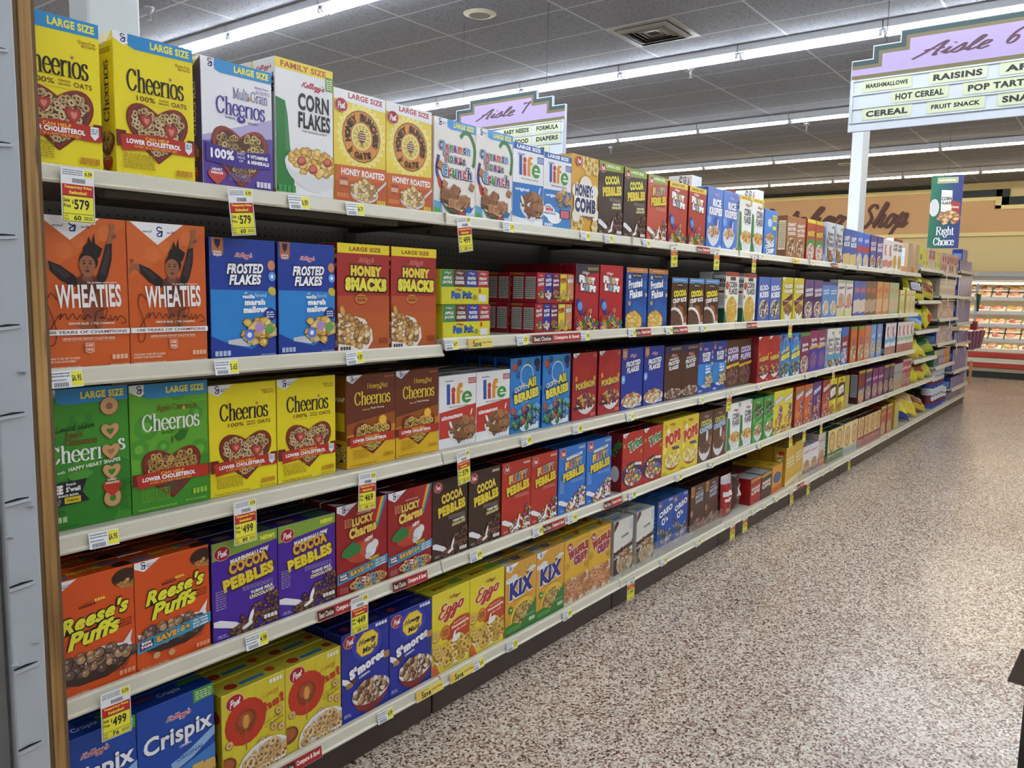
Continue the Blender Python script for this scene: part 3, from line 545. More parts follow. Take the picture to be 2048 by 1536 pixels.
def d_hcb(a):
    a.p([(0, 60), (100, 66), (100, 20), (0, 24)], 'dca044'); R = random.Random(2)
    for x, y in ((48, 92), (60, 84), (75, 92), (88, 86), (62, 97), (10, 10), (28, 5), (34, 14), (88, 10)):
        for j in range(6): t = j*PI/3; a.e(x+9*math.cos(t), y+5.6*math.sin(t), 6, 'b98f3c'); a.e(x+9*math.cos(t), y+5.8*math.sin(t), 4.8, 'e9cf86')
    for x, y, r in ((14, 54, 14), (84, 56, 14), (16, 22, 14), (88, 26, 14), (50, 60, 24)): a.e(x, y, r, 'f0eadc', r*.6)
    a.r(8, 22, 92, 58, 'f0eadc'); a.post(24, 92, 12); a.t('HONEY:', 44, 55, 66, 16, '1d2a5c', .07, ol='ffffff'); a.t('COMB', 50, 36, 78, 19, '1d2a5c', .07, ol='ffffff'); a.t('BIG REAL HONEY', 62, 22, 46, 2.4, '3a4a7a', .03); a.t('FLAVOR', 66, 19, 18, 1.6, '3a4a7a'); a.nut(78, 6, 18, 5, 'f6e9b0')
def pebbles(a, w1, w1c, dark, sub=True, marsh=False, lg=False, cer=CHOC, sw='TURNS MILK'):
    if lg: a.p([(0, 100), (100, 100), (100, 90), (0, 87)], '8aa83c'); a.t('LARGE SIZE', 56, 95, 58, 4, 'f4f4e0', .04)
    if marsh == 2: a.p([(0, 100), (100, 100), (100, 89), (0, 82)], '86a83a'); a.t('NEW!', 84, 93.5, 22, 5, 'f6ec4e', .06)
    a.post(15, 91 if not marsh == 2 else 88.5, 12); y = -4 if marsh else 0; a.nut(72, 93, 24, 3.5, 'c9c0b0') if not lg and marsh != 2 else 0
    if marsh: a.t('MARSHMALLOW', 56, 84 if marsh == 1 else 79.5, 60, 5.4, 'f4f4f4', .08, .1, 6, ol='2a2030')
    def blk(t, cx, cy, w, h, cols):
        n = len(t); tot = n
        a.t(t, cx+1, cy-.9, w+5, h*1.08, '3a2412' if cols[0] != 'C' else '2a1a30', .13, 0, 7)
        if len(cols) == 1: a.t(t, cx, cy, w, h, cols[0], .07, 0, 7)
        else:
            a.t(t, cx, cy, w, h, 'f4e6b0', .09, 0, 7); a._n(); a.hold = True
            for i, ch in enumerate(t): x = cx-w/2+w*(i+.5)/n; a.t(ch, x, cy+math.tan(math.radians(7))*(x-cx)*a.W/a.H, w/n*.8, h*.86, cols[i % len(cols)], .07, 0, 7)
            a.hold = False
    if w1c == 'multi': a.lets(w1, 54, 77+y, 62, 12, ['e6c93a', 'd0402e', '7a3f9c', '3f8f3c', 'e08a2c', '3f8fd0'], '3a2412', 'f4e6b0', .07, .07)
    else: blk(w1, 54, 77+y, 60, 12, [w1c])
    blk('PEBBLES', 54, 62+y, 78, 13, ['e8cf34']); a.tiny(44, 48+y, 92, 53+y, 3, tint(dark, .5))
    if sub: a.t(sw, 74, 45+y, 36, 3.4, 'f4f4e6', .06, 0, 4); a.t('CHOCOLATEY' if 'MILK' in sw else '', 74, 40.5+y, 40, 3.8, 'f4e890', .06, 0, 4)
    if marsh: a.tiny(4, 32, 19, 52, 8, tint(dark, .5))
    a.p([(0, 22), (10, 22), (34, 15), (48, 6), (44, 4), (24, 11), (0, 17)], 'eceaf0'); f = lambda x, yy: (yy-2) < (x-8)*.42 and x > 24 or ((x-66)/34)**2+((yy-9)/13)**2 < 1
    a.cer('flake', f, (26, 1, 99, 34), 110, cer, 4.4, 7, '2a1810'); a.e(56, 16, 3, 'f4f4f4', 7, rot=-20); a.e(50, 8, 9, 'f4f4f4', 2, rot=20); a.nut(76, 8 if marsh == 2 else 5, 22, 4, 'f0f0f0'); a.t('NET WT', 12, 6, 12, 1.4, 'e8e8e8', .02); a.t('11 OZ (311g)', 13, 4, 16, 1.4, 'e8e8e8', .02)
def d_cpb(a): pebbles(a, 'COCOA', 'e9cf4a', '3b2318')
def d_cpl(a): pebbles(a, 'COCOA', 'e6e04a', '3b2318', lg=True)
def d_mcp(a): pebbles(a, 'COCOA', 'e0a93a', '3f1f86', marsh=2)
FR2 = ['c8402f', 'dc9a2e', '4d8a3e', '7b4a94', 'e0c34c', 'f2f2f2', 'e8d8c8']
def d_frb(a): pebbles(a, 'FRUITY', 'multi', 'c0341f', False, cer=FR2)
def d_frl(a): pebbles(a, 'FRUITY', 'multi', 'c0492f', False, lg=True, cer=FR2)
def d_mfp(a): pebbles(a, 'FRUITY', 'multi', '2a74cc', False, marsh=1, cer=FR2+['eeb0c0'])
def s_peb(col, t='COCOA PEBBLES'):
    def f(a): a.t(t, 50, 45, 60*a.H/a.W*1, 46*a.W/a.H, col, .06, rot=90); a.e(50, 92, 40, 'a8182a', 5)
    return f
def d_froot(a, top=True):
    if top: a.p([(0, 100), (100, 100), (100, 91), (0, 91)], 'e6cf2c'); a.t('LARGE SIZE', 45, 95.5, 70, 4.2, '8a3a20', .04)
    a.kel(40, 87, 30, 'f0e0e0'); 
    a.lets('FROOT', 46, 77, 66, 10.5, ['ffffff', 'ffffff', '3f8a3c', 'e0a52c', 'ffffff'], '7a1418', 'ffffff', -.06, .08); a.lets('LOOPS', 52, 65, 66, 10.5, ['ffffff', '3f6fc0', '3f8a3c', 'ffffff', 'ffffff'], '7a1418', 'ffffff', -.06, .08)
    a.p([(0, 44), (16, 30), (30, 20), (34, 24), (24, 40), (14, 50)], '2a3a8c') ; a.e(18, 38, 11, '3f7fc8', 7); a.e(18, 38, 9, '5f9fe0', 5.6)
    a.p([(54, 10), (60, 30), (66, 30), (66, 10)], 'f2eeea'); a.cer('ring', lambda x, y: y < 14+8*math.sin(x/14) or ((x-60)/22)**2+((y-18)/14)**2 < 1, (6, 1, 96, 34), 52, FRUIT, 6.5, 3, '5a2a20'); a.nut(4, 3, 22, 4, 'e8b0a8')
def d_frt(a): d_froot(a)
def d_fru(a): d_froot(a, False)
def d_frp(a):
    a.p([(0, 100), (100, 100), (100, 88), (40, 86), (22, 68), (0, 72)], '3a3348'); a.tiny(50, 91, 96, 96, 2, 'd8c848'); d_froot(a, False)
def d_rik(a):
    a.kel(58, 89, 30, 'c8a8c8'); a.t('RICE', 60, 76, 54, 13, 'ffffff', .06, ol='2a4fa8'); a.t('KRISPIES', 54, 62, 84, 13, 'ffffff', .06, ol='2a4fa8'); a.e(14, 48, 12, '7fb0e8', 7); a.e(60, 46, 20, '2f55b0', 8)
    a.p([(58, 26), (70, 50), (76, 50), (68, 26)], 'e4e8f0'); a.bowl(44, 28, 40, 10, 'eceef2', 'e2e6ec', 'flake', 70, ['c8a06c', 'b98350', 'dcc090', 'b0503c', 'e8e8ee'], 6, seed=3, down=1.1); a.nut(80, 3, 18, 4, 'e8e8f0')
def d_cfl(a): d_cf(a, 'LARGE SIZE')
def d_cfm(a): d_cf(a, None); a.r(84, 90, 100, 99, '8fb04c')
def d_ccr(a):
    a.e(40, 72, 18, 'c9d6e6', 9); a.r(62, 76, 92, 90, 'e2e24a'); a.tiny(64, 78, 90, 88, 3, '3a3a2a'); a.r(62, 58, 92, 66, 'e2e24a'); a.bowl(46, 40, 36, 8, 'eceef2', 'e4e4e8', 'ball', 24, TAN, 6, down=1.0)
    a.t('COOKIE', 44, 22, 70, 9, 'ffffff', .08, 0, 8, ol='1a1418'); a.t('CRISP', 50, 11, 62, 11, 'ffffff', .08, 0, 5, ol='1a1418')
def d_che2(a): d_che(a)
def d_acn(a, ):
    for x, y, r in ((20, 66, 15), (60, 93, 12), (88, 44, 13), (10, 50, 12), (84, 74, 9), (40, 50, 8)): a.e(x, y, r, '4c9a2c'); a.e(x, y, r*.45, '6cb83c')
    a.p([(0, 24), (100, 40), (100, 0), (0, 0)], '418f26'); a.gm(); lsize(a, y0=89); a.t('Gluten Free', 88, 84, 18, 2, '8ccf50'); a.ser('Apple Cinnamon', 59, 80, 52, 6.5, '8a2f1c', .09); a.ser('Cheerios', 51, 70, 74, 14, 'f6f8f2', .12); a.e(67, 79, 2.2, 'd6a95c')
    a.t('OATS', 66, 61, 14, 2.6, '3a6a1c', .02); a.tiny(38, 59.8, 56, 62, 2, '3a6a1c'); heartbowl(a, 50, 28, 76, 40, '8d2420', n=140, cols=['b9914c', 'cba55c', 'a27a3c'], straw=False, y0=24)
    a.p([(54, 57), (60, 60), (72, 60.5), (68, 55), (60, 52.5)], '2c7020'); a.r(50, 52, 51.5, 57, '4a2f1c'); ribbon(a, 27, False); a.tiny(10, 8, 46, 18, 7, '6fae3c'); a.nut(76, 8, 20, 4.4, '9ac83c'); a.t('NET WT 14.2 OZ (402g)', 80, 3.6, 28, 1.7, 'b8e070', .02); a.t('Sweetened Whole Grain Oat Cereal', 30, 3, 48, 1.6, 'a8d060')
def d_acl(a):
    a.e(40, 14, 46, '2f8024', 24); a.e(76, 34, 30, '2f8024', 14); a.e(16, 54, 22, '348a28'); a.e(16, 54, 9, '409a2c'); a.heart(44, 74, 26, 14, '348a28'); a.heart(44, 77, 12, 6, '409a2c'); a.gm(30); lsize(a, y0=89)
    a.scr('Limited edition', 38, 72.5, 44, 5, '16301a', .06, .2, rot=4); a.ser('Apple', 36, 66.5, 20, 6, '8a2f1c', .1); a.ser('Cinnamon', 44, 62, 36, 5, '8a2f1c', .1)
    a.ser('Cheeri', 36, 54, 60, 13, 'f6f8f2', .12); a.ser('s', 90, 56, 9, 8.5, 'f6f8f2', .15); a.t('HAPPY HEART SHAPES', 58, 44, 60, 2.8, 'f0f6e8', .04, 0, 4); a.t('with', 20, 41.5, 8, 2, 'f0f6e8', .02, .3, 4)
    a.p([(26, 38), (34, 41), (52, 41), (56, 38), (46, 34), (32, 34)], '4c9a34')
    for y, q in ((85, 0), (72, 1), (57, 1), (42, 1), (17, 0)):
        if q: a.heart(77, y-6, 22, 12, '8a5a34'); a.heart(77, y-5.6, 20.5, 11.2, 'cf9f6e'); a.heart(77, y-5.6, 8.5, 4.6, '3f8a2c' if y != 57 else 'a87a4c')
        else: a.e(77, y, 11, '8a5a34'); a.e(77, y+.2, 10.2, 'cf9f6e'); a.e(77, y, 4, '3f8a2c' if y < 80 else '9a6a40')
    a.heart(77, 24, 22, 12, 'c03424'); a.t('lower', 77, 31, 11, 1.8, 'f6e0d0', .03); a.t('CHOLESTEROL', 77, 28.6, 17, 1.6, 'f6e0d0', .05)
    a.p([(0, 34), (48, 35), (42, 26), (50, 19), (0, 17)], '15181f'); a.t('FREE', 11, 29.5, 20, 6.4, 'ffffff', .07); a.t("S'well", 32, 29, 16, 3.6, 'ffffff', .04); a.t('Snack', 30, 32.6, 11, 2, 'ffffff', .02); a.t('CEREAL SNACK BOWL', 20, 24.8, 36, 1.6, 'ffffff', .04); a.r(22, 19, 40, 23.4, 'd9c21c'); a.t('Cheerios', 31, 21.2, 13, 1.7, '231a12', .03); a.tiny(1, 18.5, 18, 23, 4, 'a0a4ac')
    a.tiny(86, 6, 98, 30, 14, '2a7420'); a.tiny(2, 12, 22, 15, 2, '2a5a1c'); a.nut(1, 6, 24, 4, 'b8d8a0'); a.t('NET WT 14.2 OZ (402g)', 20, 2.4, 32, 1.6, '14401a')
def d_hnc(a):
    a.p([(0, 48), (100, 56), (100, 0), (0, 0)], '9a5418'); a.p([(0, 36), (100, 42), (100, 0), (0, 0)], 'c98a1e'); a.p([(0, 26), (100, 26), (100, 0), (0, 0)], 'e3b722'); a.gm(32); a.t('Gluten Free', 86, 96, 19, 1.9, 'c99a5c')
    a.ser('Honey Nut', 62, 86, 42, 7.5, 'efd24a', .1); a.ser('Cheerios', 52, 74.5, 74, 15, 'ecd648', .12); a.e(68, 84, 2.2, 'e9b84c'); a.t('Real Honey', 62, 62.5, 28, 2.8, 'f4ead0', .02); a.t('made with', 38, 62, 15, 1.8, 'e9c878')
    heartbowl(a, 52, 30, 78, 36, '8d2420', n=150, cols=['c9ac54', 'd9bf6a', 'b0903c'], straw=False); a.e(72, 48, 9, 'd99a2c', 6); a.e(72, 48, 7, 'efbe4c', 4.6); ribbon(a, 30, False); a.tiny(12, 9, 44, 20, 7, 'c29a1c'); a.nut(76, 7, 20, 4, 'c99a1c'); a.t('Sweetened Whole Grain Oat Cereal', 32, 3, 54, 1.6, '8a6410')
def d_wheat(a):
    a.p([(0, 100), (100, 100), (100, 96), (0, 60)], 'd5692c'); a.e(30, 78, 9, 'da7436'); a.e(46, 84, 7, 'da7436'); a.e(76, 90, 9, 'da7436')
    a.gm(ctr=True)
    # printed photograph of a gymnast with raised arms, dark hair in a high bun
    sk, sk2, lt, l2 = '9a6244', '7c4a34', '1d1418', '3a2a2a'
    a.p([(48, 56), (64, 58), (72, 48), (70, 32), (60, 24), (50, 30), (46, 44)], '8a4426'); a.p([(40, 30), (56, 34), (72, 33), (64, 24), (52, 22)], '9c5428')
    a.p([(13, 71), (26, 68), (40, 62), (46, 58), (38, 54), (24, 59), (14, 65)], lt); a.p([(15, 70), (26, 66.5), (36, 62), (30, 60), (18, 66)], l2)
    a.p([(13, 71), (14, 66), (9, 68), (4, 65.5), (2, 68), (5, 71)], sk); a.p([(2, 68), (0.7, 65), (2.5, 63.5), (4.5, 66)], sk); a.p([(4, 71), (2, 74), (8, 73.5)], sk2)
    a.p([(62, 58), (66, 64), (72, 74), (76, 83), (83, 84), (82, 73), (77, 62), (70, 54)], lt); a.p([(68, 64), (74, 75), (78, 82), (81, 80), (78, 70), (74, 62)], l2)
    a.p([(77, 83), (82, 84), (86, 91), (87, 96), (85, 97.5), (83, 94), (82, 97), (80.6, 96), (81, 91), (79, 88)], sk); a.p([(82, 89), (87, 90), (89, 88.5), (84, 87)], sk2)
    a.p([(42, 60), (50, 63), (62, 62), (66, 58), (64, 50), (46, 50), (42, 56)], '5a2a20'); a.e(54, 62, 6.5, sk2, 4.5); a.r(48, 62, 60, 64, '1a1214')
    a.e(60, 78, 10, '17100f', 5.6); a.p([(54, 80), (57, 88), (60, 83), (63, 90), (64, 83), (72, 80), (68, 74)], '17100f'); a.e(56, 71.5, 10.4, '17100f', 7)
    a.e(54.3, 68.6, 9, sk, 6.6); a.e(54.3, 67.4, 8, sk, 6.6); a.e(50.8, 69.8, 1.5, '1c1210', .55); a.e(57.6, 69.8, 1.5, '1c1210', .55); a.r(49, 71.2, 52.6, 71.7, '2a1814'); a.r(56, 71.2, 59.6, 71.7, '2a1814'); a.e(54, 67.4, 1.2, sk2, .7); a.e(54, 64.9, 2.4, '5c241f', .75)
    a.t('The Breakfast of Champions', 70, 57.4, 34, 1.5, 'f6e6da', .02, 0, 1.5); a.fit(type_text('WHEATIES', .03), 55, 48.5, 72, 15.5, 'f7f5f2', 1.5)
    q = lambda pts, wd: a.raw(*stroke_poly(crom([(x*a.W/100, y*a.H/100) for x, y in pts]), lambda u, v: wd*a.W), '2a1216')
    q([(20, 46), (14, 50), (10, 44), (15, 34), (18, 26), (16, 18), (10, 17), (10, 24), (17, 32), (24, 37), (22, 33)], .009); q([(22, 33), (28, 37), (31, 33), (36, 37), (40, 33), (44, 36), (48, 33), (52, 36), (56, 34)], .009)
    q([(62, 38), (60, 30), (64, 25)], .009); q([(62, 38), (74, 40), (72, 35), (66, 34), (76, 33), (70, 30), (64, 31)], .009); q([(78, 36), (79, 32), (84, 35), (85, 32), (89, 35), (93, 34), (96, 31), (90, 30)], .009)
    a.t('SIMONE BILES', 42, 30.4, 22, 1.5, 'f6e2d2', .03); a.t('I', 56, 30.4, .5, 1.6, 'f6e2d2', .02); a.t('THE CHAMPION', 70, 30.4, 24, 1.5, 'f6e2d2', .03); a.r(0, 23, 100, 26.6, 'f4f2f0'); a.t('100 YEARS OF CHAMPIONS', 52, 24.8, 88, 1.9, '6a3a2c', .02)
    a.t('LIMITED EDITION CENTURY COLLECTOR SERIES', 53, 20.4, 58, 1.5, 'f2d8c4', .03); a.r(24, 18.9, 82, 19.1, 'e8c0a0'); a.p([(48, 17.6), (58, 17.6), (58, 11.6), (53, 10.6), (48, 11.6)], 'ead2c0'); a.p([(48.6, 17.2), (57.4, 17.2), (57.4, 11.9), (53, 11), (48.6, 11.9)], 'd15f24'); a.t('100', 53, 15.8, 7, 1.8, 'f6e6da', .03); a.t('WHEATIES', 53, 13, 7, 1.8, 'f6e6da', .04)
    a.t('WHOLE GRAIN TO HELP KEEP YOU FUELED', 22, 7.8, 39, 1.4, 'f2d8c4', .03); a.t('8 VITAMINS TO HELP UNLOCK ENERGY', 20, 5.8, 35, 1.4, 'f2d8c4', .03); a.nut(78, 5.8, 19, 3.2, 'eab898'); a.t('TOASTED 100% WHOLE WHEAT FLAKES', 22, 1.8, 40, 1.4, 'f2d8c4', .03); a.t('NET WT 15.6 OZ (442g)', 87, 1.8, 22, 1.5, 'f2d8c4', .03)
def d_ffv(a):
    a.p([(0, 58), (100, 57), (100, 20), (60, 8), (30, 12), (0, 20)], '2b86d4'); a.p([(3, 100), (20, 100), (20, 87), (11.5, 84), (3, 87)], 'b26a42'); a.t('SCHOOL', 11.5, 88.4, 12, 1.8, 'e8e8f0', .05); a.t('SPORTS', 11.5, 86, 12, 1.8, 'e8e8f0', .05); a.p([(7, 98.6), (16, 98.6), (15, 94), (11.5, 91), (8, 94)], '1a2244')
    a.kel(50, 86, 27, 'c23048', 'ffffff'); a.t('FROSTED', 52, 75.5, 56, 8.6, 'ffffff', .05, .25, 1.5, ol='101a4a', ow=.09); a.t('FLAKES', 52, 66.4, 50, 8.6, 'ffffff', .05, .25, 1.5, ol='101a4a', ow=.09)
    a.e(93, 79, 6, 'cf8a6c', 4.4); a.e(94, 69.5, 6, '5f9fe8', 4); a.e(94, 69.5, 2.4, 'ffffff', 1.6); a.e(94, 57, 7, 'cdb84c', 3.6, rot=-30)
    a.t('with', 52, 55.4, 5, 1.6, 'ffffff', .02); a.t('vanilla', 56, 52.4, 19, 3.4, 'ffffff', .05); a.t('flavored', 75, 53.6, 18, 3.6, 'c8e2f8', .0); a.t('marsh', 66, 47.6, 32, 5.2, 'ffffff', .07, 0, 1); a.t('mallows', 67, 41.4, 38, 5.6, 'ffffff', .07, 0, 2)
    a.e(90, 37, 10, '1b2f86', 5.6); a.tiny(84, 34, 96, 40, 3, 'e8eef8'); a.p([(24, 16), (52, 18), (60, 12), (54, 10), (24, 13)], 'c9ced6'); a.e(72, 22, 26, '8a6a30', 8, rot=18); a.cer('flake', *a.ein(72, 23, 26, 10), 40, GOLD+['cbb470'], 7.5, 3); a.e(72, 26, 7, 'b48fcf', 4.6); a.e(88, 24.5, 7, '6aa85c', 4.6); a.e(56, 20, 8, '5f7fd8', 5); a.e(56, 20, 3.6, 'eef0f8', 2.2)
    a.nut(4, 3.4, 24, 4.2, 'b9c9ea'); a.t('NET WT 13.6 OZ (387g)', 86, 2.6, 23, 1.5, 'c9d4f0', .02)
def d_ffb(a):
    a.p([(3, 100), (24, 100), (24, 85), (13, 81), (3, 85)], 'b26a42'); a.tiny(6, 86, 22, 96, 4, 'f0e0d0'); a.kel(52, 87, 30, 'c23048', 'ffffff'); a.t('FROSTED', 52, 75, 66, 9, 'ffffff', .05, .2, 4, ol='101a4a', ow=.09); a.t('FLAKES', 52, 65, 58, 9, 'ffffff', .05, .2, 4, ol='101a4a', ow=.09)
    a.e(8, 50, 9, '7fb4e8', 7); a.t('8', 8, 50, 5, 5, 'ffffff', .04); a.bowl(50, 14, 48, 12, 'f0ece4', 'e8e8ea', 'flake', 70, ['d9bd84', 'e9dcc0', 'c9a060', 'c2503c'], 7, seed=8, down=.5); a.nut(70, 3, 24, 3.5, 'c9d4f0')
def d_ffc(a):
    a.p([(0, 100), (100, 100), (100, 90), (0, 86)], '31295c'); a.tiny(34, 92, 90, 97, 2, 'cfc060'); a.kel(52, 82, 34, 'c23048', 'f0e0e0'); a.t('CHOCOLATE', 50, 76, 52, 4, 'f4f0e8', .06, .1, 3); a.t('FROSTED', 50, 69, 64, 7.5, 'ffffff', .05, .2, 4, ol='20120c', ow=.09); a.t('FLAKES', 50, 60, 56, 7.5, 'ffffff', .05, .2, 4, ol='20120c', ow=.09)
    a.bowl(50, 12, 50, 9, 'd8c8b8', '6a4632', 'flake', 70, CHOC+['cfb8a4', '8a5a40'], 7, seed=8, down=.4)
def d_cff(a):
    a.p([(3, 98), (26, 98), (26, 78), (14, 74), (3, 78)], 'd08a3c'); a.tiny(6, 80, 23, 94, 5, '5a3018'); a.kel(62, 90, 34, 'c8a0a0'); a.t('CHOCOLATE', 60, 82, 50, 4.4, 'b0c8e0', .06, .1, 3); a.t('FROSTED', 60, 74, 58, 8, 'c8daf0', .05, .2, 4, ol='20120c', ow=.09); a.t('FLAKES', 60, 64, 52, 8, 'c8daf0', .05, .2, 4, ol='20120c', ow=.09)
    a.e(10, 40, 9, 'b88070', 7); a.cer('flake', *a.ein(56, 10, 50, 14), 60, CHOC+['b08a78', '8a5a48'], 8, 8)
def d_hsm(a):
    a.p([(0, 52), (100, 52), (100, 0), (0, 0)], 'b8542c'); a.p([(0, 36), (100, 36), (100, 0), (0, 0)], 'bb5c26'); a.r(0, 91, 100, 100, 'ead729'); a.t('LARGE SIZE', 52, 95, 60, 3.9, '9a4a20', .04); a.kel(54, 84.5, 30, 'b5162c', 'e0b0a0')
    a.t('HONEY', 54, 75, 60, 10, 'e9cf4a', .09, 0, -1, ol='4a1c10', ow=.1); a.t('SMACKS', 54, 62.5, 80, 12.5, 'e9df4a', .09, 0, -1, ol='4a1c10', ow=.1); a.e(44, 49, 13, '6a2a14', 5.4); a.e(44, 49, 12.2, 'cc7a34', 4.8); a.t('GOOD!', 44, 48, 16, 2.6, '4a1c10', .05); a.t('HONEY SMACKIN', 44, 51, 18, 1.4, '4a1c10')
    a.p([(0, 36), (26, 34), (50, 30), (64, 20), (66, 10), (56, 2), (0, 0)], 'e9e6e2'); a.cer('flake', lambda x, y: (x/58)**2+((y-16)/17)**2 < 1, (1, 3, 60, 34), 80, ['b9843c', 'd0a058', '9c6a2c', 'e4cfa0'], 6.4, 4, '5a3416'); a.e(8, 38, 5, '9c6a2c', 5.6, rot=20); a.e(8, 38, 4, 'd0a058', 4.6, rot=20); a.p([(0, 0), (32, 0), (30, 5), (0, 8)], 'e9e6e2'); a.nut(4, 1.6, 20, 3.4, '3a3a3a'); a.tiny(78, 6, 96, 12, 3, '7a2c10')
def d_ffs(a):
    a.r(0, 92, 100, 100, 'c98344'); a.tiny(20, 95, 80, 97, 1, 'f2dcc0'); a.r(28, 84, 72, 91, '15181f'); a.t('Best Choice', 50, 87.5, 38, 3.6, 'e8d8b0', .02); a.t('Frosted', 42, 74, 64, 14, 'ffffff', .05, 0, 6, ol='122a66', ow=.05); a.t('Flakes', 46, 58, 60, 14, 'ffffff', .05, 0, 6, ol='122a66', ow=.05)
    a.p([(30, 40), (42, 46), (64, 44), (80, 36), (90, 40), (100, 30), (100, 0), (0, 0), (0, 12)], '1f62b0'); a.e(14, 85, 6, 'd9c89a', 3.4); a.e(94, 56, 5, 'd9c89a', 3.6); a.e(16, 42, 6, 'd0b060', 4); a.tiny(80, 66, 96, 80, 4, '5f8fd0')
    a.e(36, 12, 44, '8a4a26', 18); a.e(36, 12, 40, 'e0bb52', 16); a.cer('flake', *a.ein(36, 12, 37, 16), 80, GOLD+['f0dc98'], 6, 5, 'a88030'); a.p([(78, 0), (100, 0), (100, 8), (84, 10)], '163a7a')
def d_ccs(a):
    a.r(0, 89, 100, 100, '5c8fc4'); a.tiny(10, 93, 90, 97, 1, 'c8dcf0'); a.r(34, 80, 66, 90, '15181f'); a.t('Best Choice', 50, 85, 28, 3.4, 'e8d8b0', .02); a.t('COCOA', 52, 68, 80, 14, 'd9cf3a', .11, 0, 4, ol='2e1a10', ow=.07); a.t('CRISP RICE', 50, 54, 84, 9, 'f0ece4', .06, 0, 4)
    a.p([(40, 44), (70, 40), (84, 20), (100, 24), (100, 0), (60, 0)], 'a05a30'); a.tiny(8, 40, 28, 48, 4, 'b8a898'); a.e(20, 2, 62, 'e9e6e2', 38); a.e(18, 0, 55, '7a5a48', 34); a.cer('ball', lambda x, y: ((x-18)/52)**2+(y/33)**2 < 1, (1, 1, 70, 33), 120, CHOC, 3.2, 5); a.nut(82, 3, 16, 4, 'f0f0f0')
def d_cfs2(a):
    a.r(0, 92, 100, 100, 'a83a2c'); a.r(34, 84, 74, 91, '3a3f38'); a.t('CORN', 56, 76, 60, 12, '14161c', .04); a.t('FLAKES', 58, 63, 66, 12, '14161c', .04); a.e(12, 74, 12, 'b8402c', 8); a.e(6, 52, 8, '9aa83c', 4); a.p([(0, 26), (20, 20), (20, 0), (0, 0)], '2f6a3c'); a.e(50, 26, 44, 'e6e2d4', 30); a.e(50, 25, 40, 'd9b23c', 28); a.cer('flake', *a.ein(50, 25, 38, 26), 110, GOLD+['caa030'], 6, 3, '9a7424'); a.nut(78, 2, 20, 3.5, '4a7a50')
def s_cfs2(a): a.r(0, 94, 100, 100, '8a8a8a'); a.t('CORN', 50, 84, 92, 8, '14161c', .04); a.t('FLAKES', 50, 75, 92, 7, '14161c', .04); a.r(10, 60, 90, 64, '8a2f20'); a.tiny(12, 36, 88, 56, 8, 'aaa090'); a.r(0, 0, 100, 30, '23583a')
def d_berry(a):
    for x, y, r, c in ((14, 88, 9, 'b8503c'), (28, 94, 7, '3a3a5c'), (58, 90, 7, '4a8a3c'), (88, 84, 7, '3a3a5c'), (24, 78, 7, '2f5fb0'), (12, 52, 8, '2f5fb0'), (10, 30, 8, 'c25a48')): a.e(x, y, r, '12284c'); a.e(x-.6, y+.4, r*.88, c)
    a.e(86, 92, 10, '10204c', 6); a.e(52, 76, 22, 'f2f4f6', 15); a.e(52, 76, 20, '2b86d4', 13.4)
    a.t('OOPS!', 30, 60, 36, 7, 'ffffff', .02, .2, 14, ol='10204c'); a.t('All', 68, 66, 30, 13, 'e8d93a', .06, 0, 8, ol='10204c', ow=.07); a.t('BERRIES', 52, 49, 82, 13, 'eadb58', .08, 0, 8, ol='14284c', ow=.08); a.tiny(30, 40, 60, 42, 1, '9ac4ec')
    a.e(40, 38, 7, '3f8fd0', 4.5); a.p([(10, 16), (92, 30), (94, 2), (40, 1)], 'dfe6ec'); a.cer('ball', lambda x, y: ((x-52)/50)**2+((y-20-(x-50)*.12)/14)**2 < 1, (4, 6, 98, 36), 64, ['3f8a4c', 'b8503c', '4f9ac8', '3c3f5c', '5aa05c', '2f6a8c'], 7, 4, '16283c'); a.nut(70, 4, 24, 4, 'f0f4f8')
def d_pkm(a):
    a.gm(28); a.p([(34, 50), (30, 78), (50, 84), (72, 78), (70, 50)], 'b03024'); a.tiny(84, 92, 97, 97, 2, 'e0a060')
    a.t('POK\u00c9MON', 52, 52, 84, 14, '2a2f66', .16, 0, 4); a.t('POK\u00c9MON', 52, 52.4, 80, 12.4, 'd9bc3c', .08, 0, 4); a.e(14, 62, 5, 'd99a3c', 4); a.e(90, 60, 5, 'd99a3c', 4)
    a.bowl(56, 26, 40, 13, 'eceae6', 'e0dedc', 'ball', 78, ['7a3428', 'a8402f', '5a2a22', 'd0a04c', '6a3a5c'], 6, seed=2, down=.7); a.r(4, 16, 34, 20, '3a2a4c'); a.nut(76, 3, 22, 5, 'e07a70')
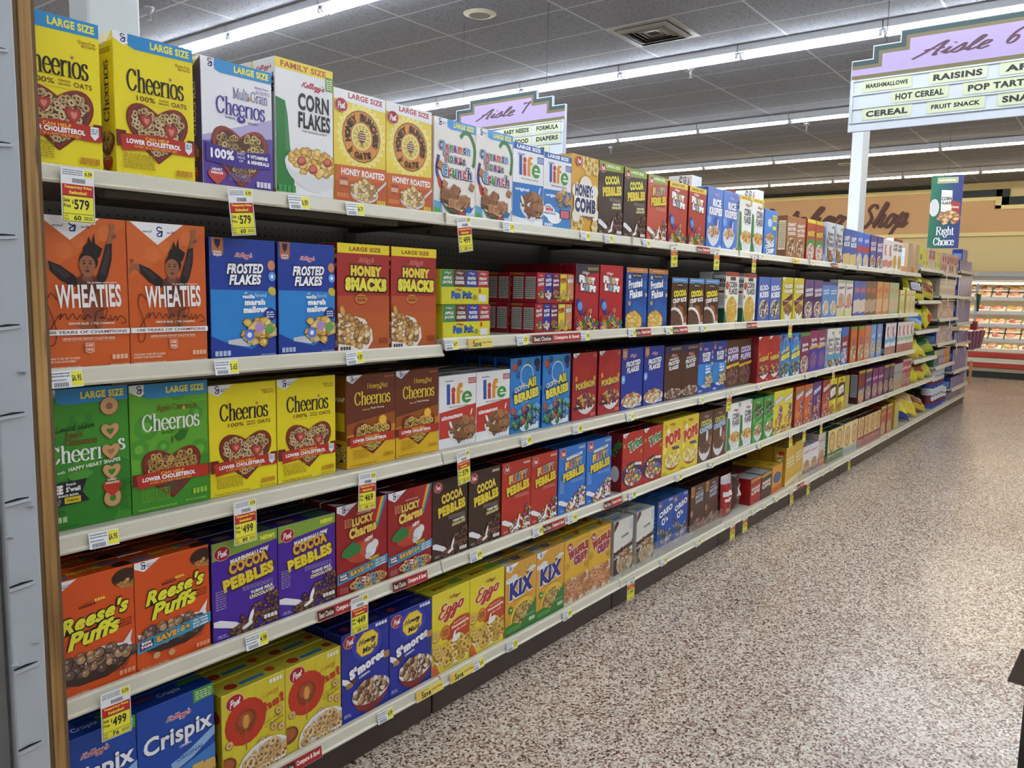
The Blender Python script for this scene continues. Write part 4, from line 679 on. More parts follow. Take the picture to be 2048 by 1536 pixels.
def d_luc(a, save=True):
    a.p([(58, 100), (96, 100), (100, 100), (100, 96), (72, 60), (66, 62)], 'a82a20')
    for i, c in enumerate(('d9402c', 'e8942c', 'e9d83a', '4fa84a', '3f8fd0', '6a4a9c')): a.p([(86+i*2.4, 100), (88.6+i*2.4, 100), (73+i*1.6, 66), (71+i*1.6, 66)], c)
    a.gm(40); a.t('LIMITED EDITION', 52, 87, 28, 1.8, 'e8b8b0', .03); a.t('LUCKY', 50, 79, 42, 9.5, 'ecc95c', .07, 0, 4, ol='5a1410', ow=.08); a.t('Charms', 50, 68, 54, 12, 'ecc95c', .07, 0, 6, ol='5a1410', ow=.08); a.tiny(14, 74, 28, 84, 5, 'd8a060')
    a.e(46, 44, 30, 'b8402c', 12); a.e(62, 46, 20, 'c8583c', 10); a.t('NEW', 62, 56, 17, 4.6, 'f6f6f6', .06, 0, 12, ol='5a1410'); a.e(66, 43, 12, '9a5a50', 9); a.e(66, 43, 10.6, 'dfe6e8', 8); a.e(74, 48, 7, 'dfe6e8', 5); a.e(60, 37, 6, 'c9d4d8', 4); a.t('MAGIC', 72, 33, 20, 2.8, 'ead83a', .07, 0, 6); a.t('GEMS!', 74, 29.6, 18, 2.8, 'ead83a', .07, 0, 6)
    a.p([(10, 50), (30, 58), (46, 50), (44, 44), (20, 40), (8, 44)], '2f7a3c')
    save4(a, 21); a.bowl(60, 9, 38, 5.6, 'f0e6c8', 'd9b23a', 'ring', 40, TAN+['d0706c', '6fa0c0', 'eeeeee'], 5, seed=4, down=.8); a.tiny(4, 3, 20, 10, 4, 'c08080')
def save4(a, y):
    a.p([(0, y-7), (100, y+1), (100, y+11), (0, y+4)], '2f9ac4'); a.p([(3, y-5), (21, y-3.4), (21, y+4), (3, y+3)], '5c1a3a'); a.t('BOX', 12, y+1.6, 13, 2.4, 'ffffff', .08, 0, 3); a.t('TOPS', 12, y-1.8, 15, 2.4, 'ffffff', .08, 0, 3)
    a.t('SAVE', 38, y+1.8, 27, 6.4, 'e8a83c', .07, 0, 4, ol='101830', ow=.08); a.t('$4', 63, y+4, 14, 5.6, 'e8a83c', .06, 0, 4, ol='101830', ow=.08); a.t('UP TO', 53.6, y+3, 4.6, 1.8, 'e8e8e8', .04, 0, 90)
    for i, s_ in enumerate(('ON YOUR', 'BOX TOPS', 'FAVES!')): a.t(s_, 85, y+7.6-i*2.9, 21, 1.9, 'ffffff', .06, 0, 4, ol='101830')
def d_ree(a, save=False):
    a.gm(34); a.e(90, 90, 17, '3d2216', 8); a.p([(74, 89), (78, 86), (100, 84), (100, 80), (84, 81)], 'b8823c'); a.cer('flake', *a.ein(92, 84.6, 11, 2.6), 14, ['c8924c', 'a8702c'], 3, 2); a.t('REAL', 59, 77.6, 13, 2.4, 'f0e04a', .05, 0, 3); a.t("REESE'S", 44, 74.6, 19, 2.1, '4a1c10', .04, 0, 3); a.t('made with', 44, 77, 11, 1.2, '4a1c10', 0, 0, 3)
    q = 4 if save else 0
    a.t("Reese's", 52, 64+q, 82, 13.5, 'e9e63a', .05, .38, 7, ol='201410', ow=.07); a.t('Puffs', 50, 49.5+q, 64, 14.5, 'e9e63a', .05, .38, 7, ol='201410', ow=.07)
    for i, s_ in enumerate(('SWEET AND', 'CRUNCHY', 'CORN PUFFS')): a.t(s_, 87, 53+q*1.6-i*2.6, 17, 1.5, '4a1c10', .03, 0, 4)
    z = 5 if save else 0
    a.p([(1, 30+z), (12, 27+z), (24, 33+z), (40, 30+z), (58, 36+z), (84, 33+z), (96, 43+z), (93, 33+z), (98, 22+z), (4, 22+z)], 'e6e4ea'); a.p([(4, 24+z), (10, 13+z), (30, 8+z), (64, 8+z), (86, 14+z), (98, 26+z), (60, 22+z)], '33201a')
    a._n(); a.hold = True
    for i in range(26): x = 6+i*3.5; a.p([(x, 22+z), (x+1, 22+z), (x*.8+11, 9+z), (x*.8+10.2, 9+z)], '513a30')
    a.hold = False; a.cer('ball', *a.ein(51, 24.5+z, 46, 8.5), 74, ['8a6a50', 'b8946a', '6a5048', 'a07c58', '5c4640'], 6, 3, '33231c')
    if save: save4(a, 24)
    a.nut(78, 4.6, 20, 4, 'e89a70'); a.t('NET WT 11.5 OZ (326g)', 22, 1.8 if not save else 2.4, 38, 1.8, 'f4e0c8', .02); a.e(24, 11, 4.5, 'c8a070', 3) if save else 0; a.e(44, 9, 4.5, 'c8a070', 3) if save else 0
def d_rees(a): d_ree(a, True)
def d_cri(a):
    a.p([(72, 100), (100, 100), (100, 90), (72, 88)], '4f9a3c'); a.tiny(75, 90, 97, 98, 4, 'cfe6c0'); a.kel(52, 83, 32, 'c23048', 'ffffff'); a.ser('Crispix', 52, 68, 92, 20, 'f4f6fa', .13) if 0 else a.t('Crispix', 52, 66, 90, 20, 'f4f6fa', .03, .06, 3, ol='0f2a6c', ow=.03); a.t('CEREAL', 60, 56, 16, 2, 'ffffff', .02, 0, 4)
    a.p([(40, 44), (66, 50), (100, 62), (100, 54), (70, 42), (44, 36)], '8fb8e4'); a.t('ORIGINAL', 66, 46.6, 36, 3.4, '1a3a86', .01, .1, 10); a.p([(0, 38), (40, 34), (100, 46), (100, 0), (0, 0)], '3f7fc8')
    for x, y, r in ((28, 34, 15), (44, 32, 12), (76, 26, 14), (92, 26, 12)): a.e(x, y, r, '9a7434', n=6); a.e(x, y+.6, r*.92, 'd2ab5c', n=6)
    a.bowl(56, 16, 46, 10, 'e8ecf2', 'cfd8e6', 'sq', 50, ['d2ab5c', 'b98f44', 'e0c480', 'b0402c'], 8)
def d_ohs(a):
    for x in (14, 33, 52, 71, 88): a.r(x, 0, x+.5, 100, 'c2b42a')
    a.post(20, 88, 14); a.nut(74, 92, 22, 4.6, 'f2f0e2'); a.e(36, 62, 32, 'c0341c'); a.e(36, 62, 17, '8e3c1c'); a.e(35, 65, 12, 'a8522a', 8); a.r(35.2, 30, 36.8, 56, '9c6a34')
    for i in range(6): a.e(36, 56+i*2.4, 6.5-abs(i-2.5)*.9, 'd9a04c', 1.2)
    a.scr('Honey', 74, 81, 30, 9, 'c98a2c', .05, .3, rot=8); a.t('hs!', 80, 70, 34, 11, 'c0341c', .05, 0, 8); a.scr('good things', 78, 52, 30, 3.4, '8a6a20', .06, .3, rot=10); a.scr('in the middle', 80, 48, 32, 3.4, '8a6a20', .06, .3, rot=10)
    for x, y in ((10, 44), (80, 42), (92, 38), (60, 32), (88, 58), (70, 30)): a.e(x, y, 6, '9a6a30'); a.e(x, y+.3, 5.2, 'd9b476'); a.e(x, y, 1.8, '9a6a30')
    a.e(4, 22, 16, '7c3a1c', 10); a.e(4, 23, 12, 'a85a2c', 7); a.e(66, 6, 46, 'e9ebee', 27); a.e(66, 6, 42, 'd8dade', 24); a.cer('ring', lambda x, y: ((x-66)/39)**2+((y-6)/22)**2 < 1, (26, 1, 99, 28), 62, ['d9b882', 'c9a368', 'e6cda0'], 6.6, 3, '8a6236'); a.nut(80, 2, 18, 3, 'eeeeee')
def d_smo(a):
    a.post(16, 90, 13); a.nut(70, 95, 26, 3.4, 'e8e8f4'); a.e(52, 80, 32, '2a3fb0', 18); P = [(30, 86), (44, 94), (64, 94), (76, 86), (74, 74), (60, 67), (40, 67), (29, 76)]; a.p(P, 'd99a1c'); a.p([(52+(x-52)*.94, 80.5+(y-80.5)*.94) for x, y in P], 'efd03a')
    a.scr('Honey', 52, 83, 38, 9, '15204c', .12, .2, rot=4, thin=.06); a.t('Maid', 56, 74, 28, 6.4, '15204c', .03, .2, 4); a.t("S'mores", 52, 57, 76, 12, 'f6f6fa', .08, 0, 12, ol='0d1450', ow=.04); a.t('CEREAL', 46, 46, 24, 2.6, 'f6f6fa', .04, 0, 10)
    a.p([(0, 52), (12, 48), (22, 40), (16, 38), (0, 46)], 'e9e6ea'); a.r(8, 38, 20, 44, 'a87a44'); a.e(24, 44, 5, '5a3626'); a.r(88, 54, 100, 62, 'a87a44'); a.bowl(60, 24, 40, 14, 'e4dce0', '7c2626', 'ball', 90, ['6a4230', 'a87a4c', 'e2d8cc', 'c09a68', '543024'], 5.4, seed=4, down=.8); a.t('NET WT', 9, 9, 12, 1.6, 'e8e8f4', .02); a.t('12.25 OZ', 10, 7, 14, 1.6, 'e8e8f4', .02)
def d_egg(a):
    a.kel(58, 89, 30, '8a2440'); a.scr('Eggo', 50, 74, 72, 24, 'b8301f', .14, .2, ol='f4ead0', ow=.08, rot=8, thin=.07); a.e(80, 44, 44, 'c4451f', 17); a.t('Homestyle', 74, 51, 46, 5, 'f6f0e4', .05, 0, 6); a.t('waffle cereal', 74, 45.6, 32, 2.4, 'f6f0e4', .02, 0, 6); a.t('Maple Flavored', 72, 55.6, 32, 2, 'f6f0e4', .02, 0, 6)
    a.e(34, 48, 13, 'a04a1c'); a.e(34, 48, 12, 'd5822c'); a.t('SWEET', 34, 50.6, 16, 2, '6a2c10', .05); a.t('CRUNCHY', 34, 48, 18, 2, '6a2c10', .05); a.t('TASTE', 34, 45.4, 15, 2, '6a2c10', .05)
    a.p([(0, 12), (8, 16), (20, 0), (0, 0)], 'd0602c'); a.bowl(60, 20, 56, 15, 'e8e4da', 'd9d46a', 'ring', 70, ['d9b452', 'c99d3c', 'e6cb7a'], 9, seed=5, down=.55, edge='8f6a20')
    for x, y in ((8, 48), (10, 30), (16, 24)): a.e(x, y, 11, '8f6a20'); a.e(x, y+.5, 10, 'dcb860'); a.nut(x-5, y-2, 10, 1.2, '9a7424', 3); a.nut(x-5, y+2, 10, 1.2, '9a7424', 3)
    a.e(62, 36, 12, 'f0eee8', 4, rot=20); a.e(56, 40, 3, 'f0eee8', 6, rot=-20)
def d_kix(a):
    a.e(16, 78, 20, 'dfe0e0', 4); a.e(26, 80, 12, 'dfe0e0', 4.6); a.e(82, 84, 16, 'dfe0e0', 3); a.gm(40); a.t('KIX', 50, 64, 80, 25, '1f2f86', .07, .12, 5, ol='f6f6f2', ow=.05)
    for x, y, r in ((70, 89, 7), (54, 78, 5.5), (40, 86, 3)): a.e(x, y, r, '8f6f24'); a.e(x-.5, y+.5, r*.88, 'd4ad48')
    a.r(66, 78, 73, 81, '5a3a24'); a.tiny(24, 46, 84, 48, 1, 'a5742c'); a.e(60, 16, 46, 'e3c436', 30); a.e(60, 15, 40, '8a6a30', 25); a.cer('ball', *a.ein(60, 15, 38, 24), 130, ['c2a152', 'd3b566', 'a98a3e'], 4.2, 3, '6a5020')
    a.p([(0, 14), (26, 16), (52, 10), (70, 22), (100, 40), (100, 0), (0, 0)], '2f7a34'); a.e(16, 36, 7, '3f8a3c', 5.4); a.t('4g', 16, 36, 7, 3.6, 'f0f4e8', .05); a.nut(76, 8, 20, 5, 'c9dcb8'); a.t('with 7 superfoods', 80, 18, 30, 1.8, 'dce8c8'); a.tiny(4, 5, 50, 11, 3, '7ab04c')
def d_waf(a):
    a.post(20, 89, 12); a.tiny(44, 93, 94, 95, 1, 'c9861c'); a.t('WAFFLE', 56, 79, 84, 15, 'a82a26', .13, 0, 9, ol='f0ece0', ow=.06); a.t('CRISP', 66, 66, 58, 15, '1f3a86', .13, 0, 7, ol='f0ece0', ow=.06); a.t('CRISP', 66, 66, 54, 13, 'c2382c', .05, 0, 7)
    a.p([(0, 32), (30, 40), (60, 36), (100, 42), (100, 0), (0, 0)], 'dccfb8'); a.cer('ring', lambda x, y: y < 36, (1, 2, 99, 37), 60, ['c98a5c', 'd9a070', 'b87a48'], 8, 3, '8a5230'); a.e(10, 60, 9, 'c9963c', 6); a.e(90, 52, 8, 'c9963c', 5)
def d_gra(a):
    a.p([(0, 0), (100, 0), (100, 34), (0, 30)], '4a2c26'); a.p([(0, 92), (0, 80), (22, 94), (22, 100), (8, 100)], '4a2030'); a.t('QUAKER', 58, 68, 38, 5, '22242c', .06, 0, 5); a.tiny(82, 76, 96, 94, 6, '8fb0cc')
    a.p([(0, 44), (100, 56), (100, 44), (0, 32)], '4c2428'); a.t('SIMPLY GRANOLA', 50, 50, 92, 6, 'f0ece4', .06, 0, 7); a.tiny(8, 34, 90, 38, 1, 'd0c0b8'); a.e(58, 18, 42, 'd6cfc8', 22); a.cer('flake', *a.ein(58, 22, 38, 20), 60, ['a07c4c', 'c29c64', '7e5c34', 'd6b984'], 8, 3, '4a3018')
def d_ore(a):
    a.post(14, 90, 11, '9a3a40'); a.nut(70, 93, 26, 4, 'd8dcec'); a.t('OREO', 52, 74, 86, 13, 'f4f6fa', .06, 0, 12, ol='122060', ow=.07); a.t("O's", 46, 54, 42, 16, 'f4f6fa', .06, 0, 10, ol='122060', ow=.07); a.cer('ring', lambda x, y: ((x-58)/34)**2+((y-18)/16)**2 < 1 or abs(y-40+x*.3) < 6 and x < 40, (3, 2, 94, 44), 56, ['2c2a30', '3c3a42', 'b8bcc8'], 7, 3, '8f93a2'); a.e(60, 12, 10, 'd8dcec', 4)
def d_pop(a):
    a.kel(50, 91, 32, '9a2040'); a.e(14, 88, 9, 'c9b02a', 5); a.e(28, 80, 8, 'f2ecd0', 5); a.t('POPS', 54, 66, 82, 24, 'c22f22', .08, 0, 10, ol='f6e6c8', ow=.06); a.r(48, 47, 84, 49.5, '24346c'); a.r(54, 44, 90, 46.5, '24346c'); a.e(12, 46, 9, 'eee07a', 7); a.e(86, 38, 8, 'eee07a', 5)
    a.bowl(54, 24, 42, 13, 'e8e0c8', '8e3a24', 'ball', 70, ['e8d070', 'f2e6a8', 'd4b44c'], 6, seed=4, down=.62, edge='a88a34'); a.nut(4, 3, 20, 3.5, 'b8a01c')
def d_trx(a):
    for x, y, r, c in ((8, 78, 6, 'd9862c'), (90, 62, 6, 'd9862c'), (14, 58, 6, 'b8402c'), (86, 80, 7, '3f8a44'), (92, 42, 7, 'c24a2c'), (12, 40, 7, 'b86a54')): a.e(x, y, r, tint(c, -.3)); a.e(x, y+.4, r*.8, c)
    a.gm(28); a.t('Trix', 58, 78, 66, 17, '2f8a44', .07, 0, 14, ol='f2f2f0', ow=.06); a.e(50, 26, 50, '3c2458', 22); a.t('6', 22, 36, 8, 7, 'ffffff', .06, 0, 20); a.t('FRUITY', 44, 41, 34, 5, 'e8d43a', .08, 0, 8); a.t('SHAPES', 76, 42, 30, 5, 'ffffff', .08, 0, -8)
    a.bowl(52, 20, 40, 14, 'e8e0d0', 'd9ac3c', 'ball', 80, FRUIT, 5.5, seed=5, down=.5)
def d_ckr(a):
    a.kel(50, 90, 34, 'c8a0a8'); a.t('COCOA', 52, 78, 78, 11, 'dce05a', .05, 0, 3, ol='2a3a6c', ow=.05); a.t('KRISPIES', 50, 66, 90, 11, 'b9d4ee', .06, 0, 6, ol='20305c', ow=.06); a.e(60, 50, 8, 'eceaf0', 12); a.e(84, 40, 10, 'a8703c', 10); a.bowl(44, 28, 42, 12, 'e6e4e2', 'dedcdc', 'ball', 80, CHOC, 5, seed=5, down=1, milk='8a6a54')
def d_apj(a):
    a.kel(50, 91, 36, 'a8c0a0'); a.t('APPLE', 48, 78, 56, 9, '14301c', .1, 0, 12); a.t('JACKS', 58, 64, 76, 16, '14201c', .1, .1, 14, ol='e4ecd8', ow=.05); a.e(30, 84, 16, '8a4a34', 4); a.e(14, 50, 9, '6fb45c', 7); a.p([(30, 44), (96, 52), (96, 46), (30, 38)], '7ac05c'); a.bowl(56, 26, 40, 13, 'e8eae4', 'dfe2da', 'ring', 60, ['c99a6c', '8aa05c', 'b8604c', 'd9b890'], 5.5, seed=3, down=.9)
def d_crunch(a, pan=None, dots=('6a3a9c', 'e9e6f0', 'c99a5c', 'b8502c')):
    if pan: a.p([(0, 92), (100, 98), (100, 86), (0, 80)], pan)
    a.t('CRUNCH', 50, 78, 86, 13, '2f4a9c', .14, 0, 12); a.t('CRUNCH', 50, 78, 80, 11, 'e9ecf4', .08, 0, 12); a.e(72, 42, 18, '4c2f80', 24); a.e(30, 30, 14, 'd9902c', 9); a.cer('ball', lambda x, y: y < 16 or ((x-70)/20)**2+((y-46)/24)**2 < 1, (4, 2, 96, 70), 60, list(dots), 6, 4)
def d_hit(a):
    a.p([(0, 78), (20, 84), (80, 84), (100, 80), (100, 44), (0, 40)], '3a2016'); a.t('HITS', 48, 62, 76, 24, 'f2ecdc', .12, 0, 8, ol='20100a', ow=.05); a.e(50, 92, 20, 'b8402c', 5); a.cer('ball', *a.ein(40, 14, 36, 12), 34, ['b8803c', '8a5428', 'd9a85c'], 8, 4); a.e(70, 34, 20, 'efe26a', 5)
def gen(top=None, topc='f0f0f0', title='', tc='ffffff', ol=None, ty=74, th=12, bowl='eceae6', cer=TAN, kind='flake', by=24, low=None, mid=None, tw=80, n=60, sz=6):
    def f(a):
        if low: a.r(0, 0, 100, low[1], low[0])
        if mid: a.p([(0, mid[1]), (100, mid[1]+6), (100, mid[2]+6), (0, mid[2])], mid[0])
        if top: a.r(0, 91, 100, 100, top)
        for i, s_ in enumerate(title.split('/')):
            if s_: a.t(s_, 50, ty-i*(th+2.5), tw, th, tc, .06, 0, 3, ol=ol, ow=.06)
        if bowl: a.e(50, by, 42, bowl, 21); a.cer(kind, *a.ein(50, by, 36, 18), n, cer, sz, 3)
    return f
def t_plain(c, s_=''):
    def f(a):
        a.r(0, 46, 100, 47.5, tint(c, -.35)); a.r(30, 58, 70, 92, tint(c, -.25)); a.r(4, 6, 40, 40, tint(c, -.3))
        if s_: a.t(s_, 60, 26, 50, 30, tint(c, -.55), .05)
    return f
def t_col(bg, txt='', tc='ffffff', blk=None):
    def f(a):
        a.r(0, 49, 100, 52, tint(bg, -.3))
        if blk: a.r(8, 12, 34, 42, blk)
        if txt: a.t(txt, 64, 28, 40, 32, tc, .05)
    return f
def s_nut(bg, c='e6e6e2'):
    def f(a): a.r(14, 20, 86, 88, c); a.tiny(18, 24, 82, 84, 16, '55555a')
    return f
def s_txt(t, c, h=50):
    def f(a): a.t(t, 50, 52, 62*a.H/a.W, h*a.W/a.H, c, .06, rot=90)
    return f
# ---------------------------------------------------------------- every kind of carton: words for it, depth, art, paper colours
BX = {
'shk': ('flat red foil pouch', .05), 'shb': ('bulging brown foil pouch', .09),
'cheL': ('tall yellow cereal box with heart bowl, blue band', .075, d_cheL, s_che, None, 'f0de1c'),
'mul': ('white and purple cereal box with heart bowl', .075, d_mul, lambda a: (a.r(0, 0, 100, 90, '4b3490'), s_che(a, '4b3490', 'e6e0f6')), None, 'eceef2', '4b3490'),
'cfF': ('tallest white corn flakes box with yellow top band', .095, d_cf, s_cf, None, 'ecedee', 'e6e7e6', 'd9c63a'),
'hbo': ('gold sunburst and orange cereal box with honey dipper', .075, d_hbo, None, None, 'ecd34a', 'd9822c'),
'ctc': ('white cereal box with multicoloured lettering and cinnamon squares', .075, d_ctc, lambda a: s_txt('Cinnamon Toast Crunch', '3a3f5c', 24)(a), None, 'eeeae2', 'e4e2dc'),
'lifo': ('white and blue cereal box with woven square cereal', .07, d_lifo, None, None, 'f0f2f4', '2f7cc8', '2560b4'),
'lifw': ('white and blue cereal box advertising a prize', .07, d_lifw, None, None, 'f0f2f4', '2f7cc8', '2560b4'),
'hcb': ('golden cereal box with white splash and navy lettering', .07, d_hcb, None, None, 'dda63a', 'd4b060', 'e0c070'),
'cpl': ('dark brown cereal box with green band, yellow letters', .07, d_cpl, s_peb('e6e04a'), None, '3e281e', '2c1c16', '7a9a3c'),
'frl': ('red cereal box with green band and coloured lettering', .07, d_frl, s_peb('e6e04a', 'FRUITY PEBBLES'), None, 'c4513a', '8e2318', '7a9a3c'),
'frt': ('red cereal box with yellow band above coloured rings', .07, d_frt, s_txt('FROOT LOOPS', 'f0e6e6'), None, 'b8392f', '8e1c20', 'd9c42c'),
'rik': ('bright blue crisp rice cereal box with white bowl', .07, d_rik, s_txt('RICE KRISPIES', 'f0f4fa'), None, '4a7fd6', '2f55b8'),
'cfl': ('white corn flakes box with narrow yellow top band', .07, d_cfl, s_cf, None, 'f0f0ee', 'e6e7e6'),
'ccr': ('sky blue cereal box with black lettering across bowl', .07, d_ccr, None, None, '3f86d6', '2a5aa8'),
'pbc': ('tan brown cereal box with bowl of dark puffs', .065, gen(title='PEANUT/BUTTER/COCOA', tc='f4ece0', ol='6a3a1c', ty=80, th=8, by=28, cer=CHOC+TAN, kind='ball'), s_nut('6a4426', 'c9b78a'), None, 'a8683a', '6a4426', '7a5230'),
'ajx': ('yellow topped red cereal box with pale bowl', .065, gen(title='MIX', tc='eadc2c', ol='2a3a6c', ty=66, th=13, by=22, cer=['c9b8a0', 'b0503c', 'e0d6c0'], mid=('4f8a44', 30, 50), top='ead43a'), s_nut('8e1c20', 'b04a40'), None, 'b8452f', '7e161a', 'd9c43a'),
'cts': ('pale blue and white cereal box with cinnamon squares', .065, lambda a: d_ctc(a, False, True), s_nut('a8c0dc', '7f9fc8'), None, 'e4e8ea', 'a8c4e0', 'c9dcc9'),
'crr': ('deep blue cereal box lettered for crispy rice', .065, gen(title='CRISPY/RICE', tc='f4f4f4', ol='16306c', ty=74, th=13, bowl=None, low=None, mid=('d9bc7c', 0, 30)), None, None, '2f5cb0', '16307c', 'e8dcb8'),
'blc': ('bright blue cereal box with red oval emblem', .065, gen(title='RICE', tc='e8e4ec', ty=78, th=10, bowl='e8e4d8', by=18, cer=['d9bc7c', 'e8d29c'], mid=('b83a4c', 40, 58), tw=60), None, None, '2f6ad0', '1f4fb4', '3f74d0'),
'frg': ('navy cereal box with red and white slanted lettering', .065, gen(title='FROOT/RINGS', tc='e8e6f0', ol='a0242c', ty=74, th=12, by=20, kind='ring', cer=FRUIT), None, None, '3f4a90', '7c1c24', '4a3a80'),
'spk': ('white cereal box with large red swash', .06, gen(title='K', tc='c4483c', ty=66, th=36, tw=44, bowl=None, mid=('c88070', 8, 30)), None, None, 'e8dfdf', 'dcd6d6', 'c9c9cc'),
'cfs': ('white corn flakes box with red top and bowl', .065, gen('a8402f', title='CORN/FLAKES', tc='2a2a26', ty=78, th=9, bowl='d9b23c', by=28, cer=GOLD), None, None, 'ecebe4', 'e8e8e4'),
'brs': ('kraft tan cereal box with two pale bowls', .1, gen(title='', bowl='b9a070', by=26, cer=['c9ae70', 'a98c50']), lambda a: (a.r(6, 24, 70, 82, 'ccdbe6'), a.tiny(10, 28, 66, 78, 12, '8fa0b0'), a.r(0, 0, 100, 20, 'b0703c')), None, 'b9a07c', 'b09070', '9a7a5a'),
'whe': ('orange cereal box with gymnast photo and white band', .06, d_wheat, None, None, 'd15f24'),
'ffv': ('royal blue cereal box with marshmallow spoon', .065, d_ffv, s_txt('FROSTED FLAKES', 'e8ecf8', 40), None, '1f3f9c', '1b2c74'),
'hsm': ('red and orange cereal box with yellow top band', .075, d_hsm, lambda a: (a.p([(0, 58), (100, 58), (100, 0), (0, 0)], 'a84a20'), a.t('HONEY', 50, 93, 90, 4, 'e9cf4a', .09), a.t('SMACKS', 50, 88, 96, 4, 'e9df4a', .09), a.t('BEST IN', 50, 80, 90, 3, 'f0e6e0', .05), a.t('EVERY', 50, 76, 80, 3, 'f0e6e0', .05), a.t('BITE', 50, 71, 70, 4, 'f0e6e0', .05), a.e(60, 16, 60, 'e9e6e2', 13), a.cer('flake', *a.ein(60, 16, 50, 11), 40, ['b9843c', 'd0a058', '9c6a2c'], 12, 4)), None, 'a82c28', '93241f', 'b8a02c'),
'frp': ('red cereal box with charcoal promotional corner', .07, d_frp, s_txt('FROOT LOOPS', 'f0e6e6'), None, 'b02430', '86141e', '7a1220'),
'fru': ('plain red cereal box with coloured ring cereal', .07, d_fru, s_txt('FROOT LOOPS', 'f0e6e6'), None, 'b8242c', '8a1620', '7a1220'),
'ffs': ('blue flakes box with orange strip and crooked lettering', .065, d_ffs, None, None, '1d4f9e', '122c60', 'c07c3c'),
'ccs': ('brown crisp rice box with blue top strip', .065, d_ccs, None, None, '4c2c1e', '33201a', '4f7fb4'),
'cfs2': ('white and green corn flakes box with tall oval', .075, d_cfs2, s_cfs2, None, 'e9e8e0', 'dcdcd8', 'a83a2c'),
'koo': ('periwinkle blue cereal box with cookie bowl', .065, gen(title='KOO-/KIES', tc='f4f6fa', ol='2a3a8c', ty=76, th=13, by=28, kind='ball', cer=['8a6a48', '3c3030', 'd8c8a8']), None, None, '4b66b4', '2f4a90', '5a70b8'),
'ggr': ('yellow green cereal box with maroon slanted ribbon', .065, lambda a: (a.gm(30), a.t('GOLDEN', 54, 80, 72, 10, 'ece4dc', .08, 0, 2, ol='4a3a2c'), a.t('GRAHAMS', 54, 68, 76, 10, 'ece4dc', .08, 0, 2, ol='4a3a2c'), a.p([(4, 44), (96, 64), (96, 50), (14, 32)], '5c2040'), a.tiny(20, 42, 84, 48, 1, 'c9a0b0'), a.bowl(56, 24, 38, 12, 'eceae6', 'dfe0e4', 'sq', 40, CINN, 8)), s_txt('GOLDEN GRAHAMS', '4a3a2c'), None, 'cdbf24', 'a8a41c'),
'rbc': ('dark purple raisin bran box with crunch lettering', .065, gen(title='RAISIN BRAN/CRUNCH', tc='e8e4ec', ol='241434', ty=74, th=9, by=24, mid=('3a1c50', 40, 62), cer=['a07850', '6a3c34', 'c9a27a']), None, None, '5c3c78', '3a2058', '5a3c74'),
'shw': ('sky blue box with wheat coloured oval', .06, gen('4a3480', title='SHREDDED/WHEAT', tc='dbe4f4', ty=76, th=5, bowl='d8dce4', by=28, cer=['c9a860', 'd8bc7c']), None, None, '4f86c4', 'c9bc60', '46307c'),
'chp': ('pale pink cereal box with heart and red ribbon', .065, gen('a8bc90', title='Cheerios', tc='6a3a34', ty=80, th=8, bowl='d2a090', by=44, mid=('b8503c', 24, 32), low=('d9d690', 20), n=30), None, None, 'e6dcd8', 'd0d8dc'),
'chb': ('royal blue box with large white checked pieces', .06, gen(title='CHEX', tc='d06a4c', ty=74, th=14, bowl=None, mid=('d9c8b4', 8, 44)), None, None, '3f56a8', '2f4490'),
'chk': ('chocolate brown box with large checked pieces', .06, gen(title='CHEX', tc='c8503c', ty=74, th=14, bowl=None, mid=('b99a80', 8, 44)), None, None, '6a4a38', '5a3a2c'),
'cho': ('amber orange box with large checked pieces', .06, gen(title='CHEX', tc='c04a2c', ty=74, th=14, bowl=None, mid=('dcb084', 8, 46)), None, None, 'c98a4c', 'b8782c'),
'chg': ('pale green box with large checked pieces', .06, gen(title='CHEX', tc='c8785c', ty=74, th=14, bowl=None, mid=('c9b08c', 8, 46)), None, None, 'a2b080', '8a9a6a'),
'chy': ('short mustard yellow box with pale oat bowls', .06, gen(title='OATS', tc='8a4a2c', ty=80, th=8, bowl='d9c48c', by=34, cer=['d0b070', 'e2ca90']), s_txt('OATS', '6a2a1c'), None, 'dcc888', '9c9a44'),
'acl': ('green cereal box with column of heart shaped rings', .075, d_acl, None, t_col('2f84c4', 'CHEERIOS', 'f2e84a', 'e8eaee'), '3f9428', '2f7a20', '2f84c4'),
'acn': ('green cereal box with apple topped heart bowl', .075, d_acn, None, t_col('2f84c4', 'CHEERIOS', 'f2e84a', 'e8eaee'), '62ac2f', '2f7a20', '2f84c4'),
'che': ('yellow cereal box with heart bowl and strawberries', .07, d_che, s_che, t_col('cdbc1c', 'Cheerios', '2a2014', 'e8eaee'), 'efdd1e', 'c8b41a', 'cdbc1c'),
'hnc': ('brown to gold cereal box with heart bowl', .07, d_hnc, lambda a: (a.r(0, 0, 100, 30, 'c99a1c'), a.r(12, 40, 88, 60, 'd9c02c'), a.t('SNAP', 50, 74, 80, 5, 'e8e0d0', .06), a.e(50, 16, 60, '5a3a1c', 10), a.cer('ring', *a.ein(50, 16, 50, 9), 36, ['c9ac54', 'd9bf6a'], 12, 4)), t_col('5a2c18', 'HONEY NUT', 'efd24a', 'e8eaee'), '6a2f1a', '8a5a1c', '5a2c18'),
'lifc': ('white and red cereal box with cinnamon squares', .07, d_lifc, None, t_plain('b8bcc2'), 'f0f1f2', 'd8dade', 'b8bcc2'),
'ber': ('bright blue cereal box with colourful round puffs', .07, d_berry, lambda a: (a.r(10, 70, 90, 94, '10204c'), a.tiny(16, 74, 84, 90, 5, 'c9b84c'), a.cer('ball', lambda x, y: y < 66, (5, 5, 95, 66), 10, ['3f8a4c', 'b8503c', '4f9ac8'], 14, 4)), t_plain('1c4f9c'), '2b86d4', '1a4a98', '1c4f9c'),
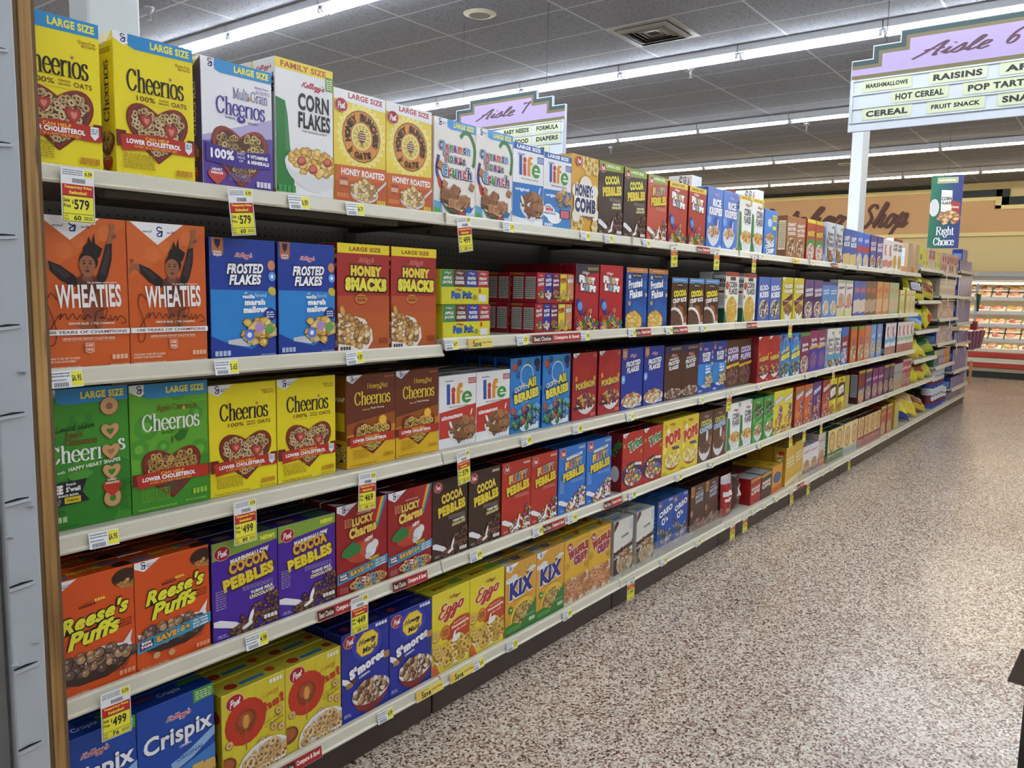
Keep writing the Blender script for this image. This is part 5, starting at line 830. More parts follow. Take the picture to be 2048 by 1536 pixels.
'pkm': ('red cereal box with yellow blue outlined lettering', .065, d_pkm, None, t_plain('6a1a1c'), 'a8242a', '7c181e', '5a1216'),
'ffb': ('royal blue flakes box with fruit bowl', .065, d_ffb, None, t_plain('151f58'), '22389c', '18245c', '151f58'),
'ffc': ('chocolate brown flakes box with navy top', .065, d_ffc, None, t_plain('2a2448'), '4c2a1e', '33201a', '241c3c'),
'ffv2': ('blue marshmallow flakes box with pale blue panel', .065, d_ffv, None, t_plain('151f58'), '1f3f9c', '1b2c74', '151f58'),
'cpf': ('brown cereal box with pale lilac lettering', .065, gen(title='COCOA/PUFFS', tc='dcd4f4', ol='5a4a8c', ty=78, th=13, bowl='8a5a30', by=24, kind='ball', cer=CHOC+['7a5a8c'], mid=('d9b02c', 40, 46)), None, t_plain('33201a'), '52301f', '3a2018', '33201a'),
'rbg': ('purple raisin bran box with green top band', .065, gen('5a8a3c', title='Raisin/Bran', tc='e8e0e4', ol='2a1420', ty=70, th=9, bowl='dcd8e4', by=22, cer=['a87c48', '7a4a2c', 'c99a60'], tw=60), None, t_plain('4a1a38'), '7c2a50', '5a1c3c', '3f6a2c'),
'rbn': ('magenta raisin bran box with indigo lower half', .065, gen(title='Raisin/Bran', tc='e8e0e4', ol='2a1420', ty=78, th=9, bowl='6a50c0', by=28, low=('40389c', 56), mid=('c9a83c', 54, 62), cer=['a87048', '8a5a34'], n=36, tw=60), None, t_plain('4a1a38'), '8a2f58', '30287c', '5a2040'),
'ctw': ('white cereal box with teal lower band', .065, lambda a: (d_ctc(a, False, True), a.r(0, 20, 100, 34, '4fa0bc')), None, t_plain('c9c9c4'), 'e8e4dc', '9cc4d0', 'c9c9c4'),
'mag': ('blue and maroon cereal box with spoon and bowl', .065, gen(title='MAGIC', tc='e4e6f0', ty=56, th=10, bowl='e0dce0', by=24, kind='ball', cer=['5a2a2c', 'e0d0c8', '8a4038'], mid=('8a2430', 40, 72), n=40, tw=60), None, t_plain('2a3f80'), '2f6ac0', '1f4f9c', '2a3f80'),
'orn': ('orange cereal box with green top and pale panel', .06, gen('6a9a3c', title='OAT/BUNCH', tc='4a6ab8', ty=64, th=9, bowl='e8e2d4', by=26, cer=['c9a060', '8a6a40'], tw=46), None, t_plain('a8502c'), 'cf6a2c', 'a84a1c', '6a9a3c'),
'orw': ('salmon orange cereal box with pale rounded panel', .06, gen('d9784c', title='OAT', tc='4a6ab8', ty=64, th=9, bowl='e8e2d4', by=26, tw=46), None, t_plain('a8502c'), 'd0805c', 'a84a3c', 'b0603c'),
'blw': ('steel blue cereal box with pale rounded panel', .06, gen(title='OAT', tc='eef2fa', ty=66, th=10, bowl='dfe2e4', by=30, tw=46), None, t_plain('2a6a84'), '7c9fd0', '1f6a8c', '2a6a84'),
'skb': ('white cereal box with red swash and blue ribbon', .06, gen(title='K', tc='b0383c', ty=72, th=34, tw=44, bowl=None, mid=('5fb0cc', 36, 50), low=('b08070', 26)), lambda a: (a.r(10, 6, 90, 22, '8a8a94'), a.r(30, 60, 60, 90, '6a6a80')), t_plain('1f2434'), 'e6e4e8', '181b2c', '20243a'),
'skr': ('white cereal box with red swash and green ribbon', .06, gen(title='K', tc='b0383c', ty=72, th=34, tw=44, bowl=None, mid=('9cc49c', 36, 48), low=('a86858', 28)), lambda a: a.r(30, 60, 60, 90, '6a6a80'), t_plain('1f2434'), 'e6dcd8', '2a1c24', '3a2430'),
'ree': ('orange cereal box with brown paper cup of puffs', .07, lambda a: d_ree(a), None, lambda a: (a.t('Reese\'s Puffs', 50, 56, 40, 30, 'c9b02c', .06, .2), a.r(2, 20, 28, 40, '2f6a94'), a.r(66, 60, 92, 80, '2f6a94'), a.e(92, 20, 14, '3d2216', 30)), 'd9541c', 'c04a18', 'c04c1c'),
'rees': ('orange cereal box with blue save ribbon', .07, d_rees, None, lambda a: (a.t('Reese\'s Puffs', 50, 56, 40, 30, 'c9b02c', .06, .2), a.r(2, 20, 28, 40, '2f6a94'), a.r(66, 60, 92, 80, '2f6a94'), a.e(92, 20, 14, '3d2216', 30)), 'd9541c', 'c04a18', 'c04c1c'),
'mcp': ('purple cereal box with green corner and yellow lettering', .07, d_mcp, lambda a: (a.e(50, 90, 44, '8a1828', 4), s_txt('MARSHMALLOW', 'b8a8dc', 40)(a)), lambda a: (a.r(58, 12, 94, 84, '3a5a3c'), a.e(22, 40, 14, '6a5a3c', 24)), '4a239c', '331870', '2a1660'),
'luc': ('dark red cereal box with rainbow and gold lettering', .07, d_luc, lambda a: s_nut('7a161c', 'b8a8a0')(a), lambda a: (a.r(52, 30, 76, 80, '6a4a1c'), a.p([(0, 10), (20, 10), (4, 60), (0, 60)], 'd8dade')), '9c1a20', '7a161c', '4a1014'),
'cpb': ('dark brown cereal box with yellow block lettering', .065, d_cpb, s_peb('e6cf4a'), t_plain('1f120e'), '3b2318', '241510', '1c1210'),
'frb': ('red cereal box with rainbow block lettering', .065, d_frb, s_peb('e6e04a', 'FRUITY PEBBLES'), t_plain('5a1a14'), 'b8301f', '8a1f18', '5a1a14'),
'mfp': ('bright blue cereal box with rainbow block lettering', .065, d_mfp, s_txt('MARSHMALLOW', 'd8e4f8', 40), t_plain('1f5aa8', 'Post'), '2a74cc', '1a4f9c', '1f5aa8'),
'trx': ('red cereal box with green lettering and fruit shapes', .075, d_trx, lambda a: (a.t('Trix', 50, 74, 80*1.6, 14, '2f9a4c', .08, 0, 60), a.e(50, 30, 30, 'e0dce4', 14)), t_plain('5a1a1c'), 'b8281f', '8a1c1c', '4a1418'),
'pop': ('yellow cereal box with red lettering and puff bowl', .07, d_pop, s_txt('POPS', 'c22f22'), lambda a: (a.r(30, 30, 70, 74, '8a7a1c'), a.e(84, 44, 7, '8a2040', 16)), 'e0c92c', 'c0a81c', 'ad9c1c'),
'ckr': ('brown crisp rice box with milk pouring into bowl', .065, d_ckr, None, t_plain('2a1812'), '5c3826', '40261c', '2a1812'),
'cfm': ('white corn flakes box with green left edge', .065, d_cfm, s_cf, t_plain('8a8f8a'), 'ecedee', 'd8dad8', '8a8f8a'),
'apj': ('green cereal box with pale bowl of rings', .065, d_apj, None, t_plain('1f5a24'), '3a9440', '256c2c', '1f5a24'),
'cry': ('yellow cereal box with white slanted lettering', .06, lambda a: d_crunch(a), None, t_plain('8a7a1c'), 'dfcf34', 'b8a828', '9c8f1c'),
'cro': ('orange cereal box with tan corner and white lettering', .06, lambda a: d_crunch(a, 'a86a34'), s_nut('8a2f34', 'a8503c'), t_plain('7a3414'), 'cf5c24', '7a2c3c', '8a3c18'),
'crp': ('violet cereal box with white slanted lettering', .06, lambda a: d_crunch(a), None, t_plain('3a1424'), '543078', '3a2050', '4a1c24'),
'crd': ('scarlet cereal box with white slanted lettering', .06, lambda a: d_crunch(a), None, t_plain('4a1414'), 'b03a24', '7a1c1c', '4a1414'),
'hit': ('bright yellow cereal box with white letters on brown', .06, d_hit, None, t_plain('8a7a1c'), 'd9c62c', 'b8a61c', '9c8f1c'),
'olv': ('olive gold cereal box with pale bowl', .06, gen(title='', bowl='c9c090', cer=TAN), None, t_plain('5a5424'), 'a8983c', '7c6c2c', '5a5424'),
'dkr': ('dark red cereal box with white nutrition panel side', .075, gen('c9a03c', title='', bowl='d9c49c', by=20, mid=('5a9ac0', 26, 40), cer=TAN), s_nut('5a1c1c', 'b4b8bc'), t_plain('2a1212'), '7c2420', '4a1a1c', '2a1414'),
'prp': ('plum cereal box with yellow top and bran bowl', .06, gen('c9a83c', title='RAISIN', tc='c9b8dc', ty=66, th=9, bowl='e0d6cc', by=26, cer=['a88048', '8a6434', 'b8904c']), None, t_plain('3a1a3c'), '5c3460', '42244c', '4a2a50'),
'prq': ('magenta purple cereal box with bran bowl', .06, gen(title='BRAN', tc='dcb8e0', ty=68, th=9, bowl='e0d6cc', by=28, cer=['a88048', '8a6434', 'b8904c']), None, t_plain('3a1a3c'), '7a2c68', '5a2050', '4c2460'),
'brp': ('mauve brown cereal box with gold top', .06, gen('b8943c', title='', bowl='dccfc0', by=28, cer=['a88048', '8a6434'], mid=('6a5060', 52, 80)), None, t_plain('3a2430'), '4c3048', '3a2038', '3a2430'),
'gry': ('grey white cereal box with navy side', .06, gen(title='BRAN', tc='6a6a70', ty=66, th=8, bowl='b8a080', by=20, cer=TAN), None, t_plain('3a2a4c'), 'a8a8a4', '2c2450', '3c2c50'),
'rdw': ('rose red cereal box with tall cereal oval', .06, gen('c9a0a0', title='', bowl='dcd0cc', by=30, cer=['a06a50', '7a4438', 'c9a080'], mid=('e0c0c0', 62, 70)), None, t_plain('5a2028'), 'a84a48', '8a3038', '6a2a38'),
'cri': ('blue cereal box with large white lettering, waffled squares', .07, d_cri, None, lambda a: (a.t('Crispix', 50, 50, 30, 36, 'c9d4ec', .02, .1), a.r(4, 60, 34, 84, '6a3a5c'), a.r(66, 66, 98, 92, '4f8a44')), '1a4aa8', '12307c', '143a90'),
'ohs': ('yellow cereal box with red disc and honey dipper', .075, d_ohs, lambda a: (a.e(60, 74, 30, '9a2a1c', 7), a.e(40, 30, 30, '7a4420', 8)), lambda a: (a.e(24, 40, 9, '9a2f1c', 22), a.r(36, 26, 74, 46, '2f7aa4'), a.e(88, 50, 7, 'b8341c', 18)), 'd9c832', 'b8a528', 'bdb032'),
'smo': ('navy cereal box with yellow hexagon and s\'mores bowl', .07, d_smo, lambda a: (a.e(60, 84, 34, 'c9a82c', 6), a.tiny(20, 10, 80, 70, 8, '4a6ac8')), lambda a: (a.e(20, 50, 8, '7a2a3c', 22), a.r(60, 30, 90, 60, '3a3f6c')), '1c2c98', '121c6c', '141c60'),
'egg': ('yellow cereal box with red script and waffle pieces', .07, d_egg, None, lambda a: (a.t('Eggo', 30, 50, 22, 44, '8a3a1c', .1, .3), a.r(64, 34, 96, 76, '6f9a3c'), a.t('Eggo', 50, 50, 14, 30, '8a3a1c', .1, .3)), 'e6d52e', 'b8a828', 'c8bc2c'),
'kix': ('amber cereal box with big navy letters and clouds', .075, d_kix, lambda a: (a.e(60, 90, 26, '2a3a70', 4), a.tiny(20, 20, 80, 80, 6, 'a8843c')), lambda a: (a.t('KIX', 56, 50, 28, 44, '24307c', .08, .1), a.r(4, 50, 40, 74, '4f8fb0'), a.p([(0, 10), (30, 10), (4, 50)], 'dcdcd8')), 'dca23c', 'b88c3c', 'c8a040'),
'waf': ('golden cereal box with jagged red lettering', .07, d_waf, None, lambda a: (a.r(14, 30, 54, 50, '4f8fa8'), a.e(76, 50, 8, '8a3a2c', 20), a.r(84, 60, 96, 84, '8a5a30')), 'dfb02c', 'b88c24', 'c9a628'),
'gra': ('white and brown granola box with oat clusters', .07, d_gra, None, lambda a: a.r(20, 30, 60, 60, '5f94c4'), 'dddcd4', 'b8b4ac', 'c8c8c2'),
'ore': ('medium blue cereal box with white lettering, dark rings', .085, d_ore, lambda a: a.tiny(10, 10, 90, 70, 6, '6f9ad4'), t_plain('3a74b8'), '2454b4', '2f6ab8', '3a74b8'),
'cff': ('brown flakes box with orange badge', .075, d_cff, lambda a: (a.r(14, 10, 86, 84, 'b0702c'), a.tiny(20, 14, 80, 80, 12, '6a3c18')), t_plain('33201a'), '4f3024', '3c241a', '33201a'),
'fmw': ('tall mustard cereal box with white lettering', .09, gen(title='FROSTED/MINI/WHEATS', tc='f0e6c0', ol='b8902c', ty=70, th=7, bowl=None, mid=('e8d8b0', 0, 12)), lambda a: (a.e(60, 86, 26, 'b8402c', 5), s_txt('WHEAT', 'f0e2b0')(a)), t_plain('a8842c'), 'd9ae3c', 'bf942c', 'b89234'),
'whb': ('small white cereal box with blue base and bowl', .07, gen(title='OAT', tc='b8506c', ty=78, th=8, bowl='b8946c', by=28, low=('4a4478', 16)), s_txt('Granola', 'a0506c'), t_plain('9aa0a8'), 'e4e2e6', 'd4d4da', 'a8acb4'),
'whr': ('white and terracotta cereal box behind small white boxes', .06, gen(title='OAT', tc='b8605c', ty=78, th=8, bowl='c08a70', by=28, low=('a8503c', 26)), None, t_plain('6a6468'), 'd8ccc4', 'b8a8a4', '6a6468'),
'grn': ('green and cream box with giant oat ring', .07, lambda a: (a.r(0, 0, 100, 30, '2c6a40'), a.e(50, 62, 40, 'b07c34', 32), a.e(50, 62, 30, 'dcb870', 25), a.e(50, 62, 12, 'b07c34', 13), a.e(50, 62, 7, 'efe2b8', 9), a.t('WITH OATS', 50, 20, 80, 6, 'dce4c8', .05)), s_txt('OATS', 'd8e4c8'), t_plain('1f4a34'), 'e0cf94', '1f5c3c', '1f4a34'),
'bei': ('cream box with giant oat ring and blue base', .06, lambda a: (a.r(0, 0, 100, 22, '9cb4bc'), a.e(50, 58, 38, 'b07c44', 32), a.e(50, 58, 29, 'dcb878', 25), a.e(50, 58, 10, 'b07c44', 12), a.tiny(10, 6, 90, 18, 2, '6a8494')), None, t_plain('6a6450'), 'e0d09c', 'c9bc8c', '6a6450'),
'rdb': ('cream and crimson box with giant oat ring', .06, lambda a: (a.r(0, 0, 100, 36, '98303a'), a.r(0, 36, 100, 38, 'e4c8c0'), a.e(50, 68, 38, 'a8703c', 28), a.e(50, 68, 29, 'd9b074', 22), a.e(50, 68, 10, 'a8703c', 11), a.t('OATS', 50, 22, 70, 8, 'c98a8c', .06)), None, t_plain('3c2028'), 'dcc080', '8a2834', '4a2430'),
'rdy': ('brick red box with lime top and oat bowl', .08, gen('b8c83c', title='OATS', tc='e8c0a8', ty=74, th=7, bowl='d9c4a4', by=24, cer=['b8926c', 'c9a880']), None, t_plain('5a2c20'), 'b0583c', '8a3424', '6a3a24'),
'yel': ('tall lime yellow box with oat bowl', .09, gen('c04a2c', title='', bowl='c9bc98', by=30, cer=['b8a27c', 'c9b68c']), None, t_plain('a89c34'), 'bcae4c', 'b08a2c', 'a8a040'),
'shd': ('brown shake-up cereal box with pale top', .13, gen(title='SHAKE/UPS', tc='ece4dc', ol='3a2018', ty=64, th=13, bowl=None, mid=('b8903c', 84, 96)), s_nut('3a2018', '5a3a2c'), lambda a: a.r(6, 6, 94, 94, 'a0a4aa'), '4a2a20', '5a1414', '5a2a24'),
'red': ('red shake-up cereal box with pale top', .13, gen(title='SHAKE/UPS', tc='ece4dc', ol='5a1414', ty=60, th=13, bowl=None, mid=('b8903c', 84, 96)), None, lambda a: a.r(6, 6, 94, 94, 'a0a4aa'), 'a81c1c', '9c1418', '7a1a1c'),
'yor': ('short golden box with blue rounded emblem', .09, gen(title='', bowl='4a5a90', by=56, n=0, mid=('c8642c', 0, 20)), None, lambda a: a.t('PUFFS', 50, 50, 50, 40, '7a5a1c', .06), 'd9942c', 'c9a02c', 'c0a02c'),
'fun': ('yellow sleeve pack of eight small cereal boxes', .07, None, None, None, 'd6d02c'),
'var': ('red variety pack of ten small cereal boxes', .12, None, None, None, 'a01c2c'),
}
def d_fun(a):
    for i, (c, t1, t2) in enumerate((('3f8a4c', 'APPLE', 'JACKS'), ('5a3428', 'COCOA', 'KRISPIES'), ('2a3f9c', 'FROSTED', 'FLAKES'), ('b0242c', 'FROOT', 'LOOPS'))):
        a.r(i*25, 48, i*25+24.7, 100, c); a.kel(i*25+12.5, 90, 14, 'd8c8c8'); a.t(t1, i*25+12.5, 76, 17, 9, 'f2f2ee', .06, 0, 0, ol='20201c'); a.t(t2, i*25+12.5, 63, 19, 10, 'f2f2ee', .06, 0, 0, ol='20201c')
    a.r(0, 0, 100, 50, 'd6d02c'); a.kel(34, 42, 16, '8a2a4c'); a.t('Fun Pak', 42, 26, 44, 22, '2f62b8', .1, 0, 0, ol='142a5c'); a.t('8', 80, 40, 5, 14, 'b0562c', .08); a.r(78, 8, 94, 28, 'dfe4ec'); a.e(69, 20, 5, '9a8a3c', 8); a.e(8, 18, 0.1, 'd6d02c', 1)
def d_var(a):
    for i, (c, t1, t2, tc) in enumerate((('b0242c', 'FROOT', 'LOOPS', 'f4f4f4'), ('24389c', 'FROSTED', 'FLAKES', 'f4f4f4'), ('6a2450', 'Raisin', 'Bran', 'f0e8ec'), ('e0cf34', 'POPS', '', 'b8341f'), ('d08a5c', 'MINI', '', 'e8eef8'))):
        x = i*20; a.r(x+1, 12, x+20, 97, c); a.kel(x+10, 90, 10, 'd8b8b8'); a.t(t1, x+10, 76, 15, 10 if t2 else 16, tc, .06, 0, 5, ol='2a1a1c'); a.t(t2, x+10, 62, 15, 10, tc, .06, 0, 5, ol='2a1a1c') if t2 else 0
        a.cer('flake', *a.ein(x+10, 28, 8, 14), 16, (FRUIT, ['e8e4dc', 'd9bd84'], BRN, ['e8d070', 'c9a94c'], OAT)[i], 3, i)
    a.p([(0, 12), (100, 12), (100, 0), (0, 0)], 'a01c2c'); a.t('Variety', 56, 20, 22, 9, 'a8a83c', .08, .2, 0, ol='4a3a1c'); a.t('Pack', 60, 10, 16, 9, 'a8a83c', .08, .2, 0, ol='4a3a1c'); a.t('10', 82, 16, 10, 20, 'e0d03c', .1, 0, 0, ol='4a1a1c')
BX['fun'] = BX['fun'][:2]+(d_fun, None, t_plain('a8a02c'))+BX['fun'][5:]
BX['var'] = BX['var'][:2]+(d_var, lambda a: (a.r(6, 14, 46, 86, 'c8c4bc'), a.r(54, 14, 94, 86, 'c8c4bc'), a.tiny(8, 18, 44, 82, 10, '55555a'), a.tiny(56, 18, 92, 82, 10, '55555a'), a.r(0, 92, 50, 100, 'b0702c')), t_plain('7a1824'))+BX['var'][5:]
DIM = {'cheL': (0.187, 0.311), 'mul': (0.201, 0.307), 'cfF': (0.191, 0.353), 'hbo': (0.197, 0.315), 'ctc': (0.203, 0.309), 'lifo': (0.191, 0.292), 'lifw': (0.188, 0.285), 'hcb': (0.199, 0.305), 'cpl': (0.2, 0.306), 'frl': (0.193, 0.303), 'frt': (0.197, 0.297), 'rik': (0.199, 0.319), 'cfl': (0.184, 0.32), 'ccr': (0.21, 0.276), 'pbc': (0.178, 0.272), 'ajx': (0.178, 0.281), 'cts': (0.188, 0.294), 'crr': (0.186, 0.279), 'blc': (0.19, 0.278), 'frg': (0.205, 0.28), 'spk': (0.178, 0.271), 'cfs': (0.181, 0.301), 'brs': (0.2, 0.292), 'whe': (0.193, 0.326), 'ffv': (0.191, 0.303), 'hsm': (0.202, 0.312), 'frp': (0.178, 0.277), 'fru': (0.193, 0.279), 'ffs': (0.195, 0.276), 'ccs': (0.18, 0.242), 'cfs2': (0.19, 0.286), 'koo': (0.187, 0.272), 'ggr': (0.2, 0.278), 'rbc': (0.192, 0.273), 'shw': (0.178, 0.265), 'chp': (0.194, 0.287), 'chb': (0.178, 0.287), 'chk': (0.178, 0.291), 'cho': (0.205, 0.295), 'chg': (0.178, 0.295), 'chy': (0.19, 0.231), 'acl': (0.195, 0.315), 'acn': (0.202, 0.31), 'che': (0.205, 0.292), 'hnc': (0.202, 0.284), 'lifc': (0.196, 0.252), 'ber': (0.197, 0.29), 'pkm': (0.19, 0.287), 'ffb': (0.205, 0.287), 'ffc': (0.197, 0.277), 'ffv2': (0.188, 0.281), 'cpf': (0.194, 0.279), 'rbg': (0.201, 0.289), 'rbn': (0.185, 0.295), 'ctw': (0.178, 0.297), 'mag': (0.185, 0.299), 'orn': (0.185, 0.295), 'orw': (0.178, 0.296), 'blw': (0.185, 0.299), 'skb': (0.194, 0.298), 'skr': (0.178, 0.298), 'ree': (0.192, 0.269), 'rees': (0.193, 0.268), 'mcp': (0.199, 0.264), 'luc': (0.202, 0.277), 'cpb': (0.179, 0.278), 'frb': (0.18, 0.278), 'mfp': (0.205, 0.279), 'trx': (0.198, 0.271), 'pop': (0.205, 0.281), 'ckr': (0.178, 0.278), 'cfm': (0.185, 0.284), 'apj': (0.178, 0.275), 'cry': (0.178, 0.288), 'cro': (0.178, 0.282), 'crp': (0.196, 0.285), 'crd': (0.178, 0.281), 'hit': (0.178, 0.276), 'olv': (0.13, 0.275), 'dkr': (0.205, 0.284), 'prp': (0.205, 0.281), 'prq': (0.191, 0.273), 'brp': (0.189, 0.276), 'gry': (0.178, 0.26), 'rdw': (0.193, 0.284), 'cri': (0.205, 0.301), 'ohs': (0.201, 0.256), 'smo': (0.196, 0.282), 'egg': (0.198, 0.289), 'kix': (0.199, 0.282), 'waf': (0.188, 0.28), 'gra': (0.181, 0.259), 'ore': (0.178, 0.249), 'cff': (0.188, 0.259), 'shk': (0.178, 0.258), 'shb': (0.178, 0.224), 'red': (0.178, 0.167), 'shd': (0.187, 0.167), 'yor': (0.184, 0.18), 'fmw': (0.185, 0.274), 'whb': (0.178, 0.208), 'whr': (0.178, 0.258), 'grn': (0.205, 0.263), 'bei': (0.202, 0.271), 'rdb': (0.186, 0.264), 'rdy': (0.205, 0.284), 'yel': (0.185, 0.299)}
ROWS = [
 [('cheL',0.801,0.02),('cheL',1.019,0.02),('mul',1.234,0.02),('cfF',1.44,0.02),('hbo',1.636,0.02),('hbo',1.835,0.02),('ctc',2.047,0.02),('ctc',2.253,0.02),('lifo',2.452,0.02),('lifw',2.643,0.02),('hcb',2.839,0.02),('cpl',3.045,0.02),('cpl',3.257,0.02),('frl',3.47,0.02),('frt',3.687,0.02),('frt',3.907,0.02),('rik',4.124,0.02),('rik',4.327,0.02),('cfl',4.546,0.02),('cfl',4.734,0.02),('ccr',4.961,0.02),('pbc',5.344,0.02),('pbc',5.524,0.02),('ajx',5.741,0.02),('ajx',5.934,0.02),('cts',6.194,0.02),('cts',6.412,0.02),('crr',6.62,0.02),('crr',6.808,0.02),('blc',6.998,0.02),('blc',7.195,0.02),('frg',7.422,0.02),('frg',7.648,0.02),('spk',7.852,0.02),('spk',8.032,0.02),('cfs',8.213,0.02),('cfs',8.398,0.02),('brs',8.846,0.02),('brs',9.173,0.02)],
 [('whe',0.842,0.015),('whe',1.037,0.015),('ffv',1.24,0.015),('ffv',1.44,0.015),('hsm',1.647,0.015),('hsm',1.857,0.015),('frp',2.878,0.015),('fru',3.073,0.015),('ffs',3.299,0.015),('ffs',3.507,0.015),('ccs',3.74,0.015),('ccs',3.937,0.015),('ccs',4.128,0.015),('cfs2',4.402,0.015),('cfs2',4.667,0.015),('koo',4.905,0.015),('koo',5.1,0.015),('ggr',5.326,0.015),('ggr',5.547,0.015),('rbc',5.769,0.015),('rbc',5.972,0.015),('shw',6.165,0.015),('shw',6.351,0.015),('chp',6.549,0.015),('chp',6.772,0.015),('chb',6.991,0.015),('chb',7.171,0.015),('chk',7.351,0.015),('chk',7.531,0.015),('cho',7.743,0.015),('cho',7.973,0.015),('chg',8.197,0.015),('chg',8.377,0.015),('chy',8.641,0.015),('chy',8.91,0.015),('chy',9.124,0.015)],
 [('acl',0.853,0.06),('acn',1.054,0.06),('che',1.26,0.06),('che',1.468,0.06),('hnc',1.714,0.06),('hnc',1.918,0.06),('lifc',2.119,0.06),('lifc',2.317,0.06),('ber',2.517,0.06),('ber',2.729,0.06),('pkm',2.944,0.06),('pkm',3.153,0.06),('ffb',3.36,0.06),('ffb',3.577,0.06),('ffc',3.79,0.06),('ffc',3.989,0.06),('ffv2',4.183,0.06),('ffv2',4.373,0.06),('cpf',4.566,0.06),('cpf',4.762,0.06),('pkm',4.957,0.02),('pkm',5.148,0.02),('ber',5.344,0.02),('ber',5.551,0.02),('rbg',5.755,0.02),('rbn',5.95,0.02),('rbn',6.137,0.02),('ctw',6.355,0.02),('ctw',6.537,0.02),('mag',6.74,0.02),('orn',6.999,0.02),('orn',7.231,0.02),('orw',7.432,0.02),('blw',7.627,0.02),('blw',7.847,0.02),('skb',8.166,0.02),('skb',8.38,0.02),('skr',8.642,0.02),('skr',8.822,0.02),('skr',9.002,0.02),('skr',9.182,0.02)],
 [('ree',0.831,0.015),('rees',1.025,0.015),('mcp',1.229,0.015),('mcp',1.431,0.015),('luc',1.638,0.015),('luc',1.844,0.015),('cpb',2.038,0.015),('cpb',2.225,0.015),('frb',2.415,0.015),('frb',2.598,0.015),('mfp',2.801,0.015),('mfp',3.014,0.015),('trx',3.318,0.015),('trx',3.519,0.015),('pop',3.724,0.015),('pop',3.933,0.015),('ckr',4.133,0.015),('ckr',4.318,0.015),('cfm',4.522,0.015),('cfm',4.711,0.015),('apj',4.906,0.015),('apj',5.096,0.015),('cry',5.276,0.015),('cry',5.458,0.015),('cro',5.702,0.015),('cro',5.894,0.015),('crp',6.091,0.015),('crd',6.318,0.015),('hit',6.498,0.015),('hit',6.719,0.015),('olv',6.882,0.015),('dkr',7.334,0.015),('prp',7.566,0.015),('prq',7.792,0.015),('prq',8.001,0.015),('brp',8.211,0.015),('brp',8.42,0.015),('gry',8.612,0.015),('gry',8.792,0.015),('rdw',8.979,0.015),('rdw',9.175,0.015)],
 [('cri',0.823,0.03),('cri',1.03,0.03),('ohs',1.248,0.02),('ohs',1.45,0.02),('smo',1.652,0.02),('smo',1.851,0.02),('egg',2.05,0.02),('egg',2.25,0.02),('kix',2.459,0.02),('kix',2.66,0.02),('waf',2.856,0.02),('waf',3.046,0.02),('gra',3.303,0.045),('gra',3.521,0.045),('ore',3.807,0.08),('ore',3.987,0.08),('cff',4.184,0.07),('cff',4.374,0.07),('shk',4.559,0.03),('shb',4.739,0.03),('red',4.97,0.03),('shd',5.16,0.03),('yor',5.359,0.03),('fmw',5.614,0.03),('fmw',5.893,0.06),('whb',6.076,0.06),('whb',6.256,0.06),('whr',6.436,0.06),('grn',6.63,0.04),('grn',6.837,0.04),('bei',7.042,0.03),('bei',7.246,0.03),('rdb',7.462,0.03),('rdb',7.673,0.03),('rdb',7.862,0.03),('rdb',8.05,0.03),('rdy',8.268,0.03),('rdy',8.511,0.03),('yel',8.814,0.03)],
]
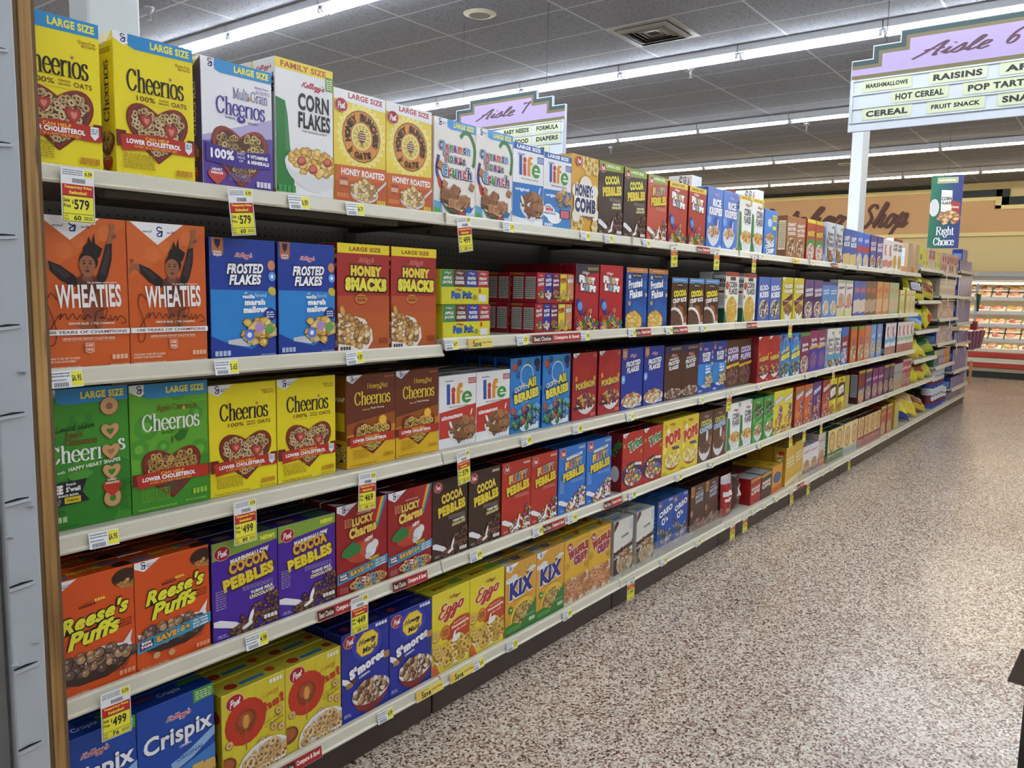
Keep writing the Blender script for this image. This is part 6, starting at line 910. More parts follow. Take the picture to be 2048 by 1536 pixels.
TAGS = [(0,'S',0.82,'5.79','60'),(0,'S',1.206,'5.79','60'),(0,'P',1.388,'6.89'),(0,'P',1.582,'6.79'),(0,'S',2.044,'4.99','1.00'),(0,'P',2.29,'5.79'),(0,'P',2.794,'5.79'),(0,'P',2.977,'5.79'),(0,'P',3.306,'5.79'),(0,'S',3.576,'4.99','80'),(0,'B',3.921,''),(0,'S',4.077,'4.99','80'),(0,'S',4.606,'4.99','80'),(0,'P',4.724,'5.99'),(0,'V',5.347,''),(0,'P',5.676,'5.99'),(0,'B',6.21,''),(0,'P',6.496,'3.99'),(0,'P',6.863,'3.99'),(0,'P',7.839,'3.99'),(0,'P',8.579,'3.99'),(1,'P',0.761,'6.95'),(1,'P',1.162,'5.65'),(1,'P',1.579,'4.89'),(1,'P',1.996,'4.79'),(1,'V',2.145,''),(1,'P',2.385,'6.79'),(1,'B',2.613,''),(1,'P',2.812,'4.99'),(1,'P',3.206,'2.99'),(1,'B',3.304,''),(1,'P',3.569,'2.99'),(1,'B',3.694,''),(1,'P',3.958,'2.99'),(1,'B',4.639,''),(1,'S',5.299,'4.99','80'),(1,'P',5.98,'4.99'),(1,'P',7.407,'4.99'),(1,'P',8.455,'4.99'),(2,'P',0.846,'6.95'),(2,'S',1.203,'4.99','80'),(2,'S',1.622,'4.69','1.06'),(2,'S',2.054,'3.79','1.20'),(2,'P',2.423,'4.99'),(2,'P',2.775,'4.99'),(2,'P',3.215,'4.99'),(2,'P',3.974,'4.99'),(2,'S',4.339,'4.99','80'),(2,'P',4.814,'4.99'),(2,'P',5.716,'4.99'),(2,'P',5.894,'4.99'),(2,'S',6.329,'4.99','80'),(2,'P',6.678,'4.99'),(2,'P',7.327,'4.99'),(2,'P',8.368,'4.99'),(3,'S',0.855,'4.99','76'),(3,'P',1.234,'4.99'),(3,'B',1.514,''),(3,'S',1.589,'4.49','2.00'),(3,'B',1.809,''),(3,'P',2.136,'4.99'),(3,'P',2.511,'4.99'),(3,'B',2.621,''),(3,'P',2.755,'4.99'),(3,'B',3.088,''),(3,'P',3.26,'4.99'),(3,'P',3.743,'4.99'),(3,'P',4.142,'4.99'),(3,'P',4.859,'4.99'),(3,'S',5.428,'4.99','80'),(3,'S',5.72,'4.99','80'),(3,'S',6.109,'4.99','80'),(3,'P',6.41,'4.99'),(3,'P',7.441,'4.99'),(3,'P',8.123,'4.99'),(4,'B',1.366,''),(4,'P',1.699,'4.99'),(4,'V',1.904,''),(4,'V',2.07,''),(4,'P',2.155,'5.65'),(4,'P',2.356,'5.75'),(4,'P',2.737,'4.99'),(4,'S',3.27,'3.99','1.00'),(4,'P',3.612,'4.99'),(4,'P',4.018,'4.99'),(4,'S',4.486,'3.99','50'),(4,'S',4.679,'3.99','50'),(4,'P',4.825,'1.49'),(4,'P',5.005,'1.49'),(4,'P',5.224,'1.49'),(4,'S',5.518,'4.99','80'),(4,'B',5.729,''),(4,'S',5.884,'3.99','50'),(4,'P',6.241,'4.99'),(4,'P',6.471,'4.99'),(4,'S',6.946,'3.99','50'),(4,'P',7.617,'3.99'),(4,'P',8.303,'3.99')]
# ---------------------------------------------------------------- room shell
WX = 18.3
struct('floor', MB().box(-6, -9, -.1, WX+.2, 9, 0).mesh('floor'), M['floor'])
struct('ceiling', MB().box(-6, -9, CEIL, WX+.2, 9, CEIL+.1).mesh('ceiling'), M['ceiling'])
struct('wall_back', MB().box(WX, -9, 0, WX+.2, 9, CEIL).mesh('wall'), M['wall'])
struct('wall_left', MB().box(-6, 9, 0, WX+.2, 9.2, CEIL).mesh('wall'), M['sideWall'])
struct('wall_right', MB().box(-6, -9.2, 0, WX+.2, -9, CEIL).mesh('wall'), M['sideWall'])
struct('wall_front', MB().box(-6.2, -9, 0, -6, 9, CEIL).mesh('wall'), M['sideWall'])
mb = MB().box(WX-.03, 1.35, 2.70, WX, 9, 3.52).box(WX-.03, .4, 2.70, WX, 1.35, 3.34).box(WX-.03, -9, 2.70, WX, .4, 3.17)
struct('trim_1', mb.mesh('panel'), M['wallpink'])
mb = MB().box(WX-.05, 1.35, 3.6, WX, 9, CEIL).box(WX-.05, 1.35, 3.4, WX, 1.5, 3.6).box(WX-.05, .4, 3.4, WX, 1.5, 3.54).box(WX-.05, .28, 3.24, WX, .5, 3.54).box(WX-.05, -9, 3.24, WX, .5, 3.39)
struct('trim_2', mb.mesh('green'), M['trimgreen'])
mb = MB().box(WX-.07, 1.5, 3.52, WX, 9, 3.6).box(WX-.07, .5, 3.33, WX, 1.5, 3.4).box(WX-.07, .4, 3.17, WX, .5, 3.4).box(WX-.07, -9, 3.16, WX, .5, 3.235).box(WX-.07, -9, 2.66, WX, 9, 2.73)
struct('trim_3', mb.mesh('cream'), M['trimcream'])
def wall_word(tx, yl, yr, z0, z1, name, label):
    V, F = stroke_text(tx, SCRIPT, .12, .05, .45); x0, x1 = min(v[0] for v in V), max(v[0] for v in V); lo, hi = -.34 if 'p' in tx else -.03, .78
    V2 = [(yl+(v[0]-x0)/(x1-x0)*(yr-yl), z0+v[1]/.76*(z1-z0)) for v in V]
    me = bpy.data.meshes.new(name); n = len(V2)
    me.from_pydata([(WX-.055-.006*v[2], y, z) for (y, z), v in zip(V2, V)]+[(WX-.03, y, z) for y, z in V2], [], list(F)+[tuple(n+i for i in f[::-1]) for f in F]+[(f[0], f[1], n+f[1], n+f[0]) for f in F]+[(f[3], f[2], n+f[2], n+f[3]) for f in F])
    return tag(obj(name, me, mat('maroon_letters', '4e1f16', .5)), label, 'lettering')
wall_word('butcher', 5.25, 3.22, 2.88, 3.33, 'wall_lettering', 'maroon script word butcher on the tan back wall, mostly hidden by boxes')
wall_word('Shop', 3.02, 2.02, 2.88, 3.36, 'wall_lettering', 'maroon script word Shop on the tan back wall right of the column')
# columns
def column(n, x, y, wx, wy, nm):
    o = struct('trim_%d' % n, MB().box(x, y, 0, x+wx, y+wy, CEIL, c=.006).mesh('column'), [M['bluewhite'], M['columnside']])
column(4, 1.18, .65, .155, .115, 'a'); column(5, 9.3, .65, .24, .12, 'b')
# ---------------------------------------------------------------- ceiling fixtures
def fixture(x, y, m, lab, two, g):
    t = thing('fluorescent_light', lab, 'ceiling light', (x, y, CEIL), group=g)
    MB().box(-.07, -.606, -.06, .07, .606, 0, c=.004).prism([(-.6, -.075), (.6, -.075), (.6, -.06), (-.6, -.06)], -.045, .045).build('housing', M['fixture'], t)
    for s in ((-1, 1) if two else (0,)):
        MB().tube([(s*.032, -.575, -.088), (s*.032, .575, -.088)], .0165, 10).build('tube', m, t)
        for e in (-1, 1): MB().box(s*.032-.014, e*.588-.012, -.108, s*.032+.014, e*.588+.012, -.06).build('lamp_holder', M['fixture'], t)
NUMW = 'zero one two three four five six seven eight nine ten eleven twelve thirteen fourteen'.split()
LR = [(-1.7, -1.784, 0), (1.3, -1.8, 0), (4.35, 1.59, 1), (7.3, .03+.6, 1), (10.32, 1.19, 0), (13.35, 1.25, 0), (16.1, 1.1, 0)]
ordn = ['row behind the viewer', 'row above the wooden post', 'nearest row in view', 'row just past the aisle signs', 'third row from the front', 'fourth row from the front', 'farthest row by the back wall']
for i, (x, y0, two) in enumerate(LR):
    k0 = -5 if i < 6 else -4
    cnt = 0
    for k in range(6, k0-1, -1):
        y = y0+k*1.2192
        if abs(y) > 8.2: continue
        cnt += 1
        fixture(x, y, M['warm'] if i >= 5 else M['cool'], ('paired' if two else 'single')+' tube light, number '+NUMW[cnt]+' from the left, '+ordn[i], True if two else False, 'ceiling lights in the '+ordn[i])
def sprinkler(x, y, lab):
    t = thing('sprinkler_head', lab, 'sprinkler', (x, y, CEIL))
    MB().lathe([(.001, 0), (.042, 0), (.04, -.012), (.026, -.03), (.014, -.034), (.001, -.034)][::-1], 16).build('cup', M['chrome'], t)
    MB().tube([(0, 0, -.03), (0, 0, -.06)], .008, 8).tube([(-.014, 0, -.05), (-.016, 0, -.08), (0, 0, -.1)], .003, 6).tube([(.014, 0, -.05), (.016, 0, -.08), (0, 0, -.1)], .003, 6).build('frame', M['chrome'], t)
    MB().lathe([(.001, -.1), (.02, -.1), (.02, -.103), (.001, -.103)], 12).build('deflector', M['chrome'], t)
sprinkler(3.66, 4.75, 'chrome ceiling sprinkler left of the nearest light row'); sprinkler(7.68, 1.9, 'chrome ceiling sprinkler below the brightest light row')
sprinkler(11.15, 4.85, 'small chrome ceiling sprinkler above the honeycomb box'); sprinkler(10.95, 1.8, 'small chrome ceiling sprinkler left of the large aisle sign')
t = thing('air_vent', 'square louvred ceiling air vent with dusty surround', 'air vent', (6.49, 1.69, CEIL))
MB().box(-.302, -.302, -.008, .302, -.25, 0).box(-.302, .25, -.008, .302, .302, 0).box(-.302, -.25, -.008, -.25, .25, 0).box(.25, -.25, -.008, .302, .25, 0).build('frame', mat('vent_frame', '8f8d88', .5, noise=.1), t)
MB().box(-.25, -.25, -.006, .25, .25, -.002).build('plenum', M['black'], t)
for i, r in enumerate((.235, .195, .155, .115, .075)):
    mb = MB()
    for a in range(4):
        c, s = [(1, 0), (0, 1), (-1, 0), (0, -1)][a]
        P = [(-r, -r, -.012), (r, -r, -.012), (r-.028, -(r-.028), -.034+.006*i), (-(r-.028), -(r-.028), -.034+.006*i)]
        P = [(x*c-y*s, x*s+y*c, z) for x, y, z in P]; mb.add(P+[(x, y, z+.003) for x, y, z in P], [(0, 1, 2, 3), (4, 7, 6, 5), (0, 4, 5, 1), (2, 6, 7, 3)])
    mb.build('louvre', mat('vent_louvre', '76736c', .45, noise=.1) if i == 0 else bpy.data.materials['vent_louvre'], t)
t = thing('ceiling_speaker', 'round white flush ceiling speaker with grey grille', 'speaker', (5.29, 2.63, CEIL))
MB().lathe([(.085, -.002), (.13, -.002), (.135, 0), (.09, -.018), (.085, -.012)], 36).build('trim_ring', mat('speaker_ring', 'c5c3ae', .4), t)
MB().lathe([(.001, -.004), (.086, -.004), (.086, -.014), (.001, -.017)], 28).build('grille', mat('speaker_grille', '8b8a82', .6, noise=.2, nscale=200), t)
t = thing('ceiling_speaker', 'faint round ceiling speaker near the warm far lights', 'speaker', (14.6, 2.3, CEIL))
MB().lathe([(.085, -.002), (.13, -.002), (.135, 0), (.09, -.018), (.085, -.012)], 36).build('trim_ring', bpy.data.materials['speaker_ring'], t)
MB().lathe([(.001, -.004), (.086, -.004), (.086, -.014), (.001, -.017)], 28).build('grille', bpy.data.materials['speaker_grille'], t)

# ---------------------------------------------------------------- hanging aisle signs
OLV, GRN, LIL = '5f5532', '0f3233', '9483a8'
def flat(a, name, m, parent, fn):
    V, F, K = [], [], []; art_to(V, F, K, a, fn); o = obj(name, ink_mesh(name, V, F, K), m, parent); return o
def aisle_sign(yc, num, rows, label):
    x = 5.4; Wd = 1.24; zb = 2.475; t = thing('hanging_aisle_sign', label, 'aisle sign', (x, yc, zb))
    h0, h1, h2, hb = .425, .50, .565, .305        # step heights and header base
    out = [(-.62, 0), (.62, 0), (.62, h0), (.50, h0), (.50, h1), (.35, h1), (.35, h2), (-.35, h2), (-.35, h1), (-.50, h1), (-.50, h0), (-.62, h0)]
    mb = MB(); n = len(out); V = [(-.012, -u, z) for u, z in out]+[(.012, -u, z) for u, z in out]
    mb.add(V, [tuple(range(n)), tuple(range(2*n-1, n-1, -1))]+[(i, (i+1) % n, n+(i+1) % n, n+i) for i in range(n)]); mb.build('panel', M['white'], t)
    a = Art(1.24, .58); X = lambda u: (u+.62)/1.24*100; Z = lambda z: z/.58*100
    def stair(d, c): a.p([(X(-.62+d*0+.004), Z(hb-0)), (X(.616), Z(hb)), (X(.616), Z(h0-d)), (X(.50-d), Z(h0-d)), (X(.50-d), Z(h1-d)), (X(.35-d), Z(h1-d)), (X(.35-d), Z(h2-d)), (X(-.35+d), Z(h2-d)), (X(-.35+d), Z(h1-d)), (X(-.50+d), Z(h1-d)), (X(-.50+d), Z(h0-d)), (X(-.616), Z(h0-d))], c)
    stair(.006, GRN); stair(.034, OLV); stair(.055, LIL); a.r(X(-.616), Z(hb), X(.616), Z(hb+.028), OLV)
    a.scr('Aisle', 44, Z(.425), 34, 15, '40202c', .11, .42, thin=.045); a.scr(num, 70, Z(.44), 8, 15.5, '40202c', .12, .4, thin=.05)
    fw = lambda u, z, o: (-.012-o, .62-u, z)
    flat(a, 'header', M['board'], t, fw); flat(a, 'header', M['board'], t, lambda u, z, o: (.012+o, u-.62, z))
    mb = MB()
    for k in range(4): z = .055+.083*k; mb.box(-.02, -.6, z-.006, -.012, .6, z+.003)
    mb.box(-.02, -.612, .05, -.012, -.6, .31).box(-.02, .6, .05, -.012, .612, .31); mb.build('track', M['white'], t)
    for u0, u1, r, s_ in rows:
        z0 = .062+.083*r; b = Art(u1-u0, .07); b.r(0, 0, 100, 100, 'b3ba98'); w_ = min(84, len(s_)*.052/(u1-u0)*100)
        b.t(s_, 50, 50, w_, 52 if len(s_) < 11 or u1-u0 > .34 else 38, '15161a', .05)
        flat(b, 'word_strip', M['board'], t, (lambda u0, z0: lambda u, z, o: (-.0155-o, .62-(u0+u), z0+z))(u0, z0))
    for u in (-.43, .43): MB().tube([(0, -u, h1), (0, -u, CEIL-zb)], .0022, 5).build('chain', M['wire'], t)
aisle_sign(-.895, '6', [(.07, .35, 2, 'MARSHMALLOWS'), (.44, .74, 2, 'RAISINS'), (.80, 1.14, 2, 'APPLES'), (.24, .55, 1, 'HOT CEREAL'), (.62, .98, 1, 'POP TARTS'), (.08, .36, 0, 'CEREAL'), (.44, .74, 0, 'FRUIT SNACK'), (.80, 1.1, 0, 'SNACKS')], 'large lilac hanging Aisle 6 sign listing marshmallows, raisins and cereal')
aisle_sign(2.46, '7', [(.03, .37, 2, 'JUICE'), (.62, .92, 2, 'BABY NEEDS'), (.95, 1.2, 2, 'FORMULA'), (.6, .92, 1, 'BABY FOOD'), (.95, 1.2, 1, 'DIAPERS'), (.8, 1.1, 0, 'SOAP')], 'lilac hanging Aisle 7 sign rising behind the top shelf boxes')
# green and blue product banner
t = thing('hanging_banner', 'narrow green and blue hanging banner with a cereal picture', 'banner', (11, -.06, 2.05), rotz=.12)
MB().box(-.006, 0, 0, .006, .335, .86).build('panel', M['white'], t)
a = Art(.335, .86)
for i in range(20): a.r(0, i*5, 100, i*5+5.2, 'ffffff') if 0 else a.p([(i*5, 0), (i*5+5.2, 0), (i*5+5.2, 100), (i*5, 100)], '%02x%02x%02x' % (int(26+i*.6), int(112-i*3.4), int(74+i*2.4)))
a.r(18, 89, 84, 97, 'a8a880'); a.tiny(24, 91, 78, 95, 1, 'e8e4c8'); a.p([(36, 44), (34, 80), (68, 79), (72, 44)], 'e8e6da'); a.t('CORN', 52, 68, 32, 5, '14161c', .05); a.t('FLAKES', 53, 62, 30, 4, '14161c', .05); a.e(14, 56, 16, 'c9ccc8', 12); a.p([(66, 66), (96, 62), (94, 34), (72, 38)], '9c3424'); a.t('Chewy', 80, 56, 24, 4, 'f0e8d8', .05)
a.cer('flake', *a.ein(60, 42, 32, 8), 40, ['b8844c', 'd2a86c', '8f5f34'], 10, 3); a.ser('Right', 54, 22.5, 56, 15, 'ffffff', .13); a.ser('Choice', 52, 9.5, 66, 11, 'ffffff', .13)
flat(a, 'print', M['board'], t, lambda u, z, o: (-.006-o, .335-u, z))
MB().tube([(0, .17, .86), (0, .17, CEIL-2.05)], .002, 5).build('wire', M['wire'], t)

# ---------------------------------------------------------------- shelving bays
BW = 1.2192; B0 = 1.9646-BW
ORD = ['first', 'second', 'third', 'fourth', 'fifth', 'sixth', 'seventh', 'eighth', 'ninth', 'tenth']
def rail(mb, x0, x1, z, k=0):      # price rail: thin top edge, raked face, curled foot; in shelf-local coordinates
    mb.prism([(.012, z), (-.002, z+.002), (-.006, z-.003), (-.011, z-.027), (-.017, z-.032), (-.015, z-.037), (-.004, z-.034), (.004, z-.008), (.012, z-.008)], x0, x1, k)
def bay(i):
    x0 = B0+i*BW; near = 'nearest' if i == 0 else ORD[i]
    t = thing('gondola_shelving', ('nearest steel shelving bay beside the wooden post' if i == 0 else 'farthest steel shelving bay, at the end of the aisle' if i == 9 else ORD[i]+' steel shelving bay from the wooden post'), 'store shelving', (x0, 0, 0))
    zs = {7: [1.77, 1.43, 1.11, .80, .55], 8: [1.75, 1.49, 1.22, .93, .655], 9: [1.81, 1.48, 1.145, .88, .52, .295]}.get(i, [1.705, 1.285 if i == 0 else 1.305, .925, .555])
    top = max(zs)
    MB().box(.031, .47, 0, BW-.002, .485, top+.02).build('back_panel', M['peg'], t)
    MB().box(.0005, .44, 0, .03, .49, top+.06).build('upright', M['dark_metal'], t)
    MB().box(.004, .03, .0, BW-.004, .055, .105, c=.002).build('kick_plate', M['kick'], t)
    mb = MB().box(.003, 0.013, .118, BW-.003, .435, .143); d = mb.build('base_deck', M['deck'], t)
    mb = MB(); rail(mb, .003, BW-.003, .147); mb.build('price_rail', M['cream_metal'], d)
    for z in zs:
        dp = .455
        s = MB().box(.003, .013, z-.03, BW-.003, dp-.02, z-.006).build('shelf', M['deck'], t)
        mb = MB(); rail(mb, .003, BW-.003, z); mb.build('price_rail', M['cream_metal'], s)
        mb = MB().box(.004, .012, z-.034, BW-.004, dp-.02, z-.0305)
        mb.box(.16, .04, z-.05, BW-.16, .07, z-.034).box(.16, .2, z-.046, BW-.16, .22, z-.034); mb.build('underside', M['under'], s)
        for xx in (.008, BW-.014):
            mb = MB(); P = [(.435, z-.0345), (.435, z-.05), (.40, z-.05), (.05, z-.04), (.05, z-.0345)]; mb.prism(P, xx, xx+.006); mb.build('bracket', M['dark_metal'], s)
        if z == zs[0] and i < 7 or i == 0:
            MB().box(0, -.016, z-.037, .0026, .012, z+.003, c=.001).build('end_cap', M['cream_metal'], s)
    return t
for i in range(10): bay(i)
t = thing('end_upright', 'cream steel end frame closing the far end of the shelving', 'store shelving', (B0+10*BW, 0, 0))
MB().box(.004, .02, 0, .03, .06, .78).box(.004, .2, 0, .03, .24, .78).box(.004, .02, .74, .03, .24, .78).build('frame', M['cream_metal'], t)
MB().box(.004, .4, 0, .03, .49, 1.85).build('post', M['cream_metal'], t)
# reverse side of the run, facing the next aisle
tag(MB().box(B0, .505, 0, B0+10*BW, .545, 1.78).build('shelving_back', M['dark_metal']), 'dark steel back of the shelving run facing the next aisle', 'store shelving')

# ---------------------------------------------------------------- post and perforated panel at the near end
t = thing('wooden_post', 'rough pine post with plywood edges at the near end of the shelves', 'wooden post', (.70, -.05, 0))
MB().box(.009, 0, 0, .032, .045, 3.0, c=.001).build('pine_strip', M['wood'], t)
MB().box(0, .003, 0, .0088, .045, 3.0).build('plywood_layer', M['ply'], t); MB().box(.0322, .004, 0, .040, .045, 3.0).build('plywood_layer', M['ply'], t)
t = thing('steel_end_panel', 'white slotted steel panel left of the wooden post', 'end panel', (.63, -.055, 0))
m_ = M['white']; MB().box(0.006, 0, 0, .0685, .05, 3.0, c=.003).build('panel', m_, t)
for k in range(16):
    z = .17+k*.1725
    MB().add([(.008, -.0005, z), (.052, -.0005, z+.004), (.052, -.0005, z+.006), (.03, -.0005, z+.0068), (.008, -.0005, z+.0035)], [(0, 1, 2, 3, 4)]).build('slot', M['black'], t)
    MB().add([(.006, -.0004, z-.007), (.054, -.0004, z-.002), (.054, -.006, z-.001), (.006, -.006, z-.006), (.006, -.005, z+.0005), (.054, -.005, z+.004)], [(0, 1, 2, 3), (3, 2, 5, 4)]).build('bent_tab', m_, t)
for z, x in ((1.02, .052), (.965, .012), (.735, .05), (.70, .01), (1.29, .05), (.42, .05), (.38, .02)):
    MB().add([(x-.008, 0, z), (x+.006, 0, z+.009), (x+.006, 0, z-.006), (x+.004, -.014, z+.001)], [(0, 1, 3), (1, 2, 3), (2, 0, 3)]).build('punched_spur', m_, t)
tag(MB().box(.585, -.04, 0, .628, .0, 3.0).build('slotted_upright', mat('grey_upright', '6c6d6d', .5, noise=.1), None), 'grey steel upright at the far left edge of the picture', 'upright')

# ---------------------------------------------------------------- cereal boxes
R0 = random.Random(11)
MESH = {}; filed = []
def get_mesh(c):
    if c not in MESH:
        W_, H_ = DIM[c]; b = BX[c]; Dp = b[1]
        fr = Art(W_, H_); b[2](fr); sd = tp = None
        if b[3]: sd = Art(Dp, H_); b[3](sd)
        if b[4]: tp = Art(W_, Dp); b[4](tp)
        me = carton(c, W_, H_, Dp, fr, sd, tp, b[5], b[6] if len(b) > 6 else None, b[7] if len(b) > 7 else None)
        me.materials.append(M['carton']); MESH[c] = me; me.name = 'carton_'+str(len(MESH))
    return MESH[c]
SHELF = ['on the top shelf', 'on the second shelf', 'on the third shelf', 'on the fourth shelf', 'on the bottom shelf']
DECK = [1.6996, 1.2996, .9196, .5496, .1436]
DIM['fun'] = (.245, .115); DIM['var'] = (.25, .117)
def put(c, x, y, z, label, group, rz=0, rx=0, name='cereal_box'):
    y = max(y, .0185)
    o = obj(name, get_mesh(c), None, None, (x, y, z), (rx, 0, rz)); tag(o, label, 'cereal box', group); return o
BACK = {2: 4, 3: 4, 4: 4}
for r, row in enumerate(ROWS):
    i = 0
    seen = {}
    while i < len(row):
        j = i
        while j+1 < len(row) and row[j+1][0] == row[i][0]: j += 1
        c = row[i][0]; n = j-i+1; total = sum(1 for k in range(len(row)) if row[k][0] == c and (k == 0 or row[k-1][0] != c)); seen[c] = seen.get(c, 0)+1
        if c in ('shk', 'shb'): i = j+1; continue
        far = '' if total == 1 else (' near' if seen[c] == 1 else ' far')
        for k in range(i, j+1):
            _, x, y = row[k]
            pos = '' if n == 1 else (['left', 'right'][k-i] if n == 2 else ['left', 'middle', 'right'][k-i] if n == 3 else ['first', 'second', 'third', 'fourth', 'fifth'][k-i])
            lab = BX[c][0]+(', '+(far.strip()+' '+pos).strip()+' one' if pos or far else '')+', '+SHELF[r]
            z = DECK[r]-(.02 if r == 1 and x < B0+BW else 0)
            rz = R0.uniform(-.006, .006)
            if c == 'cheL': rz = -.02
            put(c, x, y, z, lab, 'boxes lined up '+SHELF[r], rz, 0, 'snack_box' if c in ('shd', 'red') else 'cereal_box')
            # boxes standing behind the front one, where their tops show
            nb = 0
            if r >= 2: nb = 4 if x < 4.3 else (2 if x < 6.5 else 1)
            if r == 1: nb = 1 if c in ('cfs2', 'ffv', 'hsm') else (4 if c == 'frp' else 0)
            if r == 0 and c in ('cheL', 'cfF', 'hcb'): nb = 1
            if x > 9.05: nb = 0
            Dp = BX[c][1]; nb = min(nb, int((.4-max(y, .0185))/(Dp+.0055))-1)
            if c in ('shk', 'shb'): nb = 0
            for b in range(nb):
                filed.append((x+b*1.1+(3 if r < 2 else 0)+(0 if b == 0 else .8), r, c, x, max(y, .0185)+(b+1)*(Dp+.0055)+.001, z,
                    BX[c][0]+(', '+(far.strip()+' '+pos).strip()+' file' if pos or far else ', only file')+', '+['second', 'third', 'fourth', 'fifth'][b]+' back, '+SHELF[r][7:]))
        i = j+1
filed.sort(key=lambda q: q[0]); NF = 300-sum(len(q) for q in ROWS)-2
for q in filed[:NF]: put(q[2], q[3], q[4], q[5], q[6], 'boxes filed behind the front row '+SHELF[q[1]])
V, F, K = [], [], []
for q in filed[NF:]:
    me = get_mesh(q[2]); W_, H_ = DIM[q[2]]; Dp = BX[q[2]][1]; b8 = BX[q[2]]; b = len(V); m2 = MB().box(q[3]-W_/2, q[4], q[5], q[3]+W_/2, q[4]+Dp, q[5]+H_)
    V += m2.V; F += [tuple(b+i for i in f) for f in m2.F]; cs = b8[6] if len(b8) > 6 and b8[6] else b8[5]; K += [lin(cs), lin(cs), lin(cs), lin(cs), lin(b8[5]), lin(b8[5])]
    K[-6:] = [lin(cs), lin(cs), lin(b8[5]), lin(cs), lin(b8[7] if len(b8) > 7 and b8[7] else cs), lin(b8[7] if len(b8) > 7 and b8[7] else cs)]
o = tag(obj('filed_cartons', ink_mesh('filed_cartons', V, F, K), M['carton']), 'many cereal cartons filed in the shadows behind the front rows of the shelves', 'cereal boxes'); o['kind'] = 'stuff'
# packs on the second shelf
def pk(c, x, y, z, lab): o = put(c, x, y, z, lab, 'small packs stacked on the second shelf'); o.name = 'snack_pack'; o['category'] = 'cereal pack'
pk('fun', 2.115, .02, 1.2996, 'yellow sleeve pack of small boxes, lower of the left stack'); pk('fun', 2.105, .02, 1.4156, 'yellow sleeve pack of small boxes, upper of the left stack')
for k in range(2):
    pk('var', 2.652, .03+.13*k, 1.2996, 'red variety pack, lower of the %s stack' % ['front', 'rear'][k]); pk('var', 2.66, .03+.13*k, 1.4175, 'red variety pack, upper of the %s stack' % ['front', 'rear'][k])
# three white cartons lying on top of the upper row
ZF = (2.0, 2.022); DIM['cfw'] = (.118, .30); BX['cfw'] = ('white corn flakes box', .082)+BX['cfl'][2:]
ZF = (ZF[0]+.082, ZF[1]+.082)
for k, (x, y) in enumerate(((4.10, .12), (5.02, .12))):
    o = put('cfw', x, y, ZF[k]+(.0 if k == 0 else .004), ['white corn flakes box lying flat above the red yellow-banded boxes', 'white corn flakes box lying flat above the narrow corn flakes boxes'][k], 'boxes lying flat on the top row'); o.rotation_euler = (PI/2, 0, 0); o.location = (x, y+.30, ZF[k]-.081)

# ---------------------------------------------------------------- shake-up pouches
def pouch(name, w_, h_, d_, col, arts, loc, rot, label, cat, group=None, m='foil', seed=1):
    R = random.Random(seed); nx, nz = 12, 16; V, F, K = [], [], []
    def P(u, v, s):
        e = max(0, (1-abs(u)**2.6))*max(0, 1-abs(v)**3.2); wob = .006*math.sin(u*7+v*5+seed)+.005*math.sin(v*13+seed*2+u*3)
        return (u*w_/2*(1-.05*math.cos(v*PI/2)), s*(d_/2*e**.62+wob*e), (v+1)/2*h_)
    for s in (-1, 1):
        b = len(V)
        for i in range(nx+1):
            for j in range(nz+1): V.append(P(i/nx*2-1, j/nz*2-1, s))
        for i in range(nx):
            for j in range(nz):
                q = b+i*(nz+1)+j; F.append((q, q+nz+1, q+nz+2, q+1) if s < 0 else (q, q+1, q+nz+2, q+nz+1)); u, v = (i+.5)/nx*100, (j+.5)/nz*100; c = col
                for (x0, y0, x1, y1, cc) in arts:
                    if x0 <= u <= x1 and y0 <= v <= y1: c = cc
                K.append(lin(c))
    me = ink_mesh(name, V, F, K); me.polygons.foreach_set('use_smooth', [True]*len(me.polygons)); me.materials.append(M[m])
    return tag(obj(name, me, None, None, loc, rot), label, cat, group)
xk = {c: x for c, x, y in ROWS[4]}
pouch('snack_pouch', .15, .25, .05, 'a81c20', [(0, 84, 100, 100, 'c8c0c4'), (20, 36, 80, 46, 'ece4e4'), (12, 50, 76, 62, 'ece4e4'), (60, 66, 80, 76, '2a4fa0'), (26, 12, 56, 20, 'b8902c')], (xk['shk'], .06, .1436), (-.03, 0, 0), 'flat red foil pouch with white lettering, on the bottom shelf', 'snack pouch', seed=3)
pouch('snack_pouch', .15, .235, .09, '4a2a22', [(30, 40, 92, 54, 'e8e0d8'), (30, 58, 92, 70, 'e8e0d8'), (10, 84, 80, 100, '2a1a18'), (50, 76, 70, 82, '2f3f80'), (20, 10, 90, 20, '6a4a30')], (xk['shb'], .09, .1436), (-.05, 0, .2), 'bulging brown foil pouch beside the flat red pouch', 'snack pouch', seed=8)
# ---------------------------------------------------------------- clear guards on the base deck
def guard(x0, x1, lab):
    t = thing('acrylic_shelf_guard', lab, 'shelf guard', (x0, -.001, .150))
    MB().box(0, 0, 0, x1-x0, .003, .085, c=.0008).build('front_sheet', M['clear'], t)
    for xx in (0, x1-x0-.003): MB().box(xx, .0035, 0, xx+.003, .017, .085, c=.0008).build('end_return', M['clear'], t)
guard(3.215, 4.38, 'clear acrylic guard in front of the white granola boxes'); guard(5.72, 6.86, 'clear acrylic guard in front of the small white boxes'); guard(6.9, 8.05, 'clear acrylic guard in front of the cream oat ring boxes')

